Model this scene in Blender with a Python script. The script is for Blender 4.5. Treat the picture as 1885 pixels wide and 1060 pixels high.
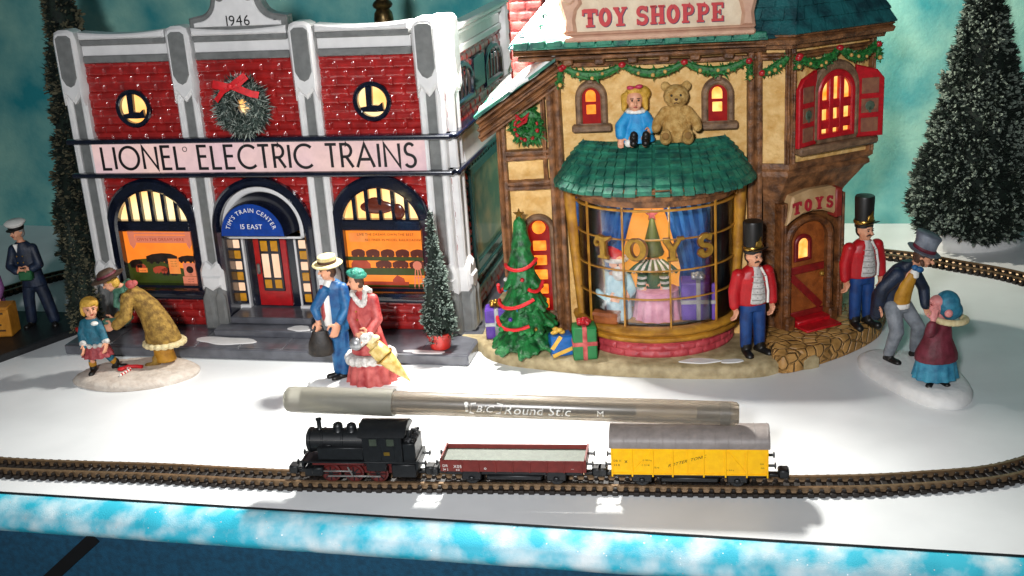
import bpy, bmesh, math, random
import numpy as np
from mathutils import Vector, Matrix, Euler

random.seed(7)
scene = bpy.context.scene
for _o in list(bpy.data.objects):
    bpy.data.objects.remove(_o)
COL = scene.collection
R = math.radians
# ------------------------------------------------------------ camera (units: centimetres)
cam_data = bpy.data.cameras.new('camera')
cam = bpy.data.objects.new('camera', cam_data)
COL.objects.link(cam)
scene.camera = cam
PITCH, ROLL = R(19.0), R(3.7)
fw = Vector((0, math.cos(PITCH), -math.sin(PITCH)))
right = Vector((1, 0, 0))
up = right.cross(fw)
xr = right * math.cos(ROLL) - up * math.sin(ROLL)
yr = right * math.sin(ROLL) + up * math.cos(ROLL)
cam.matrix_world = Matrix(((xr.x, yr.x, -fw.x, 0), (xr.y, yr.y, -fw.y, 0), (xr.z, yr.z, -fw.z, 19.0), (0, 0, 0, 1)))
cam_data.sensor_width = 36.0
cam_data.lens = 36.0 * 2240 / 1885
cam_data.clip_start = 1.0
cam_data.clip_end = 1000.0
# ------------------------------------------------------------ world + lamps + exposure
world = bpy.data.worlds.new('World')
scene.world = world
world.use_nodes = True
world.node_tree.nodes['Background'].inputs['Color'].default_value = (0.62, 0.74, 0.82, 1)
world.node_tree.nodes['Background'].inputs['Strength'].default_value = 0.09


def area_lamp(name, loc, target, power, size, color, spread=180):
    d = bpy.data.lights.new(name, 'AREA')
    d.shape = 'DISK'
    d.size = size
    d.energy = power
    d.color = color
    d.spread = R(spread)
    o = bpy.data.objects.new(name, d)
    COL.objects.link(o)
    o.location = loc
    o.rotation_euler = (Vector(target) - Vector(loc)).to_track_quat('-Z', 'Y').to_euler()
    return o


area_lamp('key_lamp', (-1.4, 48.3, 17.8), (-2.5, 36, 0), 4200, 1.2, (1.0, 0.98, 0.93), 140)
area_lamp('key_lamp', (-0.2, 49.0, 17.3), (0.0, 36, 0), 3900, 1.2, (1.0, 0.98, 0.93), 140)
area_lamp('room_lamp', (-7, -10, 27), (-2, 46, 6), 4800, 4.0, (0.96, 0.97, 1.0), 66)
area_lamp('rear_lamp', (10, 56.5, 16.5), (20, 64, 8), 3800, 1.0, (1.0, 0.94, 0.8))
scene.view_settings.view_transform = 'Standard'
scene.view_settings.look = 'None'
scene.view_settings.exposure = 0.0
scene.view_settings.gamma = 1.0
scene.view_settings.use_curve_mapping = False
scene.render.engine = 'CYCLES'
scene.cycles.max_bounces = 8
scene.cycles.sample_clamp_indirect = 8


# ------------------------------------------------------------ materials
def C(h):
    h = h.lstrip('#')
    out = []
    for i in (0, 2, 4):
        c = int(h[i:i + 2], 16) / 255
        out.append(c / 12.92 if c <= 0.04045 else ((c + 0.055) / 1.055) ** 2.4)
    return (out[0], out[1], out[2], 1)


def pmat(name, col, rough=0.5, var=0.18, scale=3.0, bump=0.0, bscale=20.0, coat=0.0, col2=None, metal=0.0,
         detail=4.0, mixlo=0.35, mixhi=0.65, trans=0.0, spec=0.5, sss=0.0):
    m = bpy.data.materials.new(name)
    m.use_nodes = True
    nt = m.node_tree
    b = nt.nodes['Principled BSDF']
    c = C(col)
    if col2 is None:
        c1 = tuple(max(0, x * (1 - var)) for x in c[:3]) + (1,)
        c2 = tuple(min(1, x * (1 + var)) for x in c[:3]) + (1,)
    else:
        c1, c2 = c, C(col2)
    tc = nt.nodes.new('ShaderNodeTexCoord')
    nz = nt.nodes.new('ShaderNodeTexNoise')
    nz.inputs['Scale'].default_value = scale
    nz.inputs['Detail'].default_value = detail
    nt.links.new(tc.outputs['Object'], nz.inputs['Vector'])
    rp = nt.nodes.new('ShaderNodeValToRGB')
    rp.color_ramp.elements[0].position = mixlo
    rp.color_ramp.elements[1].position = mixhi
    rp.color_ramp.elements[0].color = c1
    rp.color_ramp.elements[1].color = c2
    nt.links.new(nz.outputs['Fac'], rp.inputs['Fac'])
    nt.links.new(rp.outputs['Color'], b.inputs['Base Color'])
    b.inputs['Roughness'].default_value = rough
    b.inputs['Metallic'].default_value = metal
    b.inputs['Coat Weight'].default_value = coat
    b.inputs['Coat Roughness'].default_value = 0.08
    b.inputs['Transmission Weight'].default_value = trans
    b.inputs['Specular IOR Level'].default_value = spec
    if bump > 0:
        n2 = nt.nodes.new('ShaderNodeTexNoise')
        n2.inputs['Scale'].default_value = bscale
        n2.inputs['Detail'].default_value = 3
        nt.links.new(tc.outputs['Object'], n2.inputs['Vector'])
        bp = nt.nodes.new('ShaderNodeBump')
        bp.inputs['Strength'].default_value = bump
        bp.inputs['Distance'].default_value = 0.1
        nt.links.new(n2.outputs['Fac'], bp.inputs['Height'])
        nt.links.new(bp.outputs['Normal'], b.inputs['Normal'])
        if coat:
            nt.links.new(bp.outputs['Normal'], b.inputs['Coat Normal'])
    return m


def emat(name, col, strength, col2=None, scale=1.2):
    """material of a lit (backlit) surface"""
    cc = C(col)
    m = pmat(name, '#%02x%02x%02x' % tuple(int(int(col[i:i + 2], 16) * 0.55) for i in (1, 3, 5)), rough=0.25)
    nt = m.node_tree
    b = nt.nodes['Principled BSDF']
    nz = nt.nodes.new('ShaderNodeTexNoise')
    nz.inputs['Scale'].default_value = scale
    tc = nt.nodes.new('ShaderNodeTexCoord')
    nt.links.new(tc.outputs['Object'], nz.inputs['Vector'])
    rp = nt.nodes.new('ShaderNodeValToRGB')
    rp.color_ramp.elements[0].position = 0.3
    rp.color_ramp.elements[1].position = 0.7
    rp.color_ramp.elements[0].color = C(col)
    rp.color_ramp.elements[1].color = C(col2 or col)
    nt.links.new(nz.outputs['Fac'], rp.inputs['Fac'])
    nt.links.new(rp.outputs['Color'], b.inputs['Emission Color'])
    b.inputs['Emission Strength'].default_value = strength
    return m


# ------------------------------------------------------------ mesh building
def offset_poly(poly, d):
    n = len(poly)
    A = sum(poly[i][0] * poly[(i + 1) % n][1] - poly[(i + 1) % n][0] * poly[i][1] for i in range(n))
    s = 1 if A > 0 else -1
    out = []
    for i in range(n):
        p0, p1, p2 = Vector(poly[i - 1]), Vector(poly[i]), Vector(poly[(i + 1) % n])
        e1, e2 = (p1 - p0), (p2 - p1)
        if e1.length < 1e-9: e1 = e2
        if e2.length < 1e-9: e2 = e1
        e1 = e1.normalized(); e2 = e2.normalized()
        n1 = Vector((e1.y, -e1.x)) * s
        n2 = Vector((e2.y, -e2.x)) * s
        m = n1 + n2
        if m.length < 1e-6:
            m = n1
        m.normalize()
        k = max(0.35, m.dot(n1))
        q = p1 + m * (d / k)
        out.append((q.x, q.y))
    return out


def arch(cx, hw, z0, zs, n=20, rise=None):
    rise = hw if rise is None else rise
    pts = [(cx - hw, z0), (cx + hw, z0)]
    for i in range(n + 1):
        a = math.pi * i / n
        pts.append((cx + hw * math.cos(a), zs + rise * math.sin(a)))
    return pts


def circ(cx, cz, r, n=28, rz=None):
    rz = r if rz is None else rz
    return [(cx + r * math.cos(2 * math.pi * i / n), cz + rz * math.sin(2 * math.pi * i / n)) for i in range(n)]


def FY(y0):
    return lambda a, b, c: (a, y0 - c, b)


def FX(x0):
    return lambda a, b, c: (x0 + c, a, b)


def FZ(z0):
    return lambda a, b, c: (a, b, z0 + c)


class MB:
    def __init__(s):
        s.v = []; s.f = []; s.m = []

    def add(s, verts, faces, mi=0):
        k = len(s.v)
        s.v += [tuple(p) for p in verts]
        s.f += [tuple(i + k for i in f) for f in faces]
        s.m += [mi] * len(faces)
        return s

    def addbm(s, bm, mi=0, T=None):
        bm.verts.index_update()
        s.add([tuple((T @ v.co) if T else v.co) for v in bm.verts], [[v.index for v in f.verts] for f in bm.faces], mi)
        bm.free()
        return s

    def box(s, x0, x1, y0, y1, z0, z1, b=0.0, mi=0, T=None, seg=1):
        bm = bmesh.new()
        bmesh.ops.create_cube(bm, size=1)
        for v in bm.verts:
            v.co = Vector(((x0 + x1) / 2 + v.co.x * (x1 - x0), (y0 + y1) / 2 + v.co.y * (y1 - y0), (z0 + z1) / 2 + v.co.z * (z1 - z0)))
        if b > 0:
            b = min(b, 0.45 * min(abs(x1 - x0), abs(y1 - y0), abs(z1 - z0)))
            bmesh.ops.bevel(bm, geom=bm.edges[:], offset=b, segments=seg, affect='EDGES', profile=0.5)
        return s.addbm(bm, mi, T)

    def mbox(s, mp, a0, a1, b0, b1, c0, c1, b=0.0, mi=0, seg=1):
        """box in mapped (a, b, c) coordinates"""
        t = MB().box(a0, a1, b0, b1, c0, c1, b, 0, None, seg)
        return s.add([mp(*p) for p in t.v], t.f, mi)

    def prism(s, poly, mp, c0, c1, b=0.0, mi=0, back=True):
        n = len(poly)
        rings = [[mp(p[0], p[1], c0) for p in poly]]
        if b > 0:
            sg = 1 if c1 > c0 else -1
            rings.append([mp(p[0], p[1], c1 - b * sg) for p in poly])
            rings.append([mp(p[0], p[1], c1) for p in offset_poly(poly, -b)])
        else:
            rings.append([mp(p[0], p[1], c1) for p in poly])
        V = [q for r in rings for q in r]
        Fs = []
        for k in range(len(rings) - 1):
            for i in range(n):
                j = (i + 1) % n
                Fs.append((k * n + i, k * n + j, (k + 1) * n + j, (k + 1) * n + i))
        Fs.append(tuple(range((len(rings) - 1) * n, len(rings) * n)))
        if back:
            Fs.append(tuple(range(n - 1, -1, -1)))
        return s.add(V, Fs, mi)

    def frame(s, outer, inner, mp, c0, c1, b=0.0, mi=0):
        n = len(outer)
        rings = [(outer, c0)]
        if b > 0:
            rings += [(outer, c1 - b), (offset_poly(outer, -b), c1), (offset_poly(inner, b), c1), (inner, c1 - b)]
        else:
            rings += [(outer, c1), (inner, c1)]
        rings += [(inner, c0)]
        V = [mp(p[0], p[1], c) for r, c in rings for p in r]
        K = len(rings)
        Fs = []
        for k in range(K):
            k2 = (k + 1) % K
            for i in range(n):
                j = (i + 1) % n
                Fs.append((k * n + i, k * n + j, k2 * n + j, k2 * n + i))
        return s.add(V, Fs, mi)

    def lathe(s, prof, c=(0, 0, 0), n=24, mi=0, T=None, sx=1, sy=1, wob=None):
        V = []; Fs = []
        for k, (r, z) in enumerate(prof):
            for i in range(n):
                a = 2 * math.pi * i / n
                rr = r * (wob(a, k) if wob else 1)
                p = Vector((rr * math.cos(a) * sx, rr * math.sin(a) * sy, z))
                if T: p = T @ p
                V.append((p.x + c[0], p.y + c[1], p.z + c[2]))
        for k in range(len(prof) - 1):
            for i in range(n):
                j = (i + 1) % n
                Fs.append((k * n + i, k * n + j, (k + 1) * n + j, (k + 1) * n + i))
        Fs.append(tuple(range(n - 1, -1, -1)))
        Fs.append(tuple(range((len(prof) - 1) * n, len(prof) * n)))
        return s.add(V, Fs, mi)

    def tube(s, pts, rad, n=8, mi=0, closed=False):
        P = [Vector(p) for p in pts]
        m = len(P)
        rads = rad if isinstance(rad, (list, tuple)) else [rad] * m
        V = []; Fs = []
        prev = None
        for i in range(m):
            if closed:
                t = P[(i + 1) % m] - P[i - 1]
            else:
                t = P[min(i + 1, m - 1)] - P[max(i - 1, 0)]
            t.normalize()
            ref = prev if prev is not None else (Vector((0, 0, 1)) if abs(t.z) < 0.9 else Vector((1, 0, 0)))
            x = ref - t * ref.dot(t)
            if x.length < 1e-5:
                x = Vector((1, 0, 0)) - t * t.x
            x.normalize()
            prev = x
            y = t.cross(x)
            for k in range(n):
                a = 2 * math.pi * k / n
                V.append(tuple(P[i] + (x * math.cos(a) + y * math.sin(a)) * rads[i]))
        rng = m if closed else m - 1
        for i in range(rng):
            i2 = (i + 1) % m
            for k in range(n):
                k2 = (k + 1) % n
                Fs.append((i * n + k, i * n + k2, i2 * n + k2, i2 * n + k))
        if not closed:
            Fs.append(tuple(range(n - 1, -1, -1)))
            Fs.append(tuple(range((m - 1) * n, m * n)))
        return s.add(V, Fs, mi)

    def ell(s, c, r, rot=(0, 0, 0), n=14, mi=0):
        if not isinstance(r, (list, tuple)): r = (r, r, r)
        M = Euler(rot).to_matrix()
        V = []; Fs = []
        rows = max(5, n // 2 + 1)
        top = M @ Vector((0, 0, r[2])); bot = M @ Vector((0, 0, -r[2]))
        cc = Vector(c)
        V.append(tuple(cc + bot))
        for k in range(1, rows):
            ph = -math.pi / 2 + math.pi * k / rows
            for i in range(n):
                a = 2 * math.pi * i / n
                p = M @ Vector((r[0] * math.cos(ph) * math.cos(a), r[1] * math.cos(ph) * math.sin(a), r[2] * math.sin(ph)))
                V.append(tuple(cc + p))
        V.append(tuple(cc + top))
        for i in range(n):
            Fs.append((0, 1 + (i + 1) % n, 1 + i))
        for k in range(rows - 2):
            for i in range(n):
                j = (i + 1) % n
                Fs.append((1 + k * n + i, 1 + k * n + j, 1 + (k + 1) * n + j, 1 + (k + 1) * n + i))
        last = len(V) - 1
        o = 1 + (rows - 2) * n
        for i in range(n):
            Fs.append((o + i, o + (i + 1) % n, last))
        return s.add(V, Fs, mi)

    def cap(s, p0, r0, p1, r1, n=12, mi=0):
        """tapered limb with round ends"""
        p0 = Vector(p0); p1 = Vector(p1)
        d = p1 - p0
        L = max(d.length, 1e-6); t = d / L
        pts, rr = [], []
        for k in range(4):
            a = math.pi / 2 * k / 4
            pts.append(p0 - t * r0 * math.cos(a)); rr.append(max(r0 * math.sin(a), r0 * 0.05))
        for k in range(5):
            f = k / 4
            pts.append(p0 + d * f); rr.append(r0 + (r1 - r0) * f)
        for k in range(1, 5):
            a = math.pi / 2 * k / 4
            pts.append(p1 + t * r1 * math.sin(a)); rr.append(max(r1 * math.cos(a), r1 * 0.05))
        return s.tube(pts, rr, n, mi)

    def loft(s, secs, n=16, mi=0):
        """secs: (cx, cy, cz, rx, ry) horizontal elliptical sections, bottom to top"""
        V = []; Fs = []
        for (cx, cy, cz, rx, ry) in secs:
            for i in range(n):
                a = 2 * math.pi * i / n
                V.append((cx + rx * math.cos(a), cy + ry * math.sin(a), cz))
        for k in range(len(secs) - 1):
            for i in range(n):
                j = (i + 1) % n
                Fs.append((k * n + i, k * n + j, (k + 1) * n + j, (k + 1) * n + i))
        Fs.append(tuple(range(n - 1, -1, -1)))
        Fs.append(tuple(range((len(secs) - 1) * n, len(secs) * n)))
        return s.add(V, Fs, mi)

    def ribbon(s, pl, w, mp, c0, c1, mi=0, closed=False, b=0.0):
        P = [Vector(p) for p in pl]
        m = len(P)
        Ls, Rs = [], []
        for i in range(m):
            if closed:
                a, c = P[i - 1], P[(i + 1) % m]
                e1, e2 = (P[i] - a).normalized(), (c - P[i]).normalized()
            else:
                e1 = (P[i] - P[i - 1]).normalized() if i > 0 else (P[1] - P[0]).normalized()
                e2 = (P[i + 1] - P[i]).normalized() if i < m - 1 else e1
            n1, n2 = Vector((-e1.y, e1.x)), Vector((-e2.y, e2.x))
            nn = n1 + n2
            if nn.length < 1e-5: nn = n1
            nn.normalize()
            k = max(0.45, nn.dot(n1))
            ww = w[i] if isinstance(w, (list, tuple)) else w
            Ls.append(P[i] + nn * ww / 2 / k); Rs.append(P[i] - nn * ww / 2 / k)
        V = []
        for i in range(m):
            V += [mp(Ls[i].x, Ls[i].y, c0), mp(Rs[i].x, Rs[i].y, c0), mp(Rs[i].x, Rs[i].y, c1), mp(Ls[i].x, Ls[i].y, c1)]
        Fs = []
        for i in range(m if closed else m - 1):
            j = (i + 1) % m
            for k in range(4):
                k2 = (k + 1) % 4
                Fs.append((i * 4 + k, i * 4 + k2, j * 4 + k2, j * 4 + k))
        if not closed:
            Fs.append((3, 2, 1, 0)); Fs.append(tuple((m - 1) * 4 + k for k in range(4)))
        return s.add(V, Fs, mi)

    def mesh(s, name, mats, smooth=None, recalc=True):
        me = bpy.data.meshes.new(name)
        me.from_pydata(s.v, [], s.f)
        if not isinstance(mats, (list, tuple)): mats = [mats]
        for m in mats: me.materials.append(m)
        me.polygons.foreach_set('material_index', s.m)
        if recalc:
            bm = bmesh.new(); bm.from_mesh(me)
            bmesh.ops.recalc_face_normals(bm, faces=bm.faces[:])
            bm.to_mesh(me); bm.free()
        if smooth is not None:
            me.shade_smooth()
            me.set_sharp_from_angle(angle=R(smooth))
        me.update()
        return me

    def build(s, name, mats, parent=None, smooth=40, recalc=True, **kw):
        o = bpy.data.objects.new(name, s.mesh(name, mats, smooth, recalc))
        COL.objects.link(o)
        if parent: o.parent = parent
        tag(o, **kw)
        return o


def tag(o, label=None, cat=None, group=None, kind=None):
    if label: o['label'] = label
    if cat: o['category'] = cat
    if group: o['group'] = group
    if kind: o['kind'] = kind
    return o


def thing(name, label, cat, loc=(0, 0, 0), rz=0.0, group=None):
    o = bpy.data.objects.new(name, None)
    o.empty_display_size = 0.5
    COL.objects.link(o)
    o.location = loc
    o.rotation_euler = (0, 0, rz)
    return tag(o, label, cat, group)


def copy_tree(o, parent=None):
    c = o.copy(); COL.objects.link(c)
    if parent: c.parent = parent
    for ch in list(o.children): copy_tree(ch, c)
    return c


def blob(mb, name, mat, parent, voxel=0.04, smooth_it=2, **kw):
    """union of overlapping shapes as one continuous skin"""
    me = mb.mesh(name + '_tmp', mat, None)
    t = bpy.data.objects.new(name + '_tmp', me)
    COL.objects.link(t)
    md = t.modifiers.new('r', 'REMESH'); md.mode = 'VOXEL'; md.voxel_size = voxel
    if smooth_it:
        sm = t.modifiers.new('s', 'SMOOTH'); sm.factor = 0.5; sm.iterations = smooth_it
    dg = bpy.context.evaluated_depsgraph_get()
    ev = t.evaluated_get(dg)
    m2 = bpy.data.meshes.new_from_object(ev, depsgraph=dg)
    m2.name = name
    m2.materials.clear(); m2.materials.append(mat)
    bpy.data.objects.remove(t); bpy.data.meshes.remove(me)
    m2.shade_smooth()
    o = bpy.data.objects.new(name, m2)
    COL.objects.link(o)
    if parent: o.parent = parent
    tag(o, **kw)
    return o


# ------------------------------------------------------------ lettering
_fc = {}


def bchar(ch):
    """mesh of one character of the built-in font: verts (2d), faces, width"""
    if ch in _fc: return _fc[ch]
    cu = bpy.data.curves.new('t', 'FONT'); cu.body = ch; cu.size = 1.0; cu.resolution_u = 3
    o = bpy.data.objects.new('t', cu); COL.objects.link(o)
    dg = bpy.context.evaluated_depsgraph_get()
    me = bpy.data.meshes.new_from_object(o.evaluated_get(dg), depsgraph=dg)
    V = [(v.co.x, v.co.y) for v in me.vertices]
    Fs = [tuple(p.vertices) for p in me.polygons]
    w = (max([v[0] for v in V]) if V else 0.22) + 0.07
    bpy.data.objects.remove(o); bpy.data.curves.remove(cu); bpy.data.meshes.remove(me)
    _fc[ch] = (V, Fs, w)
    return _fc[ch]


def btext(mb, txt, x, z, size, mp, c, sx=1.0, mi=0, center=True, shear=0.0, slant=0.0, track=0.0):
    tot = sum(bchar(ch)[2] + track for ch in txt) * size * sx
    cx = x - tot / 2 if center else x
    for ch in txt:
        V, Fs, w = bchar(ch)
        mb.add([mp(cx + (v[0] + v[1] * shear) * size * sx, z + v[1] * size + slant * (cx + v[0] * size * sx - x), c) for v in V], Fs, mi)
        cx += (w + track) * size * sx
    return tot


def arctext(mb, txt, cx, cz, rad, size, mp, c, mid=90.0, mi=0, sx=1.0, track=0.0):
    tot = sum(bchar(ch)[2] + track for ch in txt) * size * sx
    a = R(mid) + tot / 2 / rad
    for ch in txt:
        V, Fs, w = bchar(ch)
        aw = (w + track) * size * sx / rad
        am = a - aw / 2
        rx = (math.sin(am), -math.cos(am)); uz = (math.cos(am), math.sin(am))
        VV = []
        for v in V:
            lx, lz = (v[0] - w / 2) * size * sx, v[1] * size
            VV.append(mp(cx + uz[0] * (rad + lz) + rx[0] * lx, cz + uz[1] * (rad + lz) + rx[1] * lx, c))
        mb.add(VV, Fs, mi)
        a -= aw


def arc(cx, cy, rx, ry, a0, a1, n=14):
    return [(cx + rx * math.cos(R(a0 + (a1 - a0) * i / n)), cy + ry * math.sin(R(a0 + (a1 - a0) * i / n))) for i in range(n + 1)]


SANS = {  # thin geometric capitals: width, strokes
    'L': (0.46, [[(0.05, 1), (0.05, 0), (0.44, 0)]]),
    'I': (0.12, [[(0.06, 1), (0.06, 0)]]),
    'O': (0.98, [arc(0.49, 0.5, 0.46, 0.5, 90, 450, 32)]),
    'N': (0.76, [[(0.06, 0), (0.06, 1), (0.7, 0), (0.7, 1)]]),
    'E': (0.5, [[(0.46, 1), (0.06, 1), (0.06, 0), (0.46, 0)], [(0.06, 0.54), (0.42, 0.54)]]),
    'C': (0.82, [arc(0.5, 0.5, 0.46, 0.5, 48, 312, 26)]),
    'T': (0.5, [[(0.0, 1), (0.5, 1)], [(0.25, 1), (0.25, 0)]]),
    'R': (0.56, [[(0.06, 0), (0.06, 1), (0.26, 1)] + arc(0.26, 0.73, 0.24, 0.27, 90, -90, 12) + [(0.06, 0.46)], [(0.26, 0.46), (0.54, 0)]]),
    'A': (0.8, [[(0.02, 0), (0.4, 1), (0.78, 0)], [(0.17, 0.34), (0.63, 0.34)]]),
    'S': (0.52, [arc(0.26, 0.745, 0.2, 0.245, 35, 250, 14)[:-1] + arc(0.25, 0.25, 0.23, 0.25, 75, -150, 16)]),
    ' ': (0.34, []),
}
SLAB = {  # fat circus letters: width, (stroke, stroke width)
    'T': (0.8, [([(0.4, 0.9), (0.4, 0.05)], 0.26), ([(0.06, 0.87), (0.74, 0.87)], 0.22), ([(0.03, 0.95), (0.03, 0.62)], 0.12), ([(0.77, 0.95), (0.77, 0.62)], 0.12), ([(0.16, 0.05), (0.64, 0.05)], 0.12), ([(0.26, 0.48), (0.54, 0.48)], 0.1)]),
    'O': (0.72, [(arc(0.35, 0.5, 0.24, 0.4, 90, 450, 28), 0.23), ([(0.0, 0.5), (0.12, 0.5)], 0.1), ([(0.58, 0.5), (0.7, 0.5)], 0.1)]),
    'Y': (0.76, [([(0.15, 0.93), (0.38, 0.46)], 0.22), ([(0.62, 0.93), (0.38, 0.46)], 0.16), ([(0.38, 0.5), (0.38, 0.05)], 0.24), ([(0.14, 0.05), (0.62, 0.05)], 0.12), ([(0.0, 0.95), (0.32, 0.95)], 0.11), ([(0.46, 0.95), (0.76, 0.95)], 0.11)]),
    'S': (0.66, [(arc(0.33, 0.7, 0.22, 0.22, 20, 250, 14)[:-1] + arc(0.32, 0.28, 0.23, 0.22, 75, -160, 16), 0.2), ([(0.57, 0.98), (0.57, 0.68)], 0.1), ([(0.07, 0.32), (0.07, 0.02)], 0.1)]),
    'H': (0.84, [([(0.2, 0.03), (0.2, 0.97)], 0.23), ([(0.64, 0.03), (0.64, 0.97)], 0.23), ([(0.2, 0.5), (0.64, 0.5)], 0.16), ([(0.02, 0.05), (0.38, 0.05)], 0.11), ([(0.46, 0.05), (0.82, 0.05)], 0.11), ([(0.02, 0.95), (0.38, 0.95)], 0.11), ([(0.46, 0.95), (0.82, 0.95)], 0.11)]),
    'P': (0.72, [([(0.2, 0.03), (0.2, 0.97)], 0.23), ([(0.2, 0.91), (0.4, 0.91)] + arc(0.4, 0.69, 0.2, 0.22, 90, -90, 12) + [(0.2, 0.47)], 0.17), ([(0.02, 0.05), (0.42, 0.05)], 0.11), ([(0.02, 0.95), (0.25, 0.95)], 0.11)]),
    'E': (0.7, [([(0.2, 0.03), (0.2, 0.97)], 0.23), ([(0.02, 0.93), (0.62, 0.93)], 0.14), ([(0.2, 0.5), (0.5, 0.5)], 0.13), ([(0.02, 0.07), (0.62, 0.07)], 0.14), ([(0.61, 1.0), (0.61, 0.7)], 0.12), ([(0.61, 0.0), (0.61, 0.3)], 0.12), ([(0.48, 0.64), (0.48, 0.36)], 0.1)]),
    'L': (0.6, [([(0.2, 0.03), (0.2, 0.97)], 0.23), ([(0.02, 0.07), (0.58, 0.07)], 0.14), ([(0.02, 0.95), (0.4, 0.95)], 0.11)]),
    ' ': (0.34, []),
}


def stroke_text(mb, txt, glyphs, x, z, h, mp, c0, c1, w=None, track=0.12, sx=1.0, mi=0, fit=None, slope=0.0):
    if fit:
        tot = sum(glyphs[ch][0] for ch in txt)
        track = (fit / (h * sx) - tot) / (len(txt) - 1)
    cx = x
    k = 0
    for ch in txt:
        gw, st = glyphs[ch]
        for q in st:
            pl, ww = (q, w) if w else q
            e = c1 + 0.002 * k
            mb.ribbon([(cx + p[0] * h * sx, z + p[1] * h + slope * (cx - x)) for p in pl], ww * h, mp, c0, e, mi)
            k = (k + 1) % 5
        cx += (gw + track) * h * sx
    return cx


# ------------------------------------------------------------ brick relief
def bricks(mb, a0, a1, b0, b1, mp, L=0.8, H=0.355, depth=0.1, step=0.047, inside=None, mi=0, j=0.03, seed=1):
    rs = np.random.RandomState(seed)
    na, nb = int((a1 - a0) / step) + 1, int((b1 - b0) / step) + 1
    A = np.linspace(a0, a1, na); B = np.linspace(b0, b1, nb)
    AA, BB = np.meshgrid(A, B)
    row = np.floor((BB - b0) / H).astype(int)
    sh = (row % 2) * 0.5 * L + rs.uniform(-0.08, 0.08, 400)[row % 400] * L
    colf = (AA - a0 + sh) / L + 5
    col = np.floor(colf).astype(int)
    da = np.minimum(colf - col, 1 - (colf - col)) * L
    db = np.minimum((BB - b0) / H - row, 1 - ((BB - b0) / H - row)) * H
    d = np.minimum(da, db)
    prof = np.clip(d / 0.1, 0, 1)
    prof = np.sin(prof * np.pi / 2)
    rnd = rs.uniform(0.75, 1.15, (400, 400))[row % 400, col % 400]
    tilt = rs.uniform(-0.25, 0.25, (400, 400))[row % 400, col % 400]
    hgt = depth * prof * rnd * (1 + tilt * ((BB - b0) / H - row - 0.5))
    V = []
    for i in range(nb):
        for k in range(na):
            V.append(mp(A[k], B[i], hgt[i, k]))
    Fs = []
    for i in range(nb - 1):
        for k in range(na - 1):
            if inside is not None and inside((A[k] + A[k + 1]) / 2, (B[i] + B[i + 1]) / 2): continue
            Fs.append((i * na + k, i * na + k + 1, (i + 1) * na + k + 1, (i + 1) * na + k))
    mb.add(V, Fs, mi)


def in_arch(a, b, cx, hw, z0, zs):
    if abs(a - cx) > hw or b < z0: return False
    return b < zs or (a - cx) ** 2 + (b - zs) ** 2 < hw * hw

# ============================================================ SETTING
M = {}
M['board'] = pmat('white_board', '#e1e3e3', rough=0.34, var=0.05, scale=0.35, detail=8, bump=0.06, bscale=1.6)
M['black'] = pmat('matt_black', '#0c0c0d', rough=0.5)
M['fabric'] = pmat('snowy_fabric', '#34bcd4', rough=0.6, col2='#e4f0f2', scale=0.9, detail=12, mixlo=0.42, mixhi=0.72, bump=0.22, bscale=30)
_nt = M['fabric'].node_tree
_vo = _nt.nodes.new('ShaderNodeTexVoronoi'); _vo.inputs['Scale'].default_value = 3.6
_tc = _nt.nodes.new('ShaderNodeTexCoord'); _nt.links.new(_tc.outputs['Object'], _vo.inputs['Vector'])
_mr = _nt.nodes.new('ShaderNodeMapRange'); _mr.inputs['From Min'].default_value = 0.1; _mr.inputs['From Max'].default_value = 0.06
_nt.links.new(_vo.outputs['Distance'], _mr.inputs['Value'])
_nt.links.new(_mr.outputs['Result'], _nt.nodes['Principled BSDF'].inputs['Metallic'])
_mx = _nt.nodes.new('ShaderNodeMix'); _mx.data_type = 'RGBA'; _mx.inputs[7].default_value = (1, 1, 1, 1)
_rp = _nt.nodes['Color Ramp']
_nt.links.new(_mr.outputs['Result'], _mx.inputs[0]); _nt.links.new(_rp.outputs['Color'], _mx.inputs[6]); _nt.links.new(_mx.outputs[2], _nt.nodes['Principled BSDF'].inputs['Base Color'])
M['skirt'] = pmat('teal_cloth', '#0a425c', rough=0.85, var=0.22, scale=5, bump=0.3, bscale=30)
M['backdrop'] = pmat('painted_backdrop', '#1f8c94', rough=0.85, col2='#9accba', scale=0.34, detail=14, mixlo=0.3, mixhi=0.74, bump=0.25, bscale=5)
ev = Vector((31.67, -7.91, 0)).normalized()
en = Vector((ev.y, -ev.x, 0))          # towards the camera
e0 = Vector((-2.0, 33.38, 0))


def edge_pt(t, out, z, amp=0.0):
    p = e0 + ev * t + en * (out + amp)
    return (p.x, p.y, z)


# white board the village stands on
mb = MB()
bp_ = [edge_pt(-60, 0, 0), edge_pt(60, 0, 0), (75, 62, 0), (-75, 92, 0)]
mb.prism([(p[0], p[1]) for p in bp_], FZ(0), -0.35, 0.0, b=0.03)
mb.build('tabletop', M['board'], kind='structure', smooth=None)
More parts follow.
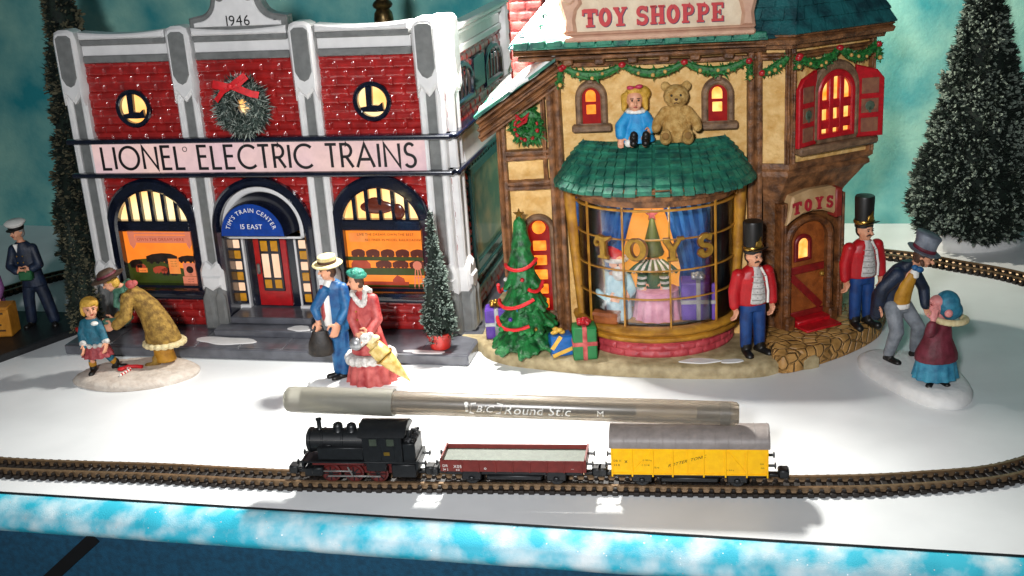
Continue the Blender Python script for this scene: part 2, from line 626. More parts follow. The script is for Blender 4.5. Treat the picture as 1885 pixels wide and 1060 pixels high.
# rolled snow-sky fabric along the front edge
mb = MB()
prof = [(-0.6, -0.42), (-0.3, -0.36), (0.03, -0.05), (0.09, 0.0), (0.3, 0.0), (0.6, -0.1), (0.85, -0.26), (1.03, -0.45), (1.1, -0.62), (1.06, -0.78), (0.9, -0.95)]
NT = 220
V = []; Fs = []
for i in range(NT + 1):
    t = -45 + 90 * i / NT
    for k, (o_, z_) in enumerate(prof):
        w_ = 0.05 * math.sin(t * 1.7) + 0.035 * math.sin(t * 4.3 + 1) + 0.02 * math.sin(t * 9.1)
        w_ *= min(1, max(0, (k - 3) / 3))
        V.append(edge_pt(t, o_ + w_, z_ + w_ * 0.6))
for i in range(NT):
    for k in range(len(prof) - 1):
        Fs.append((i * len(prof) + k, (i + 1) * len(prof) + k, (i + 1) * len(prof) + k + 1, i * len(prof) + k + 1))
mb.add(V, Fs)
mb.build('fabric_edging', M['fabric'], label='cyan and white snow-sky fabric rolled over the front edge of the white board', cat='fabric', smooth=60)
# dark gap strip between board and fabric
mb = MB()
mb.tube([edge_pt(-45, 0.075, 0.015), edge_pt(0, 0.075, 0.015), edge_pt(45, 0.075, 0.015)], 0.045, 6)
mb.build('edge_line', M['black'], label='thin black line along the front edge of the white board', cat='trim')
# dark teal skirt hanging below
mb = MB(); V = []; Fs = []
for i in range(NT + 1):
    t = -45 + 90 * i / NT
    w_ = 0.06 * math.sin(t * 0.8)
    for k in range(6):
        V.append(edge_pt(t, 0.85 + w_ * k / 3, -0.9 - k * 2.6))
for i in range(NT):
    for k in range(5):
        Fs.append((i * 6 + k, (i + 1) * 6 + k, (i + 1) * 6 + k + 1, i * 6 + k + 1))
mb.add(V, Fs)
mb.build('table_skirt', M['skirt'], label='dark teal cloth skirt hanging below the rolled snowy fabric', cat='cloth', smooth=60)
# thin black stripe set just in front of the skirt
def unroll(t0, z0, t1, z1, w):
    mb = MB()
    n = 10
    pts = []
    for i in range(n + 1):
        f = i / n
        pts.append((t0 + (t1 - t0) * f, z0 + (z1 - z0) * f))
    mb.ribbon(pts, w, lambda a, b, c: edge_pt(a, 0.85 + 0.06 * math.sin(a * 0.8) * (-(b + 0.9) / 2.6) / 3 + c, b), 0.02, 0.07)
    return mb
unroll(-12.4, -0.95, -16.2, -4.2, 0.42).build('black_stripe', M['black'], label='straight black stripe slanting across the dark teal skirt at lower left', cat='black_stripe')

# painted backdrop
mb = MB()
bpts = [(-75, 80), (-45, 75.8), (-30, 73.0), (-12, 68.8), (5, 65.0), (20.5, 62.0), (34, 58.0), (60, 48)]
V = []; Fs = []
dense = []
for i in range(len(bpts) - 1):
    for k in range(12):
        f = k / 12
        dense.append((bpts[i][0] * (1 - f) + bpts[i + 1][0] * f, bpts[i][1] * (1 - f) + bpts[i + 1][1] * f))
dense.append(bpts[-1])
for i, (x, y) in enumerate(dense):
    for k in range(24):
        z = -0.02 + k * 1.9
        w_ = 0.25 * math.sin(x * 0.55 + 0.04 * z) + 0.15 * math.sin(x * 0.23 + z * 0.11)
        V.append((x, y + w_, z))
for i in range(len(dense) - 1):
    for k in range(23):
        Fs.append((i * 24 + k, (i + 1) * 24 + k, (i + 1) * 24 + k + 1, i * 24 + k + 1))
mb.add(V, Fs)
mb.build('backdrop', M['backdrop'], kind='structure', smooth=60)

# ============================================================ TRACK
M['rail'] = pmat('bronze_rail', '#80674c', rough=0.36, var=0.2, scale=6, metal=0.5)
M['sleeper'] = pmat('dark_sleeper', '#1a120c', rough=0.6, var=0.3, scale=4)


def catmull(P, n=24):
    out = []
    m = len(P)
    for i in range(m):
        p0, p1, p2, p3 = [Vector(P[(i + k) % m]) for k in (-1, 0, 1, 2)]
        for k in range(n):
            t = k / n
            out.append(0.5 * ((2 * p1) + (p2 - p0) * t + (2 * p0 - 5 * p1 + 4 * p2 - p3) * t * t + (3 * p1 - p0 - 3 * p2 + p3) * t ** 3))
    return out


TP = [(-24.5, 41.0), (-18.49, 39.06), (-12.41, 37.75), (-7.35, 36.57), (0.46, 35.3), (8.26, 34.04), (12.48, 33.75), (15.78, 34.18), (20.5, 36.8), (24.0, 41.5), (24.9, 47.0),
      (23.06, 51.52), (20.89, 53.97), (18.5, 56.11), (13.5, 58.6), (5, 60.3), (-6, 61.6), (-16, 62.4), (-22.94, 62.1), (-26.04, 59.3), (-29.5, 55), (-31, 49.5), (-29, 44)]
TP = [(p[0], p[1], 0) for p in TP]
path = catmull(TP, 40)
# even resample
acc = [0.0]
for i in range(len(path)):
    acc.append(acc[-1] + (path[(i + 1) % len(path)] - path[i]).length)
TOT = acc[-1]


def path_at(s):
    s %= TOT
    i = int(np.searchsorted(acc, s, 'right')) - 1
    i = min(i, len(path) - 1)
    f = (s - acc[i]) / max(1e-9, acc[i + 1] - acc[i])
    a, b = path[i], path[(i + 1) % len(path)]
    return a.lerp(b, f), (b - a).normalized()


track = thing('railway_track', 'single track model railway loop with brown sleepers running in front of and behind the buildings', 'railway track', (0.458, 35.304, 0.0))
TO = Vector((0.458, 35.304, 0))
for sd in (-1, 1):
    mb = MB()
    N = 520
    pr = [(-0.1, 0.1), (0.1, 0.1), (0.055, 0.15), (0.055, 0.27), (-0.055, 0.27), (-0.055, 0.15)]
    V = []; Fs = []
    for i in range(N):
        p, t = path_at(TOT * i / N)
        nrm = Vector((-t.y, t.x, 0))
        for (o_, z_) in pr:
            q = p + nrm * (0.36 * sd + o_) - TO
            V.append((q.x, q.y, z_))
    for i in range(N):
        j = (i + 1) % N
        for k in range(6):
            k2 = (k + 1) % 6
            Fs.append((i * 6 + k, i * 6 + k2, j * 6 + k2, j * 6 + k))
    mb.add(V, Fs)
    mb.build('rail', M['rail'], track)
for sd in (-1, 1):
    mb = MB(); N = 300; V = []; Fs = []
    for i in range(N):
        p, t = path_at(TOT * i / N)
        nrm = Vector((-t.y, t.x, 0))
        for (o_, z_) in ((-0.2, 0.003), (0.2, 0.003), (0.2, 0.08), (-0.2, 0.08)):
            q = p + nrm * (0.34 * sd + o_) - TO
            V.append((q.x, q.y, z_))
    for i in range(N):
        j = (i + 1) % N
        for k in range(4):
            k2 = (k + 1) % 4
            Fs.append((i * 4 + k, i * 4 + k2, j * 4 + k2, j * 4 + k))
    mb.add(V, Fs); mb.build('tie_strip', M['sleeper'], track)
slm = MB().box(-0.095, 0.095, -0.64, 0.64, 0, 0.135, 0.02)
for yy in (-0.36, 0.36):
    for dy in (-0.115, 0.115):
        slm.box(-0.06, 0.06, yy + dy - 0.05, yy + dy + 0.05, 0.13, 0.225, 0.015)
slm = slm.mesh('sleeper', M['sleeper'])
nS = int(TOT / 0.335)
near, rest = [], MB()
for i in range(nS):
    p, t = path_at(TOT * i / nS)
    near.append((p - Vector((0.5, 30, 0))).length)
order = sorted(range(nS), key=lambda i: near[i])
first = set(order[:100])
for i in range(nS):
    p, t = path_at(TOT * i / nS)
    q = p - TO
    if i in first:
        o = bpy.data.objects.new('sleeper', slm); COL.objects.link(o); o.parent = track
        o.location = (q.x, q.y, 0.002); o.rotation_euler = (0, 0, math.atan2(t.y, t.x))
    else:
        T = Matrix.Translation((q.x, q.y, 0.002)) @ Matrix.Rotation(math.atan2(t.y, t.x), 4, 'Z')
        rest.box(-0.095, 0.095, -0.64, 0.64, 0, 0.135, 0.0, 0, T)
        for yy in (-0.475, 0.475, -0.245, 0.245): rest.box(-0.06, 0.06, yy - 0.05, yy + 0.05, 0.13, 0.225, 0.0, 0, T)
rest.build('sleepers', M['sleeper'], track, smooth=None, kind='stuff')

# ============================================================ TRAIN
TR = math.atan2(-0.15981583, 0.98714685)


def train_loc(x):
    s = Vector((math.cos(TR), math.sin(TR), 0)) * x
    return (0.458 + s.x, 35.304 + s.y, 0.0)


M['loco'] = pmat('loco_black', '#101214', rough=0.42, var=0.3, scale=8)
M['red'] = pmat('frame_red', '#4e1310', rough=0.45, var=0.2, scale=6)
M['steel'] = pmat('rod_steel', '#8d8a86', rough=0.35, metal=0.7)
M['brass'] = pmat('brass', '#b08a3a', rough=0.3, metal=0.8)
M['whitepaint'] = pmat('white_paint', '#e9e6de', rough=0.5, var=0.05)
M['coal'] = pmat('coal', '#1a1a1c', rough=0.5, var=0.5, scale=12, bump=0.6, bscale=14)
X0 = -5.7
loco = thing('steam_locomotive', 'small black tank steam locomotive with red frame, under the cap end of the pen', 'locomotive', train_loc(X0 - 0.1), TR)
loco.scale = (0.97, 1, 0.97)


def lx(x): return x - X0


mb = MB()   # boiler
T = Matrix.Rotation(R(90), 4, 'Y')
pr = [(0.0, 0), (0.40, 0), (0.43, 0.03), (0.43, 0.12), (0.4, 0.14), (0.4, 0.5), (0.42, 0.52), (0.42, 0.56), (0.4, 0.58), (0.4, 1.2), (0.42, 1.22), (0.42, 1.26), (0.4, 1.28), (0.4, 2.1)]
mb.lathe(pr, (lx(-7.5), 0, 1.66), 24, T=T)
mb.ell((lx(-7.52), 0, 1.66), (0.06, 0.34, 0.34))
mb.box(lx(-7.56), lx(-7.5), -0.03, 0.03, 1.5, 1.8, 0.01)
boiler = mb.build('boiler', M['loco'], loco)
mb = MB(); mb.lathe([(0.09, 0), (0.1, 0.05), (0.075, 0.09), (0.08, 0.35), (0.105, 0.37), (0.105, 0.42), (0.07, 0.42), (0.07, 0.3)], (lx(-7.1), 0, 2.02), 16)
mb.build('chimney', M['loco'], loco)
for xx, hh in ((-6.45, 0.3), (-5.98, 0.28)):
    mb = MB(); mb.lathe([(0.2, 0), (0.17, 0.05), (0.17, hh - 0.12), (0.15, hh - 0.05), (0.08, hh), (0.0, hh + 0.01)], (lx(xx), 0, 2.0), 18)
    mb.build('dome', M['loco'], loco)
mb = MB(); mb.cap((lx(-5.68), -0.05, 2.0), 0.025, (lx(-5.68), -0.05, 2.28), 0.03, 8); mb.cap((lx(-5.68), 0.08, 2.0), 0.02, (lx(-5.68), 0.08, 2.22), 0.02, 8)
mb.build('whistle', M['brass'], loco)
for s in (-1, 1):
    mb = MB()
    mb.box(lx(-7.1), lx(-5.5), s * 0.36 - 0.17, s * 0.36 + 0.17, 1.16, 1.62, 0.03)
    mb.box(lx(-6.9), lx(-6.6), s * 0.36 - 0.1, s * 0.36 + 0.1, 1.62, 1.68, 0.02)
    for k in range(7):
        mb.ell((lx(-6.95 + 0.22 * k), s * 0.535, 1.55), 0.014, n=6)
    mb.build('side_tank', M['loco'], loco)
    mb = MB(); mb.tube([(lx(-7.4), s * 0.45, 1.86), (lx(-5.5), s * 0.45, 1.86)], 0.016, 6)
    for k in range(4): mb.tube([(lx(-7.3 + 0.55 * k), s * 0.38, 1.8), (lx(-7.3 + 0.55 * k), s * 0.45, 1.86)], 0.012, 5)
    mb.build('handrail', M['steel'], loco)
# cab
mb = MB()
outer = [(-0.58, 1.1), (0.58, 1.1), (0.58, 1.95), (-0.58, 1.95)]
mb.box(lx(-5.5), lx(-4.15), -0.58, 0.58, 1.12, 2.1, 0.02)
mb.box(lx(-4.15), lx(-3.72), -0.52, 0.52, 1.05, 1.78, 0.03)
for k in range(8): mb.ell((lx(-5.4 + 0.17 * k), -0.585, 1.2), 0.014, n=6)
mb.box(lx(-4.9), lx(-4.87), -0.6, -0.57, 1.15, 1.75)
mb.box(lx(-4.45), lx(-4.42), -0.6, -0.57, 1.15, 1.75)
cab = mb.build('cab', M['loco'], loco)
mb = MB()
rp_ = [(-0.66, 2.06)] + [(-0.66 + 1.32 * i / 10, 2.06 + 0.33 * math.sin(math.pi * i / 10) ** 0.8) for i in range(11)][1:-1] + [(0.66, 2.06)]
mb.prism(rp_, lambda a, b, c: (lx(c), a, b), -5.62, -4.0, b=0.03)
mb.build('cab_roof', M['loco'], loco)
for xx in (-5.25, -4.66):
    mb = MB(); mb.mbox(FY(-0.57), lx(xx), lx(xx + 0.26), 1.72, 1.98, 0, 0.02, 0.005)
    w_ = mb.build('window', pmat('cab_glass', '#3b4238', rough=0.15), cab)
    mb = MB(); mb.frame([(lx(xx - 0.03), 1.69), (lx(xx + 0.29), 1.69), (lx(xx + 0.29), 2.01), (lx(xx - 0.03), 2.01)], [(lx(xx), 1.72), (lx(xx + 0.26), 1.72), (lx(xx + 0.26), 1.98), (lx(xx), 1.98)], FY(-0.575), 0, 0.03)
    mb.build('frame', M['loco'], w_)
mb = MB(); mb.mbox(FY(-0.58), lx(-4.78), lx(-4.58), 1.38, 1.5, 0, 0.02, 0.004)
mb.build('number_plate', M['brass'], cab)
mb = MB()
for k in range(40):
    mb.ell((lx(-3.94 + random.uniform(-0.16, 0.16)), random.uniform(-0.42, 0.42), 1.78 + random.uniform(-0.02, 0.12)), random.uniform(0.05, 0.09), (random.random() * 3, random.random() * 3, 0), 6)
mb.build('coal', M['coal'], loco)
mb = MB(); mb.cap((lx(-3.98), -0.25, 1.8), 0.07, (lx(-3.98), -0.25, 2.06), 0.05, 10); mb.ell((lx(-3.93), -0.25, 2.1), (0.1, 0.07, 0.05))
mb.build('water_filler', M['loco'], loco)
# running board, frames
mb = MB(); mb.box(lx(-7.62), lx(-3.7), -0.6, 0.6, 1.08, 1.135, 0.01)
mb.build('running_board', M['loco'], loco)
mb = MB(); mb.box(lx(-7.3), lx(-5.5), -0.585, 0.585, 1.0, 1.078, 0.01); mb.box(lx(-7.3), lx(-3.95), -0.18, 0.18, 0.5, 1.0, 0.02)
mb.box(lx(-7.0), lx(-4.4), -0.3, 0.3, 0.85, 0.95, 0.01)
mb.build('frame', M['red'], loco)
for xx in (-7.68, -3.72):
    mb = MB(); mb.box(lx(xx), lx(xx + 0.08), -0.6, 0.6, 0.85, 1.16, 0.01); mb.build('buffer_beam', M['loco'], loco)
mb = MB()
mb.box(lx(-7.62), lx(-7.0), -0.55, 0.55, 0.55, 0.85, 0.03); mb.box(lx(-4.6), lx(-3.75), -0.5, 0.5, 0.5, 1.0, 0.04)
mb.box(lx(-5.45), lx(-4.75), -0.54, 0.54, 0.75, 1.08, 0.03)
mb.build('underframe', M['loco'], loco)
for xx in (-6.75, -5.95, -5.1):
    for s in (-1, 1):
        mb = MB(); T = Matrix.Rotation(R(90), 4, 'X')
        c = (lx(xx), s * 0.36, 0.6)
        mb.lathe([(0.34, -0.05), (0.34, -0.01), (0.29, 0.0), (0.27, 0.03), (0.26, 0.05)], c, 20, T=T)
        wl = mb.build('wheel', M['red'], loco)
        mb = MB(); mb.lathe([(0.08, -0.06), (0.08, 0.06)], c, 10, T=T)
        for k in range(8):
            a = k * math.pi / 4
            mb.tube([(c[0], c[1] - s * -0.055, c[2]), (c[0] + 0.26 * math.cos(a), c[1] + s * 0.055, c[2] + 0.26 * math.sin(a))], 0.02, 5)
        mb.build('spokes', M['loco'], wl)
for s in (-1, 1):
    mb = MB()
    mb.box(lx(-6.85), lx(-5.0), s * 0.46 - 0.02, s * 0.46 + 0.02, 0.5, 0.56, 0.01)
    mb.box(lx(-7.2), lx(-5.95), s * 0.52 - 0.02, s * 0.52 + 0.02, 0.72, 0.77, 0.01)
    mb.tube([(lx(-6.1), s * 0.52, 0.9), (lx(-5.95), s * 0.5, 0.55)], 0.03, 6)
    mb.build('side_rod', M['steel'], loco)
    mb = MB(); mb.box(lx(-7.35), lx(-6.95), s * 0.5 - 0.11, s * 0.5 + 0.11, 0.62, 0.9, 0.04)
    mb.build('cylinder', M['loco'], loco)
T = Matrix.Rotation(R(90), 4, 'Y')


def buffers(parent, xend, s, fx, mat):
    for yy in (-0.36, 0.36):
        mb = MB(); sg = s
        mb.tube([(fx(xend), yy, 1.0), (fx(xend + 0.2 * sg), yy, 1.0)], 0.045, 8)
        mb.lathe([(0.0, 0), (0.1, 0.0), (0.1, 0.03), (0.05, 0.05)], (fx(xend + 0.2 * sg), yy, 1.0), 12, T=T)
        mb.build('buffer', mat, parent)


def coupling(parent, xend, s, fx):
    mb = MB()
    x0, x1 = fx(xend - 0.1 * s), fx(xend + 0.38 * s)
    mb.box(min(x0, x1), max(x0, x1), -0.1, 0.1, 0.46, 0.58, 0.03)
    x2, x3 = fx(xend + 0.32 * s), fx(xend + 0.66 * s)
    mb.box(min(x2, x3), max(x2, x3), -0.2, 0.2, 0.44, 0.74, 0.05)
    mb.build('coupling', M['loco'], parent)


buffers(loco, -7.68, -1, lx, M['loco']); buffers(loco, -3.66, 1, lx, M['loco'])
coupling(loco, -7.65, -1, lx)
coupling(loco, -3.72, 1, lx)

# flat wagon
XF = -0.75
fwag = thing('flat_wagon', 'low sided dark red open wagon with grey floor, coupled between locomotive and yellow van', 'wagon', train_loc(XF), TR)
fx = lambda x: x - XF
M['wagon_red'] = pmat('wagon_red', '#6e2620', rough=0.5, var=0.15, scale=5)
M['wagon_grey'] = pmat('wagon_floor', '#5a6156', rough=0.6, var=0.12, scale=6, bump=0.2, bscale=18)
xa, xb = -3.05, 1.6
for s in (-1, 1):
    mb = MB(); mb.box(fx(xa), fx(xb), s * 0.58 - 0.03, s * 0.58 + 0.03, 0.8, 1.2, 0.012)
    for k in range(9):
        xx = xa + 0.12 + (xb - xa - 0.24) * k / 8
        mb.box(fx(xx - 0.03), fx(xx + 0.03), s * 0.62 - 0.02, s * 0.62 + 0.02, 0.8, 1.17, 0.008)
    sp = mb.build('side_board', M['wagon_red'], fwag)
    if s < 0:
        mb = MB()
        for (tx, tz, sz, st) in ((-2.9, 0.98, 0.13, 'DR'), (-2.9, 0.86, 0.1, '34 2'), (-2.5, 0.95, 0.15, 'X05'), (-2.5, 0.85, 0.09, '412'), (-1.6, 0.9, 0.16, 'o'), (1.2, 0.92, 0.12, '--')):
            mb = MB(); btext(mb, st, fx(tx), tz, sz, FY(-0.642), 0.0, center=True)
            mb.build('lettering', M['whitepaint'], sp, smooth=None)
for xx in (xa, xb):
    mb = MB(); mb.box(fx(xx) - 0.03, fx(xx) + 0.03, -0.61, 0.61, 0.8, 1.24, 0.012)
    mb.build('end_board', M['wagon_red'], fwag)
mb = MB(); mb.box(fx(xa + 0.03), fx(xb - 0.03), -0.55, 0.55, 0.82, 1.06, 0.01)
mb.build('floor', M['wagon_grey'], fwag)


def chassis(parent, xa, xb, fx):
    mb = MB(); mb.box(fx(xa + 0.1), fx(xb - 0.1), -0.42, 0.42, 0.6, 0.8, 0.02); mb.box(fx((xa + xb) / 2 - 0.9), fx((xa + xb) / 2 + 0.9), -0.46, 0.46, 0.42, 0.6, 0.04)
    for xx in (xa + 0.95, xb - 0.95):
        for s in (-1, 1):
            mb.box(fx(xx) - 0.32, fx(xx) + 0.32, s * 0.47 - 0.04, s * 0.47 + 0.04, 0.44, 0.8, 0.05)
            mb.ell((fx(xx), s * 0.53, 0.52), (0.1, 0.05, 0.08))
    mb.build('chassis', M['loco'], parent)
    for xx in (xa + 0.95, xb - 0.95):
        for s in (-1, 1):
            mb = MB(); mb.lathe([(0.26, -0.05), (0.26, -0.01), (0.23, 0.0), (0.22, 0.04)], (fx(xx), s * 0.37, 0.5), 18, T=Matrix.Rotation(R(90), 4, 'X'))
            mb.build('wheel', M['loco'], parent)
    buffers(parent, xa, -1, fx, M['loco']); buffers(parent, xb, 1, fx, M['loco'])
    coupling(parent, xb, 1, fx)


chassis(fwag, xa, xb, fx)
coupling(fwag, xa, -1, lambda x: x - XF)

# yellow covered van
XB = 4.85
van = thing('covered_wagon', 'bright yellow covered goods van with grey roof, last in the train on the right', 'wagon', train_loc(XB), TR)
bx = lambda x: x - XB
M['yellow'] = pmat('wagon_yellow', '#ffbe00', rough=0.42, var=0.07, scale=6, bump=0.12, bscale=25)
M['roofgrey'] = pmat('van_roof', '#867d78', rough=0.5, var=0.12, scale=4, bump=0.1, bscale=15)
xa, xb = 2.42, 7.28
mb = MB(); mb.box(bx(xa), bx(xb), -0.56, 0.56, 0.78, 1.72, 0.015)
body = mb.build('body', M['yellow'], van)
for s in (-1, 1):
    mb = MB()
    pos = [xa + 0.03, xa + 0.66, xa + 1.3, xa + 1.92, xa + 2.88, xa + 3.55, xa + 4.2, xb - 0.03]
    for xx in pos:
        mb.box(bx(xx) - 0.028, bx(xx) + 0.028, s * 0.58 - 0.025, s * 0.58 + 0.025, 0.68, 1.7, 0.01)
    mb.box(bx(xa), bx(xb), s * 0.575 - 0.02, s * 0.575 + 0.02, 0.755, 0.8, 0.006)
    mb.box(bx(xa), bx(xb), s * 0.575 - 0.02, s * 0.575 + 0.02, 1.655, 1.7, 0.006)
    for (p, q) in (((pos[1], 0.8), (pos[2], 1.64)), ((pos[6], 0.8), (pos[5], 1.64))):
        mb.ribbon([(bx(p[0]), p[1]), (bx(q[0]), q[1])], 0.05, lambda a, b, c, s=s: (a, s * (0.56 + c), b), 0, 0.024)
    mb.build('side_ribs', M['yellow'], body)
    mb = MB()
    mb.box(bx(pos[3] + 0.45), bx(pos[3] + 0.475), s * 0.575 - 0.02, s * 0.575 + 0.02, 0.8, 1.65, 0.004)
    mb.build('door_rail', M['yellow'], body)
mb = MB()
btext(mb, 'ROTTER  TONIC', bx(4.78), 1.2, 0.15, FY(-0.588), 0, slant=0.3, shear=0.3)
mb.build('lettering', M['black'], body, smooth=None)
for (tx, tz, sz, st) in ((2.62, 1.2, 0.1, 'DB 11'), (2.6, 1.05, 0.1, '24 8'), (2.9, 1.16, 0.2, 'x'), (3.55, 1.24, 0.07, '12 300 kg'), (3.5, 1.06, 0.08, 'C 21 18'), (3.85, 0.98, 0.09, 'Kre'), (6.1, 0.92, 0.07, 'Kr 410 p'), (7.08, 1.14, 0.1, 'oo'), (7.1, 1.0, 0.1, 'oo')):
    mb = MB(); btext(mb, st, bx(tx), tz, sz, FY(-0.586), 0)
    mb.build('lettering', M['black'], body, smooth=None)
mb = MB()
rp_ = [(-0.63, 1.68), (0.63, 1.68)] + [(0.63 * math.cos(math.pi * i / 16), 1.72 + 0.45 * math.sin(math.pi * i / 16) ** 0.75) for i in range(17)]
mb.prism(rp_, lambda a, b, c: (bx(c), a, b), xa - 0.05, xb + 0.05, b=0.02)
for k in range(13):
    xx = xa + 0.02 + (xb - xa - 0.04) * k / 12
    pts = [(bx(xx), 0.636 * math.cos(math.pi * i / 16), 1.725 + 0.455 * math.sin(math.pi * i / 16) ** 0.75) for i in range(17)]
    mb.tube(pts, 0.007, 5)
mb.build('roof', M['roofgrey'], van)
chassis(van, xa, xb, bx)
coupling(van, xa, -1, bx)

# ============================================================ PEN
P0, P1 = Vector((-7.72, 37.14, 2.83)), Vector((6.78, 34.27, 2.60))
pd = (P1 - P0); PL = pd.length
pen = bpy.data.objects.new('ballpoint_pen', None); COL.objects.link(pen)
tag(pen, 'translucent grey stick ballpoint pen with cap lying along the tops of the train', 'pen')
pen.location = (P0 + P1) / 2
# local frame: x along pen, y away, z up
pxa = pd.normalized(); pya = Vector((0, 0, 1)).cross(pxa).normalized(); pza = pxa.cross(pya)
pen.rotation_euler = Matrix((pxa, pya, pza)).transposed().to_euler()
M['penclear'] = pmat('frosted_barrel', '#bdb2a2', rough=0.26, var=0.05, trans=0.8, scale=2)
M['pencap'] = pmat('frosted_cap', '#bcb8aa', rough=0.38, var=0.05, trans=0.72, scale=2)
M['ink'] = pmat('ink_tube', '#1d2430', rough=0.4, var=0.3)
M['grey'] = pmat('pen_plug', '#77746f', rough=0.45, var=0.1)
TX = Matrix.Rotation(R(90), 4, 'Y')
h = PL / 2
mb = MB(); mb.lathe([(0.3, -h + 2.2), (0.375, -h + 2.3), (0.385, -h + 3.6), (0.385, h - 1.9), (0.378, h - 1.88), (0.378, h - 0.2), (0.36, h - 0.08), (0.29, h), (0.22, h), (0.22, h - 0.4), (0.25, h - 0.6), (0.25, -h + 2.2)], (0, 0, 0), 32, T=TX)
barrel = mb.build('barrel', M['penclear'], pen)
mb = MB(); mb.lathe([(0.0, -h), (0.30, -h), (0.40, -h + 0.08), (0.43, -h + 0.25), (0.455, -h + 3.72), (0.40, -h + 3.72), (0.385, -h + 3.4), (0.36, -h + 0.6), (0.0, -h + 0.5)], (0, 0, 0), 32, T=TX)
mb.box(-h + 0.2, -h + 3.6, 0.4, 0.52, -0.1, 0.1, 0.03)
mb.build('cap', M['pencap'], pen)
mb = MB(); mb.lathe([(0.02, -h + 0.9), (0.06, -h + 1.05), (0.13, -h + 1.5), (0.25, -h + 2.0), (0.27, -h + 2.6), (0.15, -h + 2.9), (0.15, h - 3.2)], (0, 0, -0.02), 16, T=TX)
mb.build('refill', M['ink'], pen)
mb = MB(); mb.lathe([(0.2, h - 1.3), (0.25, h - 1.1), (0.25, h - 0.3), (0.2, h - 0.25)], (0, 0, 0), 16, T=TX)
mb.build('end_plug', M['grey'], pen)


def pen_map(a, b, c):
    th = b / 0.39 + R(8)
    return (a, -(0.388 + c) * math.cos(th), (0.388 + c) * math.sin(th))


mb = MB()
btext(mb, 'Round Stic', -h + 7.4, -0.15, 0.42, pen_map, 0.002, sx=1.1, center=False, shear=0.22)
mb.build('lettering', M['whitepaint'], barrel, smooth=None); mb = MB()
btext(mb, 'M', -h + 10.38, -0.12, 0.26, pen_map, 0.002, sx=1.2, center=False)
mb.build('lettering', M['whitepaint'], barrel, smooth=None); mb = MB()
btext(mb, 'BIC', -h + 6.5, -0.1, 0.3, pen_map, 0.002, sx=1.2, center=False, shear=0.3)
o0 = -h + 6.1
mb.ribbon([(o0 + 0.42, 0.18), (o0 + 0.26, 0.16), (o0 + 0.22, -0.13), (o0 + 0.34, -0.16)], 0.05, pen_map, 0.001, 0.004)
mb.ribbon([(o0 + 1.1, 0.2), (o0 + 1.28, 0.16), (o0 + 1.2, -0.12), (o0 + 1.06, -0.14)], 0.04, pen_map, 0.001, 0.004)
mb.ribbon([(o0 + 0.1, 0.1), (o0 + 0.12, -0.1)], 0.09, pen_map, 0.001, 0.004)
mb.add([pen_map(o0 + 0.1 + 0.07 * math.cos(i * math.pi / 6), 0.16 + 0.06 * math.sin(i * math.pi / 6), 0.003) for i in range(12)], [tuple(range(12))])
mb.build('lettering', M['whitepaint'], barrel, smooth=None)

# ============================================================ BRICK TRAIN SHOP (left building)
HA = math.atan2(-0.236, 0.972)
HO = (-11.0196, 47.8648, 0.0)
M['brick'] = pmat('glazed_red_brick', '#941b19', rough=0.3, var=0.24, scale=2.2, coat=0.85, detail=6)
M['gwhite'] = pmat('glazed_white', '#d6d4d2', rough=0.3, var=0.05, scale=2, coat=0.7, bump=0.05, bscale=4)
M['ggrey'] = pmat('glazed_grey', '#6f706e', rough=0.32, var=0.14, scale=3, coat=0.6, bump=0.05, bscale=5)
M['gwalk'] = pmat('glazed_walk', '#55565c', rough=0.3, var=0.2, scale=2, coat=0.5, bump=0.08, bscale=4)
M['navy'] = pmat('glazed_navy', '#0b1020', rough=0.22, var=0.3, scale=3, coat=0.8)
M['awnblue'] = pmat('glazed_blue', '#0f3a8c', rough=0.25, var=0.15, scale=3, coat=0.7)
M['dred'] = pmat('door_red', '#a80f16', rough=0.3, var=0.15, coat=0.6)
M['signlit'] = emat('backlit_sign', '#ffd8cc', 0.62, '#dcbcd0', 0.3)
M['glow'] = emat('lit_pane', '#ffae4e', 1.5, '#ffeab4', 0.55)
M['glowp'] = emat('lit_pink_pane', '#f6c6a0', 0.95, '#fbd8b8', 0.8)
M['amber'] = pmat('amber_pane', '#c98a10', rough=0.2, coat=0.5, var=0.12)
M['poster'] = emat('backlit_poster', '#ff8c28', 0.95, '#f07828', 0.5)
M['p_pink'] = emat('poster_pink', '#f08a6a', 0.6)
M['p_red'] = emat('poster_red', '#c8442c', 0.42, '#e0603a', 1.5)
M['p_dark'] = pmat('poster_dark', '#2a1c16', rough=0.3, var=0.4, scale=4)
M['p_green'] = emat('poster_green', '#4a5c1e', 0.3, '#5d5a20', 1.0)
M['p_brown'] = emat('poster_brown', '#6e2c1c', 0.3, '#8a3a24', 2.0)
M['p_org'] = emat('poster_orange_card', '#ff9c4a', 0.7, '#ff8038', 2)
M['gold'] = pmat('gold', '#a8803a', rough=0.28, metal=0.9)
M['dkbrick'] = M['brick']
M['snow'] = pmat('snow_paint', '#e4e4e0', rough=0.55, var=0.05, scale=3, bump=0.25, bscale=6)
shop1 = thing('brick_shop', 'glossy red brick ceramic shop with white pilasters, navy trim and a black-lettered sign band', 'model building', HO, HA)
HS = shop1
YF = 2.85
F0 = FY(YF)
# --- walk slab
mb = MB()
mb.box(-9.05, 9.3, 0.1, 14.6, 0.0, 0.45, 0.05)
slab = mb.build('pavement_slab', M['gwalk'], HS)
mb = MB()
for k in range(9):
    xx = -8.9 + 2.02 * k
    mb.box(xx, xx + 1.98, 0.25, 2.2, 0.44, 0.475, 0.012)
mb.build('paving', M['gwalk'], slab)
# --- brick walls
ARCHES = [(-5.3, 2.0, 2.1, 5.0), (5.22, 2.0, 2.1, 5.05), (-0.15, 2.1, 0.3, 5.0)]


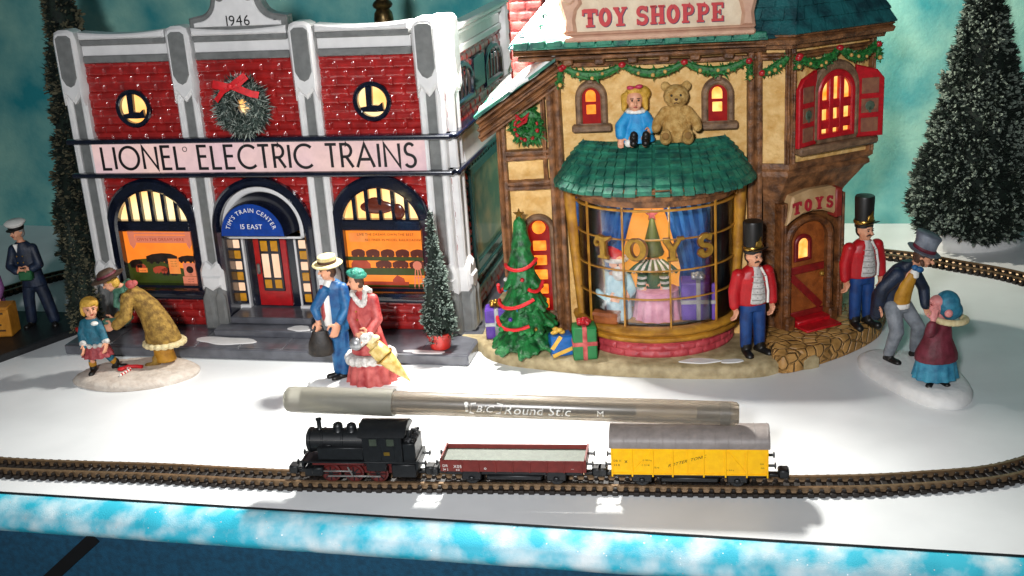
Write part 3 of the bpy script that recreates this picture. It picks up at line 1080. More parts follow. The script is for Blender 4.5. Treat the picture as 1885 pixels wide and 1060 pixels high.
def hole(a, b):
    for A_ in ARCHES:
        if in_arch(a, b, *A_): return True
    for cx in (-5.35, 0.0, 5.35):
        if (a - cx) ** 2 + (b - 10.38) ** 2 < 0.55: return True
    return False


mb = MB()
bricks(mb, -8.1, 8.1, 0.46, 7.55, F0, inside=hole, seed=3)
bricks(mb, -8.1, 8.1, 8.9, 12.4, F0, inside=hole, seed=4)
wall = mb.build('front_wall', M['brick'], HS, recalc=False, smooth=60)
mb = MB()


def shole(a, b):
    return (3.9 < a < 7.0 and 10.0 < b < 10.9) or (9.6 < a < 12.6 and 9.8 < b < 10.8) or (5.2 < a < 12.6 and 2.5 < b < 6.6)


bricks(mb, 2.9, 13.9, 0.46, 7.6, FX(8.35), inside=shole, seed=5)
bricks(mb, 2.9, 13.9, 8.9, 12.2, FX(8.35), inside=shole, seed=6)
mb.build('side_wall', M['brick'], HS, recalc=False, smooth=60)
mb = MB()
mb.box(-8.1, 8.1, 13.5, 13.8, 0.45, 12.0, 0.02)
mb.box(-8.35, -8.1, 2.9, 13.8, 0.45, 12.0, 0.02)
mb.build('rear_wall', M['brick'], HS)
mb = MB()
mb.box(-8.3, 8.3, 2.9, 13.7, 11.3, 11.45, 0.02)
mb.build('roof', M['snow'], HS)
# dark core behind the openings
mb = MB(); mb.box(-7.9, 8.1, 4.2, 13.4, 0.5, 11.3)
mb.build('core', M['black'], HS)


# --- pilasters
def pilaster(cx, mp, corner=0):
    mb = MB()
    # base
    mb.prism([(cx - 0.58, 0.45), (cx + 0.58, 0.45), (cx + 0.55, 2.2), (cx + 0.48, 2.55), (cx - 0.48, 2.55), (cx - 0.55, 2.2)], mp, -0.2, 0.56, b=0.14, mi=1)
    for dx in (-0.3, 0.3):
        mb.prism([(cx + dx - 0.26, 0.5), (cx + dx + 0.26, 0.5), (cx + dx + 0.24, 2.0), (cx + dx, 2.5), (cx + dx - 0.24, 2.0)], mp, 0.4, 0.66, b=0.1, mi=1)
    # white capital over the base
    mb.prism([(cx - 0.56, 2.25), (cx + 0.56, 2.25), (cx + 0.56, 3.15), (cx + 0.42, 3.5), (cx + 0.25, 3.6), (cx, 3.38), (cx - 0.25, 3.6), (cx - 0.42, 3.5), (cx - 0.56, 3.15)], mp, -0.2, 0.52, b=0.12, mi=0)
    mb.prism([(cx - 0.5, 2.5), (cx, 2.2), (cx + 0.5, 2.5), (cx + 0.5, 3.0), (cx - 0.5, 3.0)], mp, 0.3, 0.6, b=0.12, mi=0)
    for (z0, z1) in ((3.3, 7.5), (9.0, 11.2)):
        mb.prism([(cx - 0.5, z0), (cx - 0.2, z0), (cx - 0.2, z1), (cx - 0.5, z1)], mp, -0.2, 0.36, b=0.08, mi=0)
        mb.prism([(cx + 0.2, z0), (cx + 0.5, z0), (cx + 0.5, z1), (cx + 0.2, z1)], mp, -0.2, 0.36, b=0.08, mi=0)
        mb.prism([(cx - 0.22, z0), (cx + 0.22, z0), (cx + 0.22, z1), (cx - 0.22, z1)], mp, -0.2, 0.22, b=0.0, mi=1)
    # upper capital
    mb.prism([(cx - 0.5, 10.55), (cx - 0.3, 10.95), (cx, 10.6), (cx + 0.3, 10.95), (cx + 0.48, 10.55), (cx + 0.54, 11.4), (cx + 0.54, 13.3), (cx + 0.44, 13.64), (cx + 0.22, 13.74), (cx - 0.22, 13.74), (cx - 0.44, 13.64), (cx - 0.54, 13.3), (cx - 0.54, 11.4)], mp, -0.25, 0.52, b=0.12, mi=0)
    mb.prism([(cx - 0.36, 11.75), (cx - 0.2, 11.45), (cx, 11.35), (cx + 0.2, 11.45), (cx + 0.36, 11.75), (cx + 0.36, 13.4), (cx + 0.2, 13.52), (cx - 0.2, 13.52), (cx - 0.36, 13.4)], mp, 0.42, 0.55, b=0.02, mi=1)
    # sign-band strip
    mb.prism([(cx - 0.5, 7.4), (cx - 0.24, 7.4), (cx - 0.24, 9.05), (cx - 0.5, 9.05)], mp, -0.2, 0.37, b=0.06, mi=0)
    mb.prism([(cx + 0.24, 7.4), (cx + 0.5, 7.4), (cx + 0.5, 9.05), (cx + 0.24, 9.05)], mp, -0.2, 0.37, b=0.06, mi=0)
    return mb


for cx in (-7.88, -2.7, 2.7, 7.88):
    mb = pilaster(cx, F0)
    if abs(cx) < 5:   # sign passes in front
        pass
    if abs(cx) > 5:
        mb.prism([(cx - 0.22, 7.4), (cx + 0.22, 7.4), (cx + 0.22, 9.05), (cx - 0.22, 9.05)], F0, -0.2, 0.24, mi=1)
    mb.build('pilaster', [M['gwhite'], M['ggrey']], HS)
for cy in (3.42, 13.3):
    mb = pilaster(cy, FX(8.35))
    o = mb.build('pilaster', [M['gwhite'], M['ggrey']], HS)
    if cy > 10: o.scale.z = 0.945
# --- cornice
mb = MB()
for (a0, a1) in ((-7.25, -3.3), (-2.08, 2.08), (3.3, 7.25)):
    mb.mbox(F0, a0, a1, 12.3, 12.62, -0.1, 0.3, 0.05, 1)
    mb.mbox(F0, a0, a1, 12.6, 13.06, -0.1, 0.24, 0.03, 0)
    mb.mbox(F0, a0, a1, 13.04, 13.32, -0.1, 0.36, 0.06, 1)
    pts = [(a0, 13.3)] + [(a1, 13.3)] + [(a1 - (a1 - a0) * i / 8, 13.5 + 0.12 * (abs(i - 4) / 4) ** 2) for i in range(9)]
    mb.prism(pts, F0, -0.3, 0.42, b=0.06, mi=0)
mb.build('cornice', [M['gwhite'], M['ggrey']], HS)
mb = MB()
SX = FX(8.35)
mb.mbox(SX, 4.0, 12.7, 12.2, 12.5, -0.1, 0.2, 0.04, 0)
mb.mbox(SX, 4.0, 12.7, 12.5, 13.0, -0.1, 0.12, 0.03, 0)
mb.mbox(SX, 4.0, 12.7, 13.0, 13.2, -0.1, 0.26, 0.05, 0)
mb.mbox(SX, 4.0, 13.9, 13.2, 13.42, -0.35, 0.32, 0.06, 0)
mb.box(-8.3, 8.3, 13.4, 13.9, 11.8, 12.5, 0.06)
mb.box(-8.4, -8.0, 3.3, 13.7, 11.8, 12.6, 0.06)
sp_ = mb.build('side_parapet', M['gwhite'], HS); sp_.location.z = -0.3
# --- pediment with year
ped = [(-2.15, 13.3), (2.15, 13.3), (2.15, 13.75)] + [(2.15 - 0.28 + 0.0, 14.1)] + arc(1.65, 14.85, 0.72, 0.72, -70, -180, 8)
ped = [(-2.15, 13.4), (2.15, 13.4), (2.15, 14.0), (1.75, 14.08)] + arc(1.75, 14.75, 0.67, 0.67, -90, -170, 8) + [(0.98, 15.0), (0.72, 15.35)] + arc(0.0, 15.1, 0.62, 0.6, 25, 155, 10) + [(-0.72, 15.35), (-0.98, 15.0)] + arc(-1.75, 14.75, 0.67, 0.67, -10, -90, 8) + [(-2.15, 14.0)]
mb = MB()
mb.prism(ped, F0, -0.3, 0.3, b=0.08, mi=1)
mb.prism(offset_poly(ped, -0.24), F0, 0.2, 0.36, b=0.03, mi=0)
for sx in (-1, 1):
    mb.prism(circ(sx * 0.62, 14.85, 0.22, 16), F0, 0.3, 0.42, b=0.05, mi=1)
pedo = mb.build('pediment', [M['gwhite'], M['ggrey']], HS)
mb = MB()
btext(mb, '1946', 0.03, 13.66, 0.6, FY(YF - 0.365), 0.004)
mb.build('lettering', M['black'], pedo, smooth=None)
# --- sign band
mb = MB()
mb.mbox(F0, -7.5, 7.5, 7.58, 8.9, -0.05, 0.39, 0.02)
sign = mb.build('sign_band', M['signlit'], HS)
mb = MB()
stroke_text(mb, 'LIONEL ELECTRIC TRAINS', SANS, -7.1, 7.76, 0.97, FY(YF - 0.39), 0.0, 0.03, w=0.12, fit=14.2)
mb.ribbon(circ(-3.12, 8.6, 0.1, 14), 0.025, FY(YF - 0.39), 0, 0.02, closed=True)
mb.build('lettering', M['black'], sign, smooth=None)
mb = MB()
for (z0, z1) in ((7.38, 7.6), (8.87, 9.1)):
    mb.mbox(F0, -8.6, 8.62, z0, z1, -0.1, 0.56, 0.07, seg=2)
    mb.box(8.3, 8.92, 2.5, 12.4, z0, z1, 0.07)
mb.build('band_moulding', M['navy'], HS)
mb = MB()
mb.prism([(8.3, 7.6), (8.78, 7.6), (8.62, 8.87), (8.3, 8.87)], lambda a, b, c: (a, c, b), 3.9, 12.3)
mb.build('side_ledge', M['gwhite'], HS, smooth=None)

# --- round windows with emblem
def round_window(cx, cz, r, emblem=True):
    mb = MB()
    mb.frame(circ(cx, cz, r, 36), circ(cx, cz, r * 0.76, 36), F0, -0.2, 0.22, b=0.05)
    w = mb.build('round_window', M['navy'], HS)
    mb = MB(); mb.prism(circ(cx, cz, r * 0.8, 36), F0, -0.2, -0.02)
    mb.build('pane', M['glow'], w, smooth=None)
    if emblem:
        mb = MB()
        mb.ribbon([(cx - 0.1, cz + r * 0.82), (cx - 0.14, cz - r * 0.4)], [0.28, 0.24], F0, -0.02, 0.14)
        mb.ribbon([(cx - r * 0.62, cz - r * 0.40), (cx + r * 0.1, cz - r * 0.36), (cx + r * 0.45, cz - r * 0.36), (cx + r * 0.5, cz - r * 0.08)], [0.18, 0.28, 0.24, 0.04], F0, -0.02, 0.143)
        mb.build('emblem', M['navy'], w)


round_window(-5.35, 10.33, 0.82)
round_window(5.35, 10.42, 0.82)
round_window(0.0, 10.38, 0.7, False)

# --- display windows
def display_window(cx, zs, side):
    z0 = 1.95
    mb = MB()
    mb.frame(arch(cx, 2.27, z0, zs, 28), arch(cx, 1.72, z0 + 0.45, zs, 28), F0, -0.2, 0.3, b=0.1)
    mb.mbox(F0, cx - 1.75, cx + 1.75, zs - 0.12, zs + 0.36, -0.2, 0.22, 0.06)
    mb.mbox(F0, cx - 2.4, cx + 2.4, z0 - 0.08, z0 + 0.36, -0.1, 0.62, 0.1, seg=2)
    for k in range(5):
        xx = cx - 1.15 + 0.575 * k
        mb.mbox(F0, xx - 0.09, xx + 0.09, zs + 0.3, zs + 1.75, -0.2, 0.1, 0.03)
    w = mb.build('display_window', M['navy'], HS)
    mb = MB(); mb.prism(arch(cx, 1.8, zs + 0.2, zs + 0.21, 28, rise=1.6), F0, -0.25, -0.1)
    mb.build('lunette', M['glow'], w, smooth=None)
    mb = MB(); mb.mbox(F0, cx - 1.75, cx + 1.75, z0 + 0.3, zs - 0.1, -0.25, -0.12)
    ps = mb.build('poster', M['poster'], w, smooth=None)
    return w, ps


def pp(name, poly, c, mat, parent, b=0.0):
    mb = MB(); mb.prism(poly, F0, -0.12, c, b=b); return mb.build(name, mat, parent, smooth=None)


def rect(a0, a1, b0, b1): return [(a0, b0), (a1, b0), (a1, b1), (a0, b1)]


def carsil(mb, x0, z0, w, h, k=0):
    r = h * 0.2
    mb.prism([(x0, z0 + r), (x0 + w, z0 + r), (x0 + w, z0 + h * 0.7), (x0 + w * 0.8, z0 + h * 0.95), (x0 + w * 0.5, z0 + h), (x0 + w * 0.2, z0 + h * 0.9), (x0, z0 + h * 0.7)], F0, -0.12, -0.085 + 0.004 * (k % 2))
    for f in (0.15, 0.35, 0.65, 0.85):
        mb.prism(circ(x0 + w * f, z0 + r * 0.9, r * 0.9, 10), F0, -0.12, -0.08)


# left poster
w1, p1 = display_window(-5.3, 5.0, -1)
cx = -5.3
mb = MB()
mb.prism(rect(cx - 1.15, cx + 1.3, 4.28, 4.62), F0, -0.12, -0.1)
mb.prism([(cx - 1.5, 4.8), (cx - 1.2, 4.8), (cx - 1.15, 4.2), (cx - 1.3, 4.0), (cx - 1.45, 4.2)], F0, -0.12, -0.095)
mb.prism([(cx + 1.3, 4.8), (cx + 1.6, 4.8), (cx + 1.55, 4.2), (cx + 1.42, 4.0), (cx + 1.32, 4.2)], F0, -0.12, -0.095)
mb.prism(rect(cx - 1.3, cx + 1.45, 4.66, 4.76), F0, -0.12, -0.1)
mb.build('poster_banner', M['p_pink'], w1, smooth=None)
mb = MB(); btext(mb, 'OWN THE DREAM HERE', cx + 0.08, 4.37, 0.2, F0, -0.094); mb.build('lettering', M['p_red'], w1, smooth=None)
mb = MB(); mb.prism([(cx - 1.75, 2.25)] + [(cx + 1.75, 2.25), (cx + 1.75, 3.0), (cx + 0.9, 3.1), (cx, 3.4), (cx - 0.6, 3.55), (cx - 1.2, 3.5), (cx - 1.75, 3.3)], F0, -0.12, -0.11)
mb.build('poster_hill', M['p_green'], w1, smooth=None)
mb = MB(); carsil(mb, cx - 0.75, 3.3, 1.5, 0.5); carsil(mb, cx + 0.8, 3.35, 0.9, 0.35); carsil(mb, cx - 0.1, 2.75, 0.8, 0.4); carsil(mb, cx - 1.6, 3.1, 0.6, 0.4)
mb.build('poster_engine', M['p_dark'], w1, smooth=None)
mb = MB(); carsil(mb, cx - 0.5, 2.85, 0.7, 0.35); carsil(mb, cx + 0.3, 3.15, 0.5, 0.3); carsil(mb, cx - 1.35, 2.9, 0.5, 0.4)
mb.build('poster_cars', M['p_red'], w1, smooth=None)
for (a0, a1, b0, b1, m_) in ((cx + 0.3, cx + 0.82, 2.85, 3.55, 'p_org'), (cx + 1.0, cx + 1.6, 2.75, 3.35, 'p_pink'), (cx + 0.9, cx + 1.66, 2.4, 2.72, 'p_pink'), (cx - 1.2, cx - 0.8, 2.9, 3.1, 'p_org')):
    mb = MB(); mb.prism(rect(a0, a1, b0, b1), F0, -0.12, -0.07); cd = mb.build('display_card', M[m_], w1, smooth=None)
    mb = MB()
    for q in range(3):
        btext(mb, 'toy rail', (a0 + a1) / 2, b1 - 0.14 - q * 0.11, 0.09, F0, -0.066)
    if a1 - a0 > 0.55 and b1 - b0 > 0.5:
        mb = MB(); mb.prism(circ((a0 + a1) / 2, (b0 + b1) / 2, 0.17, 14), F0, -0.1, -0.065); btext(mb, 'ride', (a0 + a1) / 2, b0 + 0.04, 0.1, F0, -0.066)
    mb.build('print', M['p_dark'], cd, smooth=None)
# right poster
w2, p2 = display_window(5.22, 5.08, 1)
cx = 5.22
mb = MB()
btext(mb, 'LIVE THE DREAM, OWN THE BEST', cx + 0.05, 4.66, 0.15, F0, -0.1, sx=1.05); mb.build('lettering', M['p_brown'], w2, smooth=None); mb = MB()
btext(mb, 'NO FINER IN MODEL RAILROADING', cx + 0.4, 4.42, 0.15, F0, -0.1, sx=1.0)
mb.build('lettering', M['p_brown'], w2, smooth=None)
mb = MB(); mb.prism(rect(cx - 1.6, cx - 0.75, 4.38, 4.78), F0, -0.12, -0.112); mb.build('poster_badge', M['p_org'], w2, smooth=None)
mb = MB()
for (b0, b1) in ((3.55, 3.72), (2.9, 3.22), (2.3, 2.5)):
    mb.prism(rect(cx - 1.75, cx + 1.75, b0, b1), F0, -0.12, -0.1 + b0 * 0.001)
mb.build('poster_shelf', M['p_green'], w2, smooth=None)
mb = MB()
for k in range(5): carsil(mb, cx - 1.55 + 0.66 * k, 3.7, 0.6, 0.36, k)
for k in range(3): carsil(mb, cx - 0.5 + 0.75 * k, 3.2, 0.7, 0.36, k)
mb.build('poster_cars', M['p_brown'], w2, smooth=None)
mb = MB(); mb.prism([(cx - 1.6, 3.2), (cx - 0.75, 3.2), (cx - 0.75, 3.4), (cx - 0.9, 3.55), (cx - 1.5, 3.55), (cx - 1.6, 3.4)], F0, -0.12, -0.08)
mb.prism([(cx + 0.2, 2.5), (cx + 0.75, 2.5), (cx + 0.7, 2.75), (cx + 0.4, 2.9), (cx + 0.2, 2.7)], F0, -0.12, -0.08)
mb.prism(rect(cx - 1.7, cx + 0.9, 2.45, 2.6), F0, -0.12, -0.09)
mb.build('poster_house', M['p_red'], w2, smooth=None)
mb = MB(); mb.prism(circ(cx + 1.35, 3.35, 0.2, 12), F0, -0.12, -0.07)
for dx in (-0.16, 0, 0.16): mb.ribbon([(cx + 1.35 + dx * 0.6, 3.2), (cx + 1.35 + dx * 1.2, 2.4)], 0.04, F0, -0.12, -0.07)
mb.ribbon([(cx + 1.2, 2.8), (cx + 1.5, 2.8)], 0.03, F0, -0.12, -0.068)
mb.build('poster_tower', M['p_pink'], w2, smooth=None)
# silhouette of a shade seen through the right lunette
mb = MB(); mb.ell((cx - 0.15, YF - 0.02, 5.95), (0.75, 0.09, 0.3)); mb.ell((cx + 0.75, YF - 0.02, 5.75), (0.3, 0.09, 0.35)); mb.ell((cx - 0.2, YF - 0.02, 6.1), (0.4, 0.09, 0.28))
mb.build('lunette_cap_print', M['p_brown'], w2)

# --- entrance
cx = -0.15
mb = MB()
mb.frame(arch(cx, 2.32, 0.45, 5.0, 30), arch(cx, 1.93, 0.45, 5.0, 30), F0, -0.95, 0.42, b=0.12)
ent = mb.build('door_arch', M['navy'], HS)
mb = MB()
mb.frame(arch(cx, 1.95, 4.6, 5.0, 30), arch(cx, 1.62, 4.6, 5.0, 30), F0, -0.9, 0.05, b=0.05)
mb.build('soffit', M['gwhite'], ent)
mb = MB(); mb.mbox(F0, cx - 2.0, cx + 2.0, 0.45, 7.2, -1.1, -0.9)
mb.build('door_wall', M['navy'], ent, smooth=None)
mb = MB()
ax = -0.44
for (r_, yb) in ():
    pass
n = 24
rings = []
for (rr, yy, cc, zc) in ((1.46, YF - 0.62, ax, 4.82), (1.5, YF - 0.5, ax, 4.82), (1.62, YF - 0.1, ax + 0.08, 4.86), (1.72, YF + 0.4, ax + 0.18, 4.9), (1.74, YF + 0.9, ax + 0.24, 4.92)):
    rings.append([(cc + rr * math.cos(math.pi * i / n), yy, zc + rr * 0.99 * math.sin(math.pi * i / n)) for i in range(n + 1)])
V = [p for r_ in rings for p in r_]
Fs = []
for k in range(len(rings) - 1):
    for i in range(n):
        Fs.append((k * (n + 1) + i, k * (n + 1) + i + 1, (k + 1) * (n + 1) + i + 1, (k + 1) * (n + 1) + i))
    Fs.append((k * (n + 1), (k + 1) * (n + 1), (k + 1) * (n + 1) + n, k * (n + 1) + n))
mb.add(V, Fs)
awn = mb.build('awning', M['navy'], HS)
mb = MB(); pl_ = [(ax + 1.44 * math.cos(math.pi * i / n), 4.83 + 1.42 * math.sin(math.pi * i / n)) for i in range(n + 1)]
mb.prism(pl_, FY(YF - 0.6), -0.05, 0.06, b=0.03)
face = mb.build('awning_face', M['awnblue'], awn)
mb = MB()
arctext(mb, "TIM'S TRAIN CENTER", ax, 4.86, 1.03, 0.27, FY(YF - 0.66), 0.004, sx=0.95, track=0.035)
mb.build('lettering', M['whitepaint'], face, smooth=None); mb = MB()
btext(mb, '15 EAST', ax, 5.16, 0.3, FY(YF - 0.66), 0.004)
mb.build('lettering', M['whitepaint'], face, smooth=None)
yd = YF + 0.9
FD = FY(yd)
dc = -0.4
mb = MB(); mb.mbox(FD, dc - 0.78, dc + 0.78, 1.15, 4.9, -0.05, 0.1, 0.03)
door = mb.build('door', M['dred'], HS)
mb = MB(); mb.mbox(FD, dc - 0.5, dc + 0.52, 1.85, 4.55, 0.08, 0.15, 0.03)
df = mb.build('door_light_frame', M['navy'], door)
for xx in (dc - 0.24, dc + 0.24):
    for (z0, z1, m_) in ((2.0, 2.4, 'amber'), (2.5, 3.6, 'glowp'), (3.72, 4.2, 'amber')):
        mb = MB(); mb.mbox(FD, xx - 0.165, xx + 0.165, z0, z1, 0.14, 0.18, 0.03)
        mb.build('pane', M[m_], df)
mb = MB(); mb.mbox(FD, dc - 0.7, dc - 0.54, 2.65, 3.15, 0.1, 0.24, 0.05)
mb.build('handle', M['steel'], door)
for (x0, sgn) in ((-1.98, 0), (1.18, 1)):
    mb = MB()
    mb.mbox(FD, x0 - 0.32, x0 + 0.32, 1.1, 4.9, -0.05, 0.14, 0.03, 0)
    for dx in (-0.34, 0.34):
        mb.mbox(FD, x0 + dx - 0.05, x0 + dx + 0.05, 1.1, 4.9, -0.05, 0.2, 0.02, 1)
    mb.mbox(FD, x0 - 0.4, x0 + 0.4, 1.0, 1.22, -0.05, 0.28, 0.03, 1)
    sl = mb.build('sidelight', [M['navy'], M['gwhite']], HS)
    for k in range(7):
        z0 = 1.36 + 0.5 * k
        mb = MB(); mb.mbox(FD, x0 - 0.18, x0 + 0.18, z0, z0 + 0.38, 0.12, 0.18, 0.05)
        mb.build('pane', M['amber' if k % 2 == 0 else 'glowp'], sl)
mb = MB()
mb.box(-2.55, 2.25, 1.5, 3.9, 0.45, 0.78, 0.05)
mb.box(-2.05, 1.75, 2.25, 3.9, 0.78, 1.1, 0.05)
mb.build('door_steps', M['gwalk'], HS)
# snow patches on the pavement and steps
for (sx_, sy_, sz_, ra, rb) in ((-1.75, 1.0, 0.475, 1.35, 0.42), (1.35, 1.85, 0.785, 0.55, 0.3), (7.4, 0.35, 0.475, 0.9, 0.16), (-4.3, 0.5, 0.475, 0.5, 0.2)):
    mb = MB()
    rs = random.Random(int(sx_ * 100))
    ph = [rs.uniform(0, 6) for _ in range(3)]
    pl_ = []
    for i in range(30):
        a = i * math.pi / 15
        q = 1 + 0.12 * math.sin(2 * a + ph[0]) + 0.1 * math.sin(3 * a + ph[1]) + 0.06 * math.sin(5 * a + ph[2])
        pl_.append((sx_ + ra * q * math.cos(a), sy_ + rb * q * math.sin(a)))
    mb.prism(pl_, FZ(sz_ - 0.02), 0, 0.05, b=0.03)
    mb.build('snow_patch', M['gwhite'], slab)
# --- right flank
SX = FX(8.35)
for (cy, hw) in ((5.3, 1.55), (10.9, 1.5)):
    mb = MB()
    mb.frame(arch(cy, hw + 0.25, 9.72, 10.5, 20, rise=1.05), arch(cy, hw - 0.1, 10.0, 10.5, 20, rise=0.75), SX, -0.2, 0.22, b=0.08)
    for k in range(4):
        yy = cy - 0.9 + 0.6 * k
        mb.mbox(SX, yy - 0.1, yy + 0.1, 9.9, 11.2, -0.1, 0.12, 0.03)
    w = mb.build('side_window', M['navy'], HS)
    mb = MB(); mb.prism(arch(cy, hw, 9.9, 10.5, 20, rise=0.85), SX, -0.2, -0.02)
    mb.build('pane', M['glowp'], w, smooth=None)
mb = MB(); mb.mbox(SX, 7.2, 9.2, 9.95, 11.4, -0.05, 0.18, 0.05); mb.build('side_panel', M['navy'], HS)
mb = MB(); mb.frame(rect(5.1, 12.7, 2.0, 7.0), rect(5.5, 12.4, 2.7, 6.6), SX, -0.1, 0.25, b=0.05)
M['gpanel'] = pmat('glazed_dark_green', '#1d3b3a', rough=0.25, var=0.2, coat=0.7)
M['mural'] = pmat('painted_mural', '#66805e', rough=0.45, col2='#c9b078', scale=0.9, coat=0.5, detail=6, mixlo=0.42, mixhi=0.72)
mp_ = mb.build('mural_frame', M['gpanel'], HS)
mb = MB(); mb.mbox(SX, 5.4, 12.5, 2.6, 6.7, -0.1, 0.08); mb.build('mural', M['mural'], mp_, smooth=None)
mb = MB()
for k in range(15): mb.mbox(SX, 5.2 + 0.5 * k, 5.5 + 0.5 * k, 7.02, 7.36, -0.05, 0.24, 0.04)
mb.build('dentils', M['gpanel'], HS)
mb = MB()
for z0 in (2.05, 1.5): mb.mbox(SX, 5.0, 12.9, z0, z0 + 0.22, 0.0, 0.34, 0.05)
mb.build('sill_bars', M['gpanel'], HS)
# --- roof ornament
mb = MB()
mb.lathe([(0.42, 11.4), (0.44, 13.0), (0.4, 13.25), (0.3, 13.4), (0.42, 13.5), (0.46, 13.6), (0.4, 13.72), (0.3, 13.8), (0.34, 14.0), (0.36, 14.5), (0.2, 14.9), (0.08, 15.3)], (4.05, 9.0, 0.0), 24)
mb.build('roof_vent', pmat('dark_bronze', '#5a4826', rough=0.35, col2='#2a2418', scale=3, metal=0.8), HS)

# ============================================================ TOY SHOP (right building)
SA = math.atan2(-0.139, 0.990)
SO = Vector((2.2, 47.2, 0.0))
SM = Matrix.Translation(SO) @ Matrix.Rotation(SA, 4, 'Z')


def S(x, y, z): return SM @ Vector((x, y, z))


M['stucco'] = pmat('cream_stucco', '#cc9c52', rough=0.62, col2='#e4bc7a', scale=2.2, detail=7, bump=0.7, bscale=5)
M['wood'] = pmat('painted_timber', '#52331c', rough=0.5, col2='#98653c', scale=2.4, detail=8, bump=0.5, bscale=10, mixlo=0.38, mixhi=0.7)
M['dkwood'] = pmat('dark_timber', '#46260f', rough=0.5, col2='#7c4a22', scale=2.4, detail=8, bump=0.5, bscale=10)
M['goldwood'] = pmat('ochre_timber', '#8a5a1c', rough=0.45, col2='#b98428', scale=2.0, detail=6, bump=0.3, bscale=8)
M['shingle'] = pmat('green_shingle', '#114e44', rough=0.55, col2='#2e8064', scale=2.2, detail=7, bump=0.35, bscale=14)
M['teal'] = pmat('teal_roof', '#08343a', rough=0.55, col2='#195e60', scale=1.6, detail=7, bump=0.4, bscale=10)
M['pbrick'] = pmat('rose_brick', '#9c2f38', rough=0.5, col2='#bb4a50', scale=2.0, detail=5, bump=0.2, bscale=12)
M['chbrick'] = pmat('chimney_brick', '#8c3230', rough=0.55, col2='#b4544a', scale=2.0, detail=5, bump=0.3, bscale=12)
M['stone'] = pmat('tan_stone', '#7c5a2c', rough=0.6, col2='#b98c4c', scale=1.8, detail=6, bump=0.3, bscale=8)
M['base'] = pmat('base_paint', '#8d7c58', rough=0.6, col2='#b3a27c', scale=2.4, detail=8, bump=0.3, bscale=10)
M['signcream'] = pmat('sign_cream', '#cdb697', rough=0.55, col2='#dcc9ab', scale=2, bump=0.12, bscale=9)
M['signpink'] = pmat('sign_edge', '#b98a72', rough=0.55, col2='#caa184', scale=2, bump=0.2, bscale=8)
M['letterred'] = pmat('letter_red', '#b81a20', rough=0.5, var=0.1)
M['shred'] = pmat('shutter_red', '#b0101a', rough=0.42, var=0.18, scale=4, bump=0.1, bscale=12)
M['redglow'] = emat('red_glow_frame', '#b8141a', 0.28, '#d82a14', 3)
M['orglow'] = emat('orange_pane', '#ff6a14', 1.3, '#ffa83c', 3)
M['hotglow'] = emat('hot_pane', '#ff8a20', 1.5, '#ffd880', 2.2)
M['leaf'] = pmat('garland_green', '#0c4a1c', rough=0.5, col2='#2a7a34', scale=9, detail=3)
M['berry'] = pmat('berry_red', '#a51a22', rough=0.35, var=0.2, scale=5)
M['goldball'] = pmat('gold_ball', '#c79a52', rough=0.35, var=0.15, scale=5)
M['stonegrey'] = pmat('lintel_stone', '#5d4430', rough=0.6, col2='#85664a', scale=3, bump=0.4, bscale=10)
shop2 = thing('toy_shop', 'half-timbered cream toy shop with green shingle awning over a round bay window', 'model building', SO, SA)
G0 = FY(0.0)


def beam(mb, mp, p, q, w, prot, c0=-0.1, ridges=2, mi=0, seg=7, jit=0.018, seed=0):
    """sculpted timber with grooves along its length"""
    rs = random.Random(seed + int(p[0] * 100) + int(q[1] * 37))
    P, Q = Vector(p), Vector(q)
    d = (Q - P).normalized(); nn = Vector((-d.y, d.x))
    ns = ridges * 6
    V = []; Fs = []
    for i in range(seg + 1):
        c = P.lerp(Q, i / seg)
        row = []
        for k in range(ns + 1):
            f = k / ns
            hgt = prot * (0.72 + 0.28 * abs(math.sin(math.pi * ridges * f)) ** 0.6) if 0 < k < ns else c0
            off = (f - 0.5) * w
            o = nn * (off + rs.uniform(-jit, jit))
            V.append(mp(c.x + o.x, c.y + o.y, hgt + (rs.uniform(-jit, jit) if 0 < k < ns else 0)))
    m_ = ns + 1
    for i in range(seg):
        for k in range(ns):
            Fs.append((i * m_ + k, i * m_ + k + 1, (i + 1) * m_ + k + 1, (i + 1) * m_ + k))
    Fs.append(tuple(range(m_))); Fs.append(tuple(seg * m_ + k for k in range(ns, -1, -1)))
    return mb.add(V, Fs, mi)


# --- base
bl = [(-3.7, 0.4), (-3.62, -0.5), (-3.2, -1.25), (-2.3, -1.95), (-0.84, -2.45), (1.0, -2.95), (3.07, -3.3), (5.5, -3.5), (7.4, -3.42), (8.3, -3.0), (9.2, -2.0), (12.4, 1.4), (12.6, 8.2), (-3.2, 8.2), (-3.75, 4)]
blc = catmull([(p[0], p[1], 0) for p in bl[:11]] , 6)[:61]
bl2 = [(p.x, p.y) for p in blc] + bl[11:]
mb = MB(); mb.prism(bl2, FZ(0), 0.0, 0.5, b=0.12)
base2 = mb.build('base_slab', M['base'], shop2, smooth=50)
st = [(8.35, -3.0), (8.9, -2.95), (9.8, -2.35), (11.2, -1.2), (12.4, 0.2), (12.95, 1.5), (12.9, 3.0), (8.2, 1.0), (8.1, -2.2)]
stc = catmull([(p[0], p[1], 0) for p in st], 6)
M['flag'] = pmat('flagstone', '#8a6430', rough=0.55, col2='#c09050', scale=1.8, detail=6, bump=0.3, bscale=8)
nt = M['flag'].node_tree
vo = nt.nodes.new('ShaderNodeTexVoronoi'); vo.feature = 'DISTANCE_TO_EDGE'; vo.inputs['Scale'].default_value = 2.1
tc = nt.nodes.new('ShaderNodeTexCoord'); nt.links.new(tc.outputs['Object'], vo.inputs['Vector'])
bp = nt.nodes.new('ShaderNodeBump'); bp.inputs['Strength'].default_value = 0.9; bp.inputs['Distance'].default_value = 0.12
mr = nt.nodes.new('ShaderNodeMapRange'); mr.inputs['From Max'].default_value = 0.12
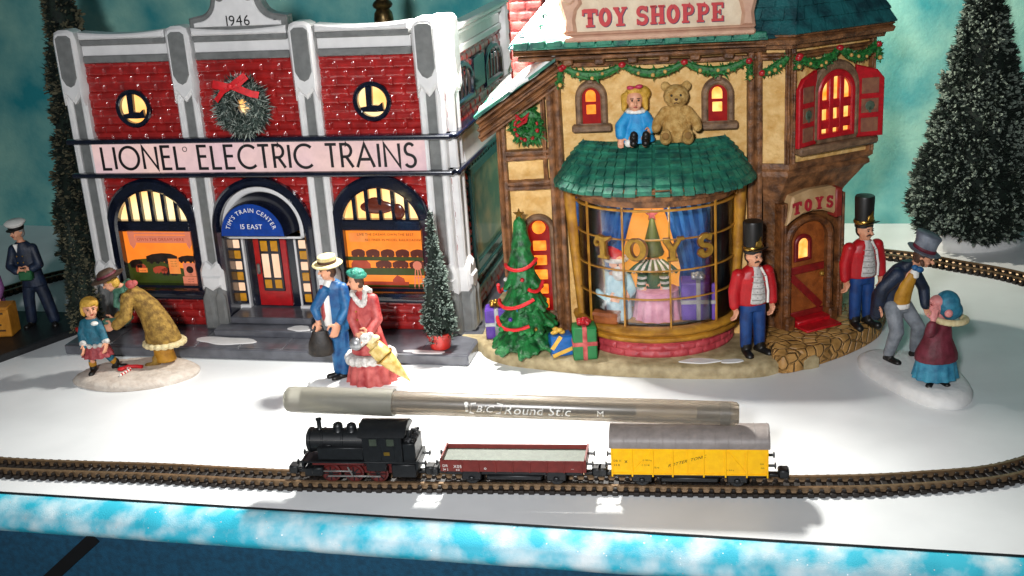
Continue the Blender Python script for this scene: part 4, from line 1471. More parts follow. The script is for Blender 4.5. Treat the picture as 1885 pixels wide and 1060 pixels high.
nt.links.new(vo.outputs['Distance'], mr.inputs['Value']); nt.links.new(mr.outputs['Result'], bp.inputs['Height'])
nt.links.new(bp.outputs['Normal'], nt.nodes['Principled BSDF'].inputs['Normal'])
mb = MB(); mb.prism([(p.x, p.y) for p in stc], FZ(0), 0.02, 0.8, b=0.12)
mb.build('stone_step', M['flag'], shop2, smooth=50)
# --- walls
mb = MB()
mb.box(-0.2, 7.8, 0.0, 8.0, 0.4, 12.4)
mb.build('wall', M['stucco'], shop2, smooth=None)
mb = MB()
mb.prism([(-2.4, 0.4), (-0.1, 0.4), (-0.1, 11.3), (-2.4, 9.6)], FY(0.15), 0.0, -7.6)
mb.build('wing_wall', M['stucco'], shop2, smooth=None)
# --- timbers
for (p, q, w_, pr_) in (((-0.1, 0.5), (-0.1, 12.1), 0.62, 0.42), ((7.6, 0.5), (7.6, 12.1), 0.62, 0.42), ((-2.28, 0.5), (-2.28, 9.7), 0.42, 0.3),
                        ((-2.1, 8.2), (-0.35, 8.25), 0.44, 0.28), ((-2.1, 6.98), (-0.35, 7.02), 0.42, 0.28), ((-0.55, 7.2), (-0.55, 11.0), 0.2, 0.18)):
    mb = MB(); beam(mb, G0 if p[0] > -1.9 else FY(0.1), p, q, w_, pr_)
    mb.build('timber', M['wood'], shop2, smooth=30)
mb = MB()
for k, (dz, w_, pr_) in enumerate(((0.0, 0.36, 0.72), (-0.33, 0.34, 0.6), (-0.62, 0.3, 0.5))):
    beam(mb, G0, (-3.05, 9.62 + dz), (0.15, 11.72 + dz), w_, pr_, c0=-7.6 if k == 0 else -0.3, ridges=2)
mb.build('barge_board', M['wood'], shop2, smooth=30)
mb = MB()
mb.prism([(-3.12, 9.86), (0.1, 11.98), (0.1, 12.1), (-3.2, 9.96)], G0, 0.75, -7.8)
mb.build('wing_shingles', M['shingle'], shop2)
mb = MB()
V = []; Fs = []
na, nb_ = 12, 16
for i in range(na + 1):
    for k in range(nb_ + 1):
        f = i / na
        yy = -0.68 + 8.3 * k / nb_
        V.append((-3.05 + 3.1 * f, yy + 0.12 * math.sin(7 * f + 1), 10.1 + 2.06 * f + 0.06 * math.sin(3 * f * 5 + k) + 0.05 * math.sin(k * 1.3)))
for i in range(na):
    for k in range(nb_):
        Fs.append((i * (nb_ + 1) + k, (i + 1) * (nb_ + 1) + k, (i + 1) * (nb_ + 1) + k + 1, i * (nb_ + 1) + k + 1))
mb.add(V, Fs)
sn = mb.build('roof_snow', M['snow'], shop2, smooth=60)
md = sn.modifiers.new('t', 'SOLIDIFY'); md.thickness = 0.16
# --- eaves
mb = MB()
beam(mb, FY(-0.1), (-1.5, 12.32), (7.95, 12.32), 0.3, 0.75, c0=-1.0)
beam(mb, FY(-0.1), (-1.35, 12.05), (7.95, 12.05), 0.24, 0.55, c0=-1.0, ridges=1)
beam(mb, FY(-0.1), (-0.3, 11.72), (7.8, 11.72), 0.2, 0.25, c0=-0.3, ridges=1)
eav = mb.build('eaves', M['wood'], shop2, smooth=30)
for xx in (0.55, 1.75, 3.0, 4.2, 5.35, 6.6):
    mb = MB(); mb.mbox(FY(-0.1), xx - 0.2, xx + 0.2, 11.75, 12.0, 0, 0.5, 0.06)
    mb.build('bracket', M['wood'], eav)
# --- main roof
AP0, AP1 = (3.0, 3.2, 17.2), (6.4, 3.2, 17.2)
E0, E1, E2, E3 = (-1.6, -0.95, 12.5), (8.3, -0.95, 12.5), (8.3, 8.6, 12.5), (-1.6, 8.6, 12.5)


def slope_shingles(mb, A, B, Cc, D, rows, per, mi=0, seed=2, th=0.09):
    """A-B eave, D-C ridge; laps rows of separate shingles"""
    rs = random.Random(seed)
    A, B, Cc, D = map(Vector, (A, B, Cc, D))
    nrm = (B - A).cross(D - A).normalized()
    if nrm.z < 0: nrm = -nrm
    for r in range(rows):
        f0, f1 = r / rows, min(1, (r + 1.25) / rows)
        l0, r0 = A.lerp(D, f0), B.lerp(Cc, f0)
        l1, r1 = A.lerp(D, f1), B.lerp(Cc, f1)
        n = max(1, int((r0 - l0).length / per))
        sh = 0.5 * (r % 2)
        for k in range(-1, n + 1):
            a, b = max(0, (k + sh + 0.04) / n), min(1, (k + sh + 0.96) / n)
            if b - a < 0.1 / n: continue
            e = rs.uniform(0.6, 1.3) * th
            dz = rs.uniform(-0.06, 0.06) / rows
            p0 = l0.lerp(r0, a) + (l1 - l0) * dz; p1 = l0.lerp(r0, b) + (l1 - l0) * dz
            p2 = l1.lerp(r1, b); p3 = l1.lerp(r1, a)
            mb.add([p0, p1, p2, p3, p0 + nrm * e, p1 + nrm * e, p2 + nrm * e * 0.3, p3 + nrm * e * 0.3], [(4, 5, 6, 7), (0, 1, 5, 4), (1, 2, 6, 5), (3, 0, 4, 7), (2, 3, 7, 6)], mi)


mb = MB()
mb.add([E0, E1, E2, E3, AP0, AP1], [(0, 1, 5, 4), (1, 2, 5), (2, 3, 4, 5), (3, 0, 4)])
slope_shingles(mb, E0, E1, AP1, AP0, 12, 0.62)
slope_shingles(mb, E3, E0, AP0, AP0, 12, 0.62, seed=4)
slope_shingles(mb, E1, E2, AP1, AP1, 12, 0.62, seed=5)
roof2 = mb.build('roof', M['teal'], shop2, smooth=None)
mb = MB()
mb.mbox(FY(-0.95), -1.45, 8.0, 12.47, 12.62, -0.2, 0.1, 0.02)
for k in range(15):
    mb.mbox(FY(-0.95), -1.45 + 0.63 * k, -0.86 + 0.63 * k, 12.5 + 0.02 * (k % 3), 12.78 + 0.02 * (k % 2), -0.3, 0.14 + 0.02 * (k % 2), 0.04)
mb.build('eave_shingles', M['shingle'], shop2)
# snow on the left hip
mb = MB(); V = []; Fs = []
a0, a1, b0, b1 = Vector((-1.62, -0.6, 12.62)), Vector(AP0) + Vector((0, 0, 0.15)), Vector((0.9, -0.92, 12.7)), Vector((4.4, 3.2, 17.3))
cN = 14
for i in range(cN + 1):
    for k in range(9):
        f, g = i / cN, k / 8
        p = (a0.lerp(a1, f)).lerp(b0.lerp(b1, f), g)
        p = p + Vector((0, -0.12, 0.08)) * (0.6 + 0.4 * math.sin(5 * f + 7 * g)) + Vector((0, -0.1, 0.1)) * math.sin(math.pi * min(1, g * 1.2)) * 0.6
        V.append(tuple(p))
for i in range(cN):
    for k in range(8):
        Fs.append((i * 9 + k, (i + 1) * 9 + k, (i + 1) * 9 + k + 1, i * 9 + k + 1))
mb.add(V, Fs)
sn2 = mb.build('roof_snow', M['snow'], shop2, smooth=60)
md = sn2.modifiers.new('t', 'SOLIDIFY'); md.thickness = 0.1
mb = MB()
rs = random.Random(5)
for (f, g) in ((0.18, 0.2), (0.26, 0.45), (0.1, 0.3), (0.16, 0.62), (0.3, 0.22)):
    p = (a0.lerp(a1, f)).lerp(b0.lerp(b1, f), g) + Vector((0, -0.25, 0.2))
    for q in range(5):
        an = rs.uniform(0, 6.28); L_ = rs.uniform(0.15, 0.35)
        mb.tube([p, p + Vector((math.cos(an) * L_, -0.02 + 0.3 * math.sin(an) * L_, math.sin(an) * L_ * 0.8))], [0.045, 0.012], 5)
mb.build('holly_sprig', M['shingle'], shop2)
# --- chimney
mb = MB()
bricks(mb, -2.0, -0.7, 9.5, 18, FY(3.0), L=0.66, H=0.4, depth=0.1, step=0.06, seed=9)
bricks(mb, 3.0, 4.5, 9.5, 18, FX(-0.7), L=0.66, H=0.4, depth=0.1, step=0.06, seed=10)
bricks(mb, 3.0, 4.5, 9.5, 18, lambda a, b, c: (-2.0 - c, a, b), L=0.66, H=0.4, depth=0.1, step=0.06, seed=11)
mb.box(-2.0, -0.7, 3.01, 4.5, 9.5, 18)
mb.build('chimney', M['chbrick'], shop2, smooth=50, recalc=False)
# --- name board
GS = FY(-0.85)
mb = MB()
mb.mbox(GS, 0.75, 7.3, 12.72, 15.6, -0.3, 0.05, 0.05, 0)
for (z0, z1, c1) in ((12.7, 12.95, 0.32), (12.93, 13.05, 0.18), (15.5, 15.8, 0.3)):
    mb.mbox(GS, 0.5, 7.55, z0, z1, -0.3, c1, 0.07, 1)
for xx in (0.72, 7.28):
    mb.prism([(xx - 0.28, 13.0), (xx + 0.28, 13.0), (xx + 0.22, 13.5), (xx + 0.3, 13.85), (xx + 0.5 if xx < 3 else xx + 0.35, 14.1), (xx + 0.42, 14.5), (xx + 0.3, 14.7), (xx + 0.3, 15.6), (xx - 0.3, 15.6), (xx - 0.3, 14.7), (xx - 0.42, 14.5), (xx - 0.38, 14.1), (xx - 0.3, 13.85), (xx - 0.22, 13.5)], GS, -0.3, 0.22, b=0.12, mi=1)
    mb.prism(circ(xx, 14.35, 0.27, 16), GS, 0.15, 0.32, b=0.08, mi=1)
nb = mb.build('name_board', [M['signcream'], M['signpink']], shop2)
mb = MB()
stroke_text(mb, 'TOY SHOPPE', SLAB, 1.22, 13.22, 0.68, FY(-0.9), 0.0, 0.06, fit=5.2)
mb.build('lettering', M['letterred'], nb, smooth=None)
mb = MB()
stroke_text(mb, 'TOY SHOPPE', SLAB, 1.25, 13.19, 0.68, FY(-0.9), -0.01, 0.012, fit=5.2)
mb.build('letter_shadow_line', pmat('letter_blue', '#20305a', rough=0.5), nb, smooth=None)
mb = MB()
stroke_text(mb, 'THE', SLAB, 2.0, 14.22, 0.5, FY(-0.9), 0.0, 0.05, fit=None)
mb.build('lettering', pmat('letter_blue', '#2a4068', rough=0.5), nb, smooth=None)

# --- small arched windows upstairs
def small_window(cx, zc, glow, hot=False):
    mb = MB()
    z0, zs = zc - 0.75, zc + 0.3
    mb.frame(arch(cx, 0.62, z0, zs, 16, rise=0.68), arch(cx, 0.36, z0, zs, 16, rise=0.4), G0, -0.05, 0.26, b=0.07)
    mb.mbox(G0, cx - 0.78, cx + 0.78, z0 - 0.28, z0 + 0.02, -0.05, 0.36, 0.07)
    mb.prism([(cx - 0.12, zs + 0.55), (cx + 0.12, zs + 0.55), (cx + 0.17, zs + 0.92), (cx - 0.17, zs + 0.92)], G0, 0, 0.32, b=0.05)
    w = mb.build('arched_window', M['stonegrey'], shop2)
    mb = MB(); mb.prism(arch(cx, 0.38, z0, zs, 16, rise=0.42), G0, -0.05, 0.06)
    rf = mb.build('sash', M['redglow'], w, smooth=None)
    mb = MB(); mb.prism(arch(cx - 0.02, 0.2, zs - 0.16, zs + 0.08, 12, rise=0.22), G0, 0.04, 0.08, b=0.02)
    mb.build('pane', M['hotglow' if hot else 'orglow'], rf)
    mb = MB(); mb.mbox(G0, cx - 0.2, cx + 0.17, zc - 0.35, zc + 0.02, 0.04, 0.08, 0.02)
    mb.build('pane', M['hotglow' if hot else 'orglow'], rf)


small_window(1.36, 10.12, 'o')
small_window(6.2, 10.05, 'o', True)
# --- tall window of the wing
mb = MB(); cx = -0.98
GW = FY(0.15)
mb.frame(arch(cx, 0.66, 1.6, 5.1, 16), arch(cx, 0.44, 1.6, 5.1, 16), GW, -0.05, 0.3, b=0.07)
mb.mbox(GW, cx - 0.8, cx + 0.8, 1.3, 1.62, -0.05, 0.4, 0.07)
tw = mb.build('tall_window', M['stonegrey'], shop2)
mb = MB(); mb.prism(arch(cx, 0.46, 1.6, 5.1, 16), GW, -0.05, 0.1); rf = mb.build('sash', M['redglow'], tw, smooth=None)
mb = MB(); mb.prism(circ(cx, 5.2, 0.28, 18), GW, 0.08, 0.14, b=0.03); mb.build('pane', M['orglow'], rf)
for k in range(5):
    z0 = 4.42 - 0.62 * k
    mb = MB(); mb.mbox(GW, cx - 0.27, cx + 0.27, z0 - 0.2, z0 + 0.22, 0.08, 0.13, 0.05); mb.build('pane', M['orglow'], rf)

# --- bay window
BX, RX, RY = 3.72, 3.1, 2.55


def bay(rx, ry):
    """a: arc angle in degrees from the left jamb (-90) to the right (+90); b: height; c: outwards"""
    def mp(a, b, c):
        t = R(a)
        return (BX + (rx + c) * math.sin(t), -(ry + c) * math.cos(t), b)
    return mp


def band(mb, rx, ry, prof, mi=0, n=48, a0=-90, a1=90):
    V = []; Fs = []
    for i in range(n + 1):
        t = R(a0 + (a1 - a0) * i / n)
        for (o, z) in prof:
            V.append((BX + (rx + o) * math.sin(t), 0.05 - (ry + o) * math.cos(t), z))
    m_ = len(prof)
    for i in range(n):
        for k in range(m_):
            k2 = (k + 1) % m_
            Fs.append((i * m_ + k, i * m_ + k2, (i + 1) * m_ + k2, (i + 1) * m_ + k))
    Fs.append(tuple(range(m_))); Fs.append(tuple(n * m_ + k for k in range(m_ - 1, -1, -1)))
    return mb.add(V, Fs, mi)


mb = MB()
k_ = (RX + RY) / 2 * math.pi / 180
bmp = bay(RX - 0.1, RY - 0.05)
bricks(mb, -90 * k_, 90 * k_, 0.48, 1.3, lambda a, b, c: bmp(a / k_, b, c), L=0.62, H=0.27, depth=0.09, step=0.055, seed=21)
baybr = mb.build('bay_base', M['pbrick'], shop2, smooth=50, recalc=False)
mb = MB()
band(mb, RX, RY, [(-0.5, 1.15), (0.14, 1.15), (0.24, 1.25), (0.24, 1.36), (0.1, 1.42), (0.3, 1.5), (0.34, 1.62), (0.26, 1.72), (-0.1, 1.74), (-0.5, 1.74)])
bsill = mb.build('bay_sill', M['goldwood'], shop2, smooth=50)
mb = MB()
band(mb, RX, RY, [(-0.3, 6.6), (0.06, 6.6), (0.12, 6.72), (0.12, 6.86), (0.3, 6.9), (0.34, 7.02), (0.34, 7.2), (0.55, 7.24), (0.6, 7.4), (-0.3, 7.45)])
bt = mb.build('bay_cornice', M['wood'], shop2, smooth=40)
for k in range(17):
    mb = MB(); a_ = -84 + 10.5 * k; mm = bay(RX + 0.34, RY + 0.3)
    c_ = mm(a_, 7.1, 0.0)
    mb.ell(c_, (0.07, 0.07, 0.05), n=8)
    mb.build('peg', M['dkwood'], bt)
mb = MB()
mm = bay(RX + 0.03, RY - 0.02)
for a_ in (-87, -56, -23, 10, 47, 87):
    V = [mm(a_ - 0.55, 1.7, -0.02), mm(a_ + 0.55, 1.7, -0.02), mm(a_ + 0.55, 1.7, 0.06), mm(a_ - 0.55, 1.7, 0.06), mm(a_ - 0.55, 6.65, -0.02), mm(a_ + 0.55, 6.65, -0.02), mm(a_ + 0.55, 6.65, 0.06), mm(a_ - 0.55, 6.65, 0.06)]
    mb.add(V, [(0, 1, 2, 3), (4, 5, 6, 7), (0, 1, 5, 4), (1, 2, 6, 5), (2, 3, 7, 6), (3, 0, 4, 7)])
for z_ in (2.9, 4.05, 5.3):
    band(mb, RX + 0.01, RY - 0.05, [(-0.03, z_ - 0.024), (0.05, z_ - 0.024), (0.05, z_ + 0.024), (-0.03, z_ + 0.024)])
band(mb, RX + 0.01, RY - 0.05, [(-0.03, 6.42), (0.07, 6.42), (0.07, 6.5), (-0.03, 6.5)])
mun = mb.build('muntins', M['goldwood'], shop2, smooth=None)
mg = bpy.data.materials.new('window_glass'); mg.use_nodes = True
nt = mg.node_tree; nt.nodes.remove(nt.nodes['Principled BSDF'])
tr = nt.nodes.new('ShaderNodeBsdfTransparent'); gl = nt.nodes.new('ShaderNodeBsdfGlossy'); gl.inputs['Roughness'].default_value = 0.12
fr = nt.nodes.new('ShaderNodeFresnel'); fr.inputs['IOR'].default_value = 1.5
mx = nt.nodes.new('ShaderNodeMixShader'); nt.links.new(fr.outputs[0], mx.inputs[0]); nt.links.new(tr.outputs[0], mx.inputs[1]); nt.links.new(gl.outputs[0], mx.inputs[2])
nt.links.new(mx.outputs[0], nt.nodes['Material Output'].inputs['Surface'])
M['glass'] = mg
mb = MB(); band(mb, RX - 0.02, RY - 0.06, [(0, 1.68), (0.015, 1.68), (0.015, 6.65), (0, 6.65)])
glass = mb.build('bay_glass', M['glass'], shop2, smooth=40)
for (x0, x1, y0) in ((0.35, 0.72, -0.35), (7.06, 6.72, -0.35)):
    mb = MB(); mb.tube([(x0, y0, 6.9), (x0 * 0.65 + x1 * 0.35, y0 - 0.05, 4.5), (x1, y0 - 0.1, 1.5)], [0.24, 0.2, 0.2], 12)
    mb.build('bay_post', M['goldwood'], shop2)
mb = MB()
SERIF = {
    'T': (0.8, [([(0.42, 0.86), (0.44, 0.06)], 0.24), ([(0.06, 0.8), (0.2, 0.9), (0.5, 0.84), (0.82, 0.98)], [0.1, 0.22, 0.2, 0.06]), (arc(0.12, 0.66, 0.1, 0.12, 90, 330, 8), 0.1), ([(0.2, 0.04), (0.68, 0.04)], 0.1)]),
    'O': (0.86, [(arc(0.42, 0.5, 0.33, 0.42, 90, 450, 30), [0.1 + 0.14 * abs(math.sin(math.pi * 2 * i / 30)) for i in range(31)])]),
    'Y': (0.8, [([(0.12, 0.92), (0.4, 0.45)], 0.2), ([(0.74, 0.96), (0.4, 0.45)], [0.1, 0.16]), ([(0.4, 0.5), (0.4, 0.05)], 0.22), ([(0.18, 0.04), (0.62, 0.04)], 0.1), ([(0.0, 0.93), (0.3, 0.93)], 0.09), ([(0.6, 0.95), (0.9, 0.95)], 0.09)]),
    'S': (0.76, [(arc(0.37, 0.7, 0.24, 0.22, 10, 250, 14)[:-1] + arc(0.37, 0.27, 0.27, 0.22, 75, -170, 16), [0.1] + [0.19] * 28 + [0.19] * 2), ([(0.66, 0.98), (0.58, 0.7)], 0.08), (arc(0.16, 0.22, 0.07, 0.07, 0, 360, 8), 0.1)]),
}
lm = bay(RX + 0.06, RY + 0.02)
mbk = MB()
ka = 57.3 / RX
for ch, a_ in (('T', -38.5), ('O', -13.0), ('Y', 11.5), ('S', 36.0)):
    gw, st_ = SERIF[ch]
    e = 0
    for pl_, ww in st_:
        w2 = [q * 0.85 for q in ww] if isinstance(ww, list) else ww * 0.85
        if isinstance(w2, list): w2 = (w2 + [w2[-1]] * 40)[:len(pl_)]
        w2 = [q * 1.05 for q in w2] if isinstance(w2, list) else w2 * 1.05
        mb.ribbon([((p[0] - gw / 2) * 0.88, p[1] * 0.88) for p in pl_], w2, lambda a, b, c, a_=a_: lm(a_ + a * ka, 4.55 + b, c), 0.03, 0.16 + 0.003 * e)
        w3 = [q + 0.09 for q in w2] if isinstance(w2, list) else w2 + 0.09
        mbk.ribbon([((p[0] - gw / 2) * 0.88 + 0.02, p[1] * 0.88 - 0.02) for p in pl_], w3, lambda a, b, c, a_=a_: lm(a_ + a * ka, 4.55 + b, c), 0.0, 0.06 + 0.002 * e)
        e += 1
M['goldpaint'] = pmat('gold_paint', '#a07a2c', rough=0.38, var=0.2, scale=6, metal=0.3)
mbk.build('letter_backing', M['dkwood'], glass, smooth=None)
mb.build('lettering', M['goldpaint'], glass, smooth=30)
# --- shingled awning over the bay
mb = MB()
rows = 7
rs = random.Random(3)


def aw(f):   # f 0 top .. 1 bottom: half width, depth, z
    hw = 2.75 + 1.18 * f ** 0.9
    dp = 0.15 + 2.95 * f
    z = 8.78 - 1.5 * f + 0.22 * math.sin(math.pi * f)
    return hw, dp, z


def awp(a, f, lift=0):
    t = R(a)
    s_ = math.copysign(abs(math.sin(t)) ** 0.8, math.sin(t))
    top = Vector((BX + 2.72 * s_, -0.45, 8.66 + 0.16 * s_ * s_))
    bot = Vector((BX + 3.93 * s_, -0.1 - 3.05 * abs(math.cos(t)) ** 0.8, 7.22))
    p = top.lerp(bot, f)
    p.z += 0.16 * math.sin(math.pi * f) * (1 - 0.4 * abs(s_)) + lift
    p.y += 0.1 * math.sin(math.pi * f)
    return p


for r in range(rows):
    f0, f1 = (r + 1.12) / rows, r / rows - 0.02
    f0 = min(f0, 1.0); f1 = max(f1, 0)
    n = 24 + r
    sh = 0.5 * (r % 2)
    for k in range(-1, n + 1):
        a, b = -90 + 180 * max(0, (k + sh + 0.06) / n), -90 + 180 * min(1, (k + sh + 0.94) / n)
        if b - a < 1: continue
        e = rs.uniform(0.09, 0.17); df = rs.uniform(-0.02, 0.015)
        ff0 = min(1.03, f0 + df)
        o = Vector((0, -0.35, 1)).normalized()
        q = [awp(a, ff0), awp(b, ff0), awp(b, f1), awp(a, f1)]
        mb.add([q[0] - o * 0.03, q[1] - o * 0.03, q[2], q[3], q[0] + o * e, q[1] + o * e, q[2] + o * 0.03, q[3] + o * 0.03], [(4, 5, 6, 7), (0, 1, 5, 4), (1, 2, 6, 5), (3, 0, 4, 7), (0, 1, 2, 3)])
# under surface
V = []; Fs = []
for i in range(41):
    for f in (0, 0.25, 0.5, 0.75, 0.98):
        V.append(tuple(awp(-90 + 180 * i / 40, f, -0.04)))
for i in range(40):
    for k in range(4):
        Fs.append((i * 5 + k, (i + 1) * 5 + k, (i + 1) * 5 + k + 1, i * 5 + k + 1))
mb.add(V, Fs)
mb.prism([(BX - 2.7, -0.5), (BX + 2.7, -0.5), (BX + 2.75, 0.1), (BX - 2.75, 0.1)], FZ(8.6), -0.2, 0.05)
for sd in (-1, 1):
    mb.add([tuple(awp(90 * sd, f)) for f in (0, 0.33, 0.66, 1)] + [(awp(90 * sd, f).x, 0.1, awp(90 * sd, f).z) for f in (1, 0.66, 0.33, 0)], [tuple(range(8))])
mb.build('awning', M['shingle'], shop2, smooth=None)

# --- inside the bay
M['curtain'] = pmat('blue_curtain', '#123c7c', rough=0.6, col2='#2c68a8', scale=1.6, detail=5)
mb = MB()
for sgn in (-1, 1):
    V = []; Fs = []
    for i in range(25):
        for k in range(12):
            z = 1.8 + 4.8 * k / 11
            inner = 0.3 + 1.25 * max(0, (6.6 - z) / 4.8) ** 0.7 if z > 3.2 else 1.15
            x = inner + (2.95 - inner) * i / 24
            V.append((BX - 0.25 + sgn * x, -0.3 - 0.12 * math.sin(i * 1.6 + 0.3 * k) - 0.25 * (1 - x / 3), z))
    for i in range(24):
        for k in range(11):
            Fs.append((i * 12 + k, (i + 1) * 12 + k, (i + 1) * 12 + k + 1, i * 12 + k + 1))
    mb.add(V, Fs)
mb.build('curtains', M['curtain'], shop2, smooth=60)
mb = MB(); mb.mbox(G0, BX - 3.05, BX + 3.05, 1.75, 6.6, 0.0, 0.012)
mb.build('blue_backing', M['curtain'], shop2, smooth=None)
mb = MB(); mb.mbox(G0, BX - 1.6, BX + 1.3, 2.6, 6.6, 0.02, 0.06)
mb.build('lit_panel', emat('lit_backing', '#ff9c34', 0.75, '#ffb458', 0.8), shop2, smooth=None)
mb = MB(); mb.prism([(BX + 2.9 * math.sin(R(-90 + 6 * i)), -2.35 * math.cos(R(-90 + 6 * i))) for i in range(31)], FZ(1.7), -0.1, 0.04)
mb.build('window_floor', M['goldwood'], shop2)

_d = bpy.data.lights.new('window_lamp', 'POINT'); _d.energy = 150; _d.color = (1.0, 0.8, 0.55); _d.shadow_soft_size = 0.5
window_lamp = bpy.data.objects.new('window_lamp', _d); COL.objects.link(window_lamp); window_lamp.location = S(BX, -1.55, 6.2)

# --- corner turret of the toy shop
def fr(o, ang):
    d = (math.cos(R(ang)), math.sin(R(ang))); n = (d[1], -d[0])
    return lambda a, b, c: (o[0] + d[0] * a + n[0] * c, o[1] + d[1] * a + n[1] * c, b)


TU = [(7.85, -0.15), (8.85, -0.35), (12.25, 1.75), (12.25, 6.0), (7.85, 6.0)]
TLo = [(7.95, 0.1), (8.5, -0.15), (11.1, 1.5), (11.2, 6.0), (7.95, 6.0)]
mb = MB()
mb.prism(TU, FZ(0), 7.55, 12.3)
mb.build('turret_wall', M['stucco'], shop2, smooth=None)
M['dkstucco'] = pmat('brown_stone', '#402612', rough=0.55, col2='#764a20', scale=2.2, detail=7, bump=0.5, bscale=8)
mb = MB()
mb.prism(TLo, FZ(0), 0.4, 6.2)
mb.build('porch_wall', M['dkstucco'], shop2, smooth=None)
# flared corbel between the storeys
mb = MB()
prof = [(0.0, 5.9), (0.12, 6.15), (0.35, 6.45), (0.6, 6.75), (0.78, 7.0), (0.95, 7.1), (0.95, 7.22), (0.85, 7.3), (1.05, 7.42), (1.05, 7.58), (1.0, 7.62)]
V = []; Fs = []
for (f, z) in prof:
    for (a, b) in zip(TLo, TU):
        V.append((a[0] + (b[0] - a[0]) * f * 1.02, a[1] + (b[1] - a[1]) * f * 1.02 - 0.12 * f, z))
m_ = 5
for k in range(len(prof) - 1):
    for i in range(m_):
        j = (i + 1) % m_
        Fs.append((k * m_ + i, k * m_ + j, (k + 1) * m_ + j, (k + 1) * m_ + i))
Fs.append(tuple(range(m_))); Fs.append(tuple((len(prof) - 1) * m_ + k for k in range(m_)))
mb.add(V, Fs)
mb.build('corbel', M['wood'], shop2, smooth=25)
TF = fr(TU[1], math.degrees(math.atan2(TU[2][1] - TU[1][1], TU[2][0] - TU[1][0])))
LF = math.hypot(TU[2][0] - TU[1][0], TU[2][1] - TU[1][1])
TN = fr(TU[0], math.degrees(math.atan2(TU[1][1] - TU[0][1], TU[1][0] - TU[0][0])))
for (mp, p, q, w_, pr_) in ((TN, (0.98, 7.6), (0.98, 12.1), 0.24, 0.2), (TF, (0.1, 7.6), (0.1, 12.1), 0.24, 0.18), (TF, (LF - 0.12, 7.6), (LF - 0.12, 12.1), 0.26, 0.2), (TN, (0.0, 11.75), (1.0, 11.75), 0.26, 0.3), (TF, (0.0, 11.75), (LF, 11.75), 0.26, 0.3)):
    mb = MB(); beam(mb, mp, p, q, w_, pr_); mb.build('timber', M['wood'], shop2, smooth=30)
# turret eaves and roof
mb = MB()


def ring(off, z):
    cx = sum(p[0] for p in TU) / 5; cy = sum(p[1] for p in TU) / 5
    return [(p[0], p[1], z) for p in offset_poly(TU, off)]


pr = [(0.0, 12.0), (0.35, 12.05), (0.4, 12.2), (0.65, 12.25), (0.72, 12.42), (0.6, 12.5), (0.7, 12.56), (0.62, 12.7)]
V = [p for (o_, z_) in pr for p in ring(o_, z_)]; Fs = []
for k in range(len(pr) - 1):
    for i in range(5):
        j = (i + 1) % 5
        Fs.append((k * 5 + i, k * 5 + j, (k + 1) * 5 + j, (k + 1) * 5 + i))
Fs.append(tuple(range(5))); Fs.append(tuple((len(pr) - 1) * 5 + k for k in range(5)))
mb.add(V, Fs)
mb.build('turret_eaves', M['wood'], shop2, smooth=25)
mb = MB(); rg = ring(0.72, 12.62); apx = (9.7, 3.0, 18.5)
mb.add(rg + [apx], [(i, (i + 1) % 5, 5) for i in range(5)])
for i in range(3):
    slope_shingles(mb, rg[i], rg[(i + 1) % 5], apx, apx, 13, 0.6, seed=30 + i, th=0.12)
mb.build('turret_roof', M['teal'], shop2, smooth=None)
# big shuttered window of the turret
wc, z0, zs = 2.05, 8.35, 10.15
mb = MB()
mb.frame(arch(wc, 1.12, z0, zs + 0.1, 18, rise=1.15), arch(wc, 0.86, z0, zs, 18, rise=0.85), TF, -0.05, 0.3, b=0.08)
mb.mbox(TF, 0.2, 4.0, z0 - 0.42, z0 - 0.1, -0.05, 0.5, 0.08)
tw2 = mb.build('turret_window', M['stonegrey'], shop2)
mb = MB(); mb.prism(arch(wc, 0.9, z0, zs, 18, rise=0.88), TF, -0.05, 0.1)
mb.build('lit_backing', M['hotglow'], tw2, smooth=None)
mb = MB()
mb.frame(arch(wc, 0.9, z0, zs, 18, rise=0.88), arch(wc, 0.68, z0 + 0.25, zs, 18, rise=0.62), TF, 0.05, 0.3, b=0.05)
for k in (-1, 1): mb.mbox(TF, wc + k * 0.25 - 0.12, wc + k * 0.25 + 0.12, z0, zs + 0.7, 0.05, 0.27, 0.04)
for z_ in (8.95, 9.72): mb.mbox(TF, wc - 0.8, wc + 0.8, z_ - 0.17, z_ + 0.17, 0.05, 0.25, 0.04)
mb.build('sash', M['shred'], tw2)


def shutter(hinge, ang, w_, mirror):
    d = TF(hinge, 0, 0.16)
    base_ang = math.degrees(math.atan2(TU[2][1] - TU[1][1], TU[2][0] - TU[1][0]))
    mp = fr((d[0], d[1]), base_ang + ang)
    s = -1 if mirror else 1
    pl = [(0, z0 - 0.1), (s * w_, z0 - 0.1), (s * w_, zs + 0.35), (s * w_ * 0.75, zs + 0.7), (0, zs + 0.95)]
    mb = MB(); mb.prism(pl, mp, -0.07, 0.1, b=0.04)
    sh_ = mb.build('shutter', M['shred'], tw2)
    for (a, b) in ((z0 + 0.1, z0 + 0.65), (z0 + 0.85, z0 + 1.4), (z0 + 1.6, zs + 0.4)):
        x0, x1 = sorted((s * w_ * 0.2, s * w_ * 0.8))
        for cc in (0.1, -0.1):
            mb = MB(); mb.mbox(mp, x0, x1, a, b, cc - 0.02, cc + 0.02, 0.01)
            mb.build('shutter_panel', pmat('shutter_panel', '#7c4a3a', rough=0.5, col2='#8f5f44', scale=4), sh_)
    mb = MB(); mb.prism(circ(s * w_ * 0.5, z0 + 1.12, 0.2, 8), mp, 0.1, 0.15, b=0.03)
    mb.ribbon([(s * w_ * 0.5, z0 + 0.85), (s * w_ * 0.5, z0 + 1.1)], 0.1, mp, 0.1, 0.15)
    mb.build('shutter_tree_motif', pmat('motif_green', '#4a5a48', rough=0.5), sh_)


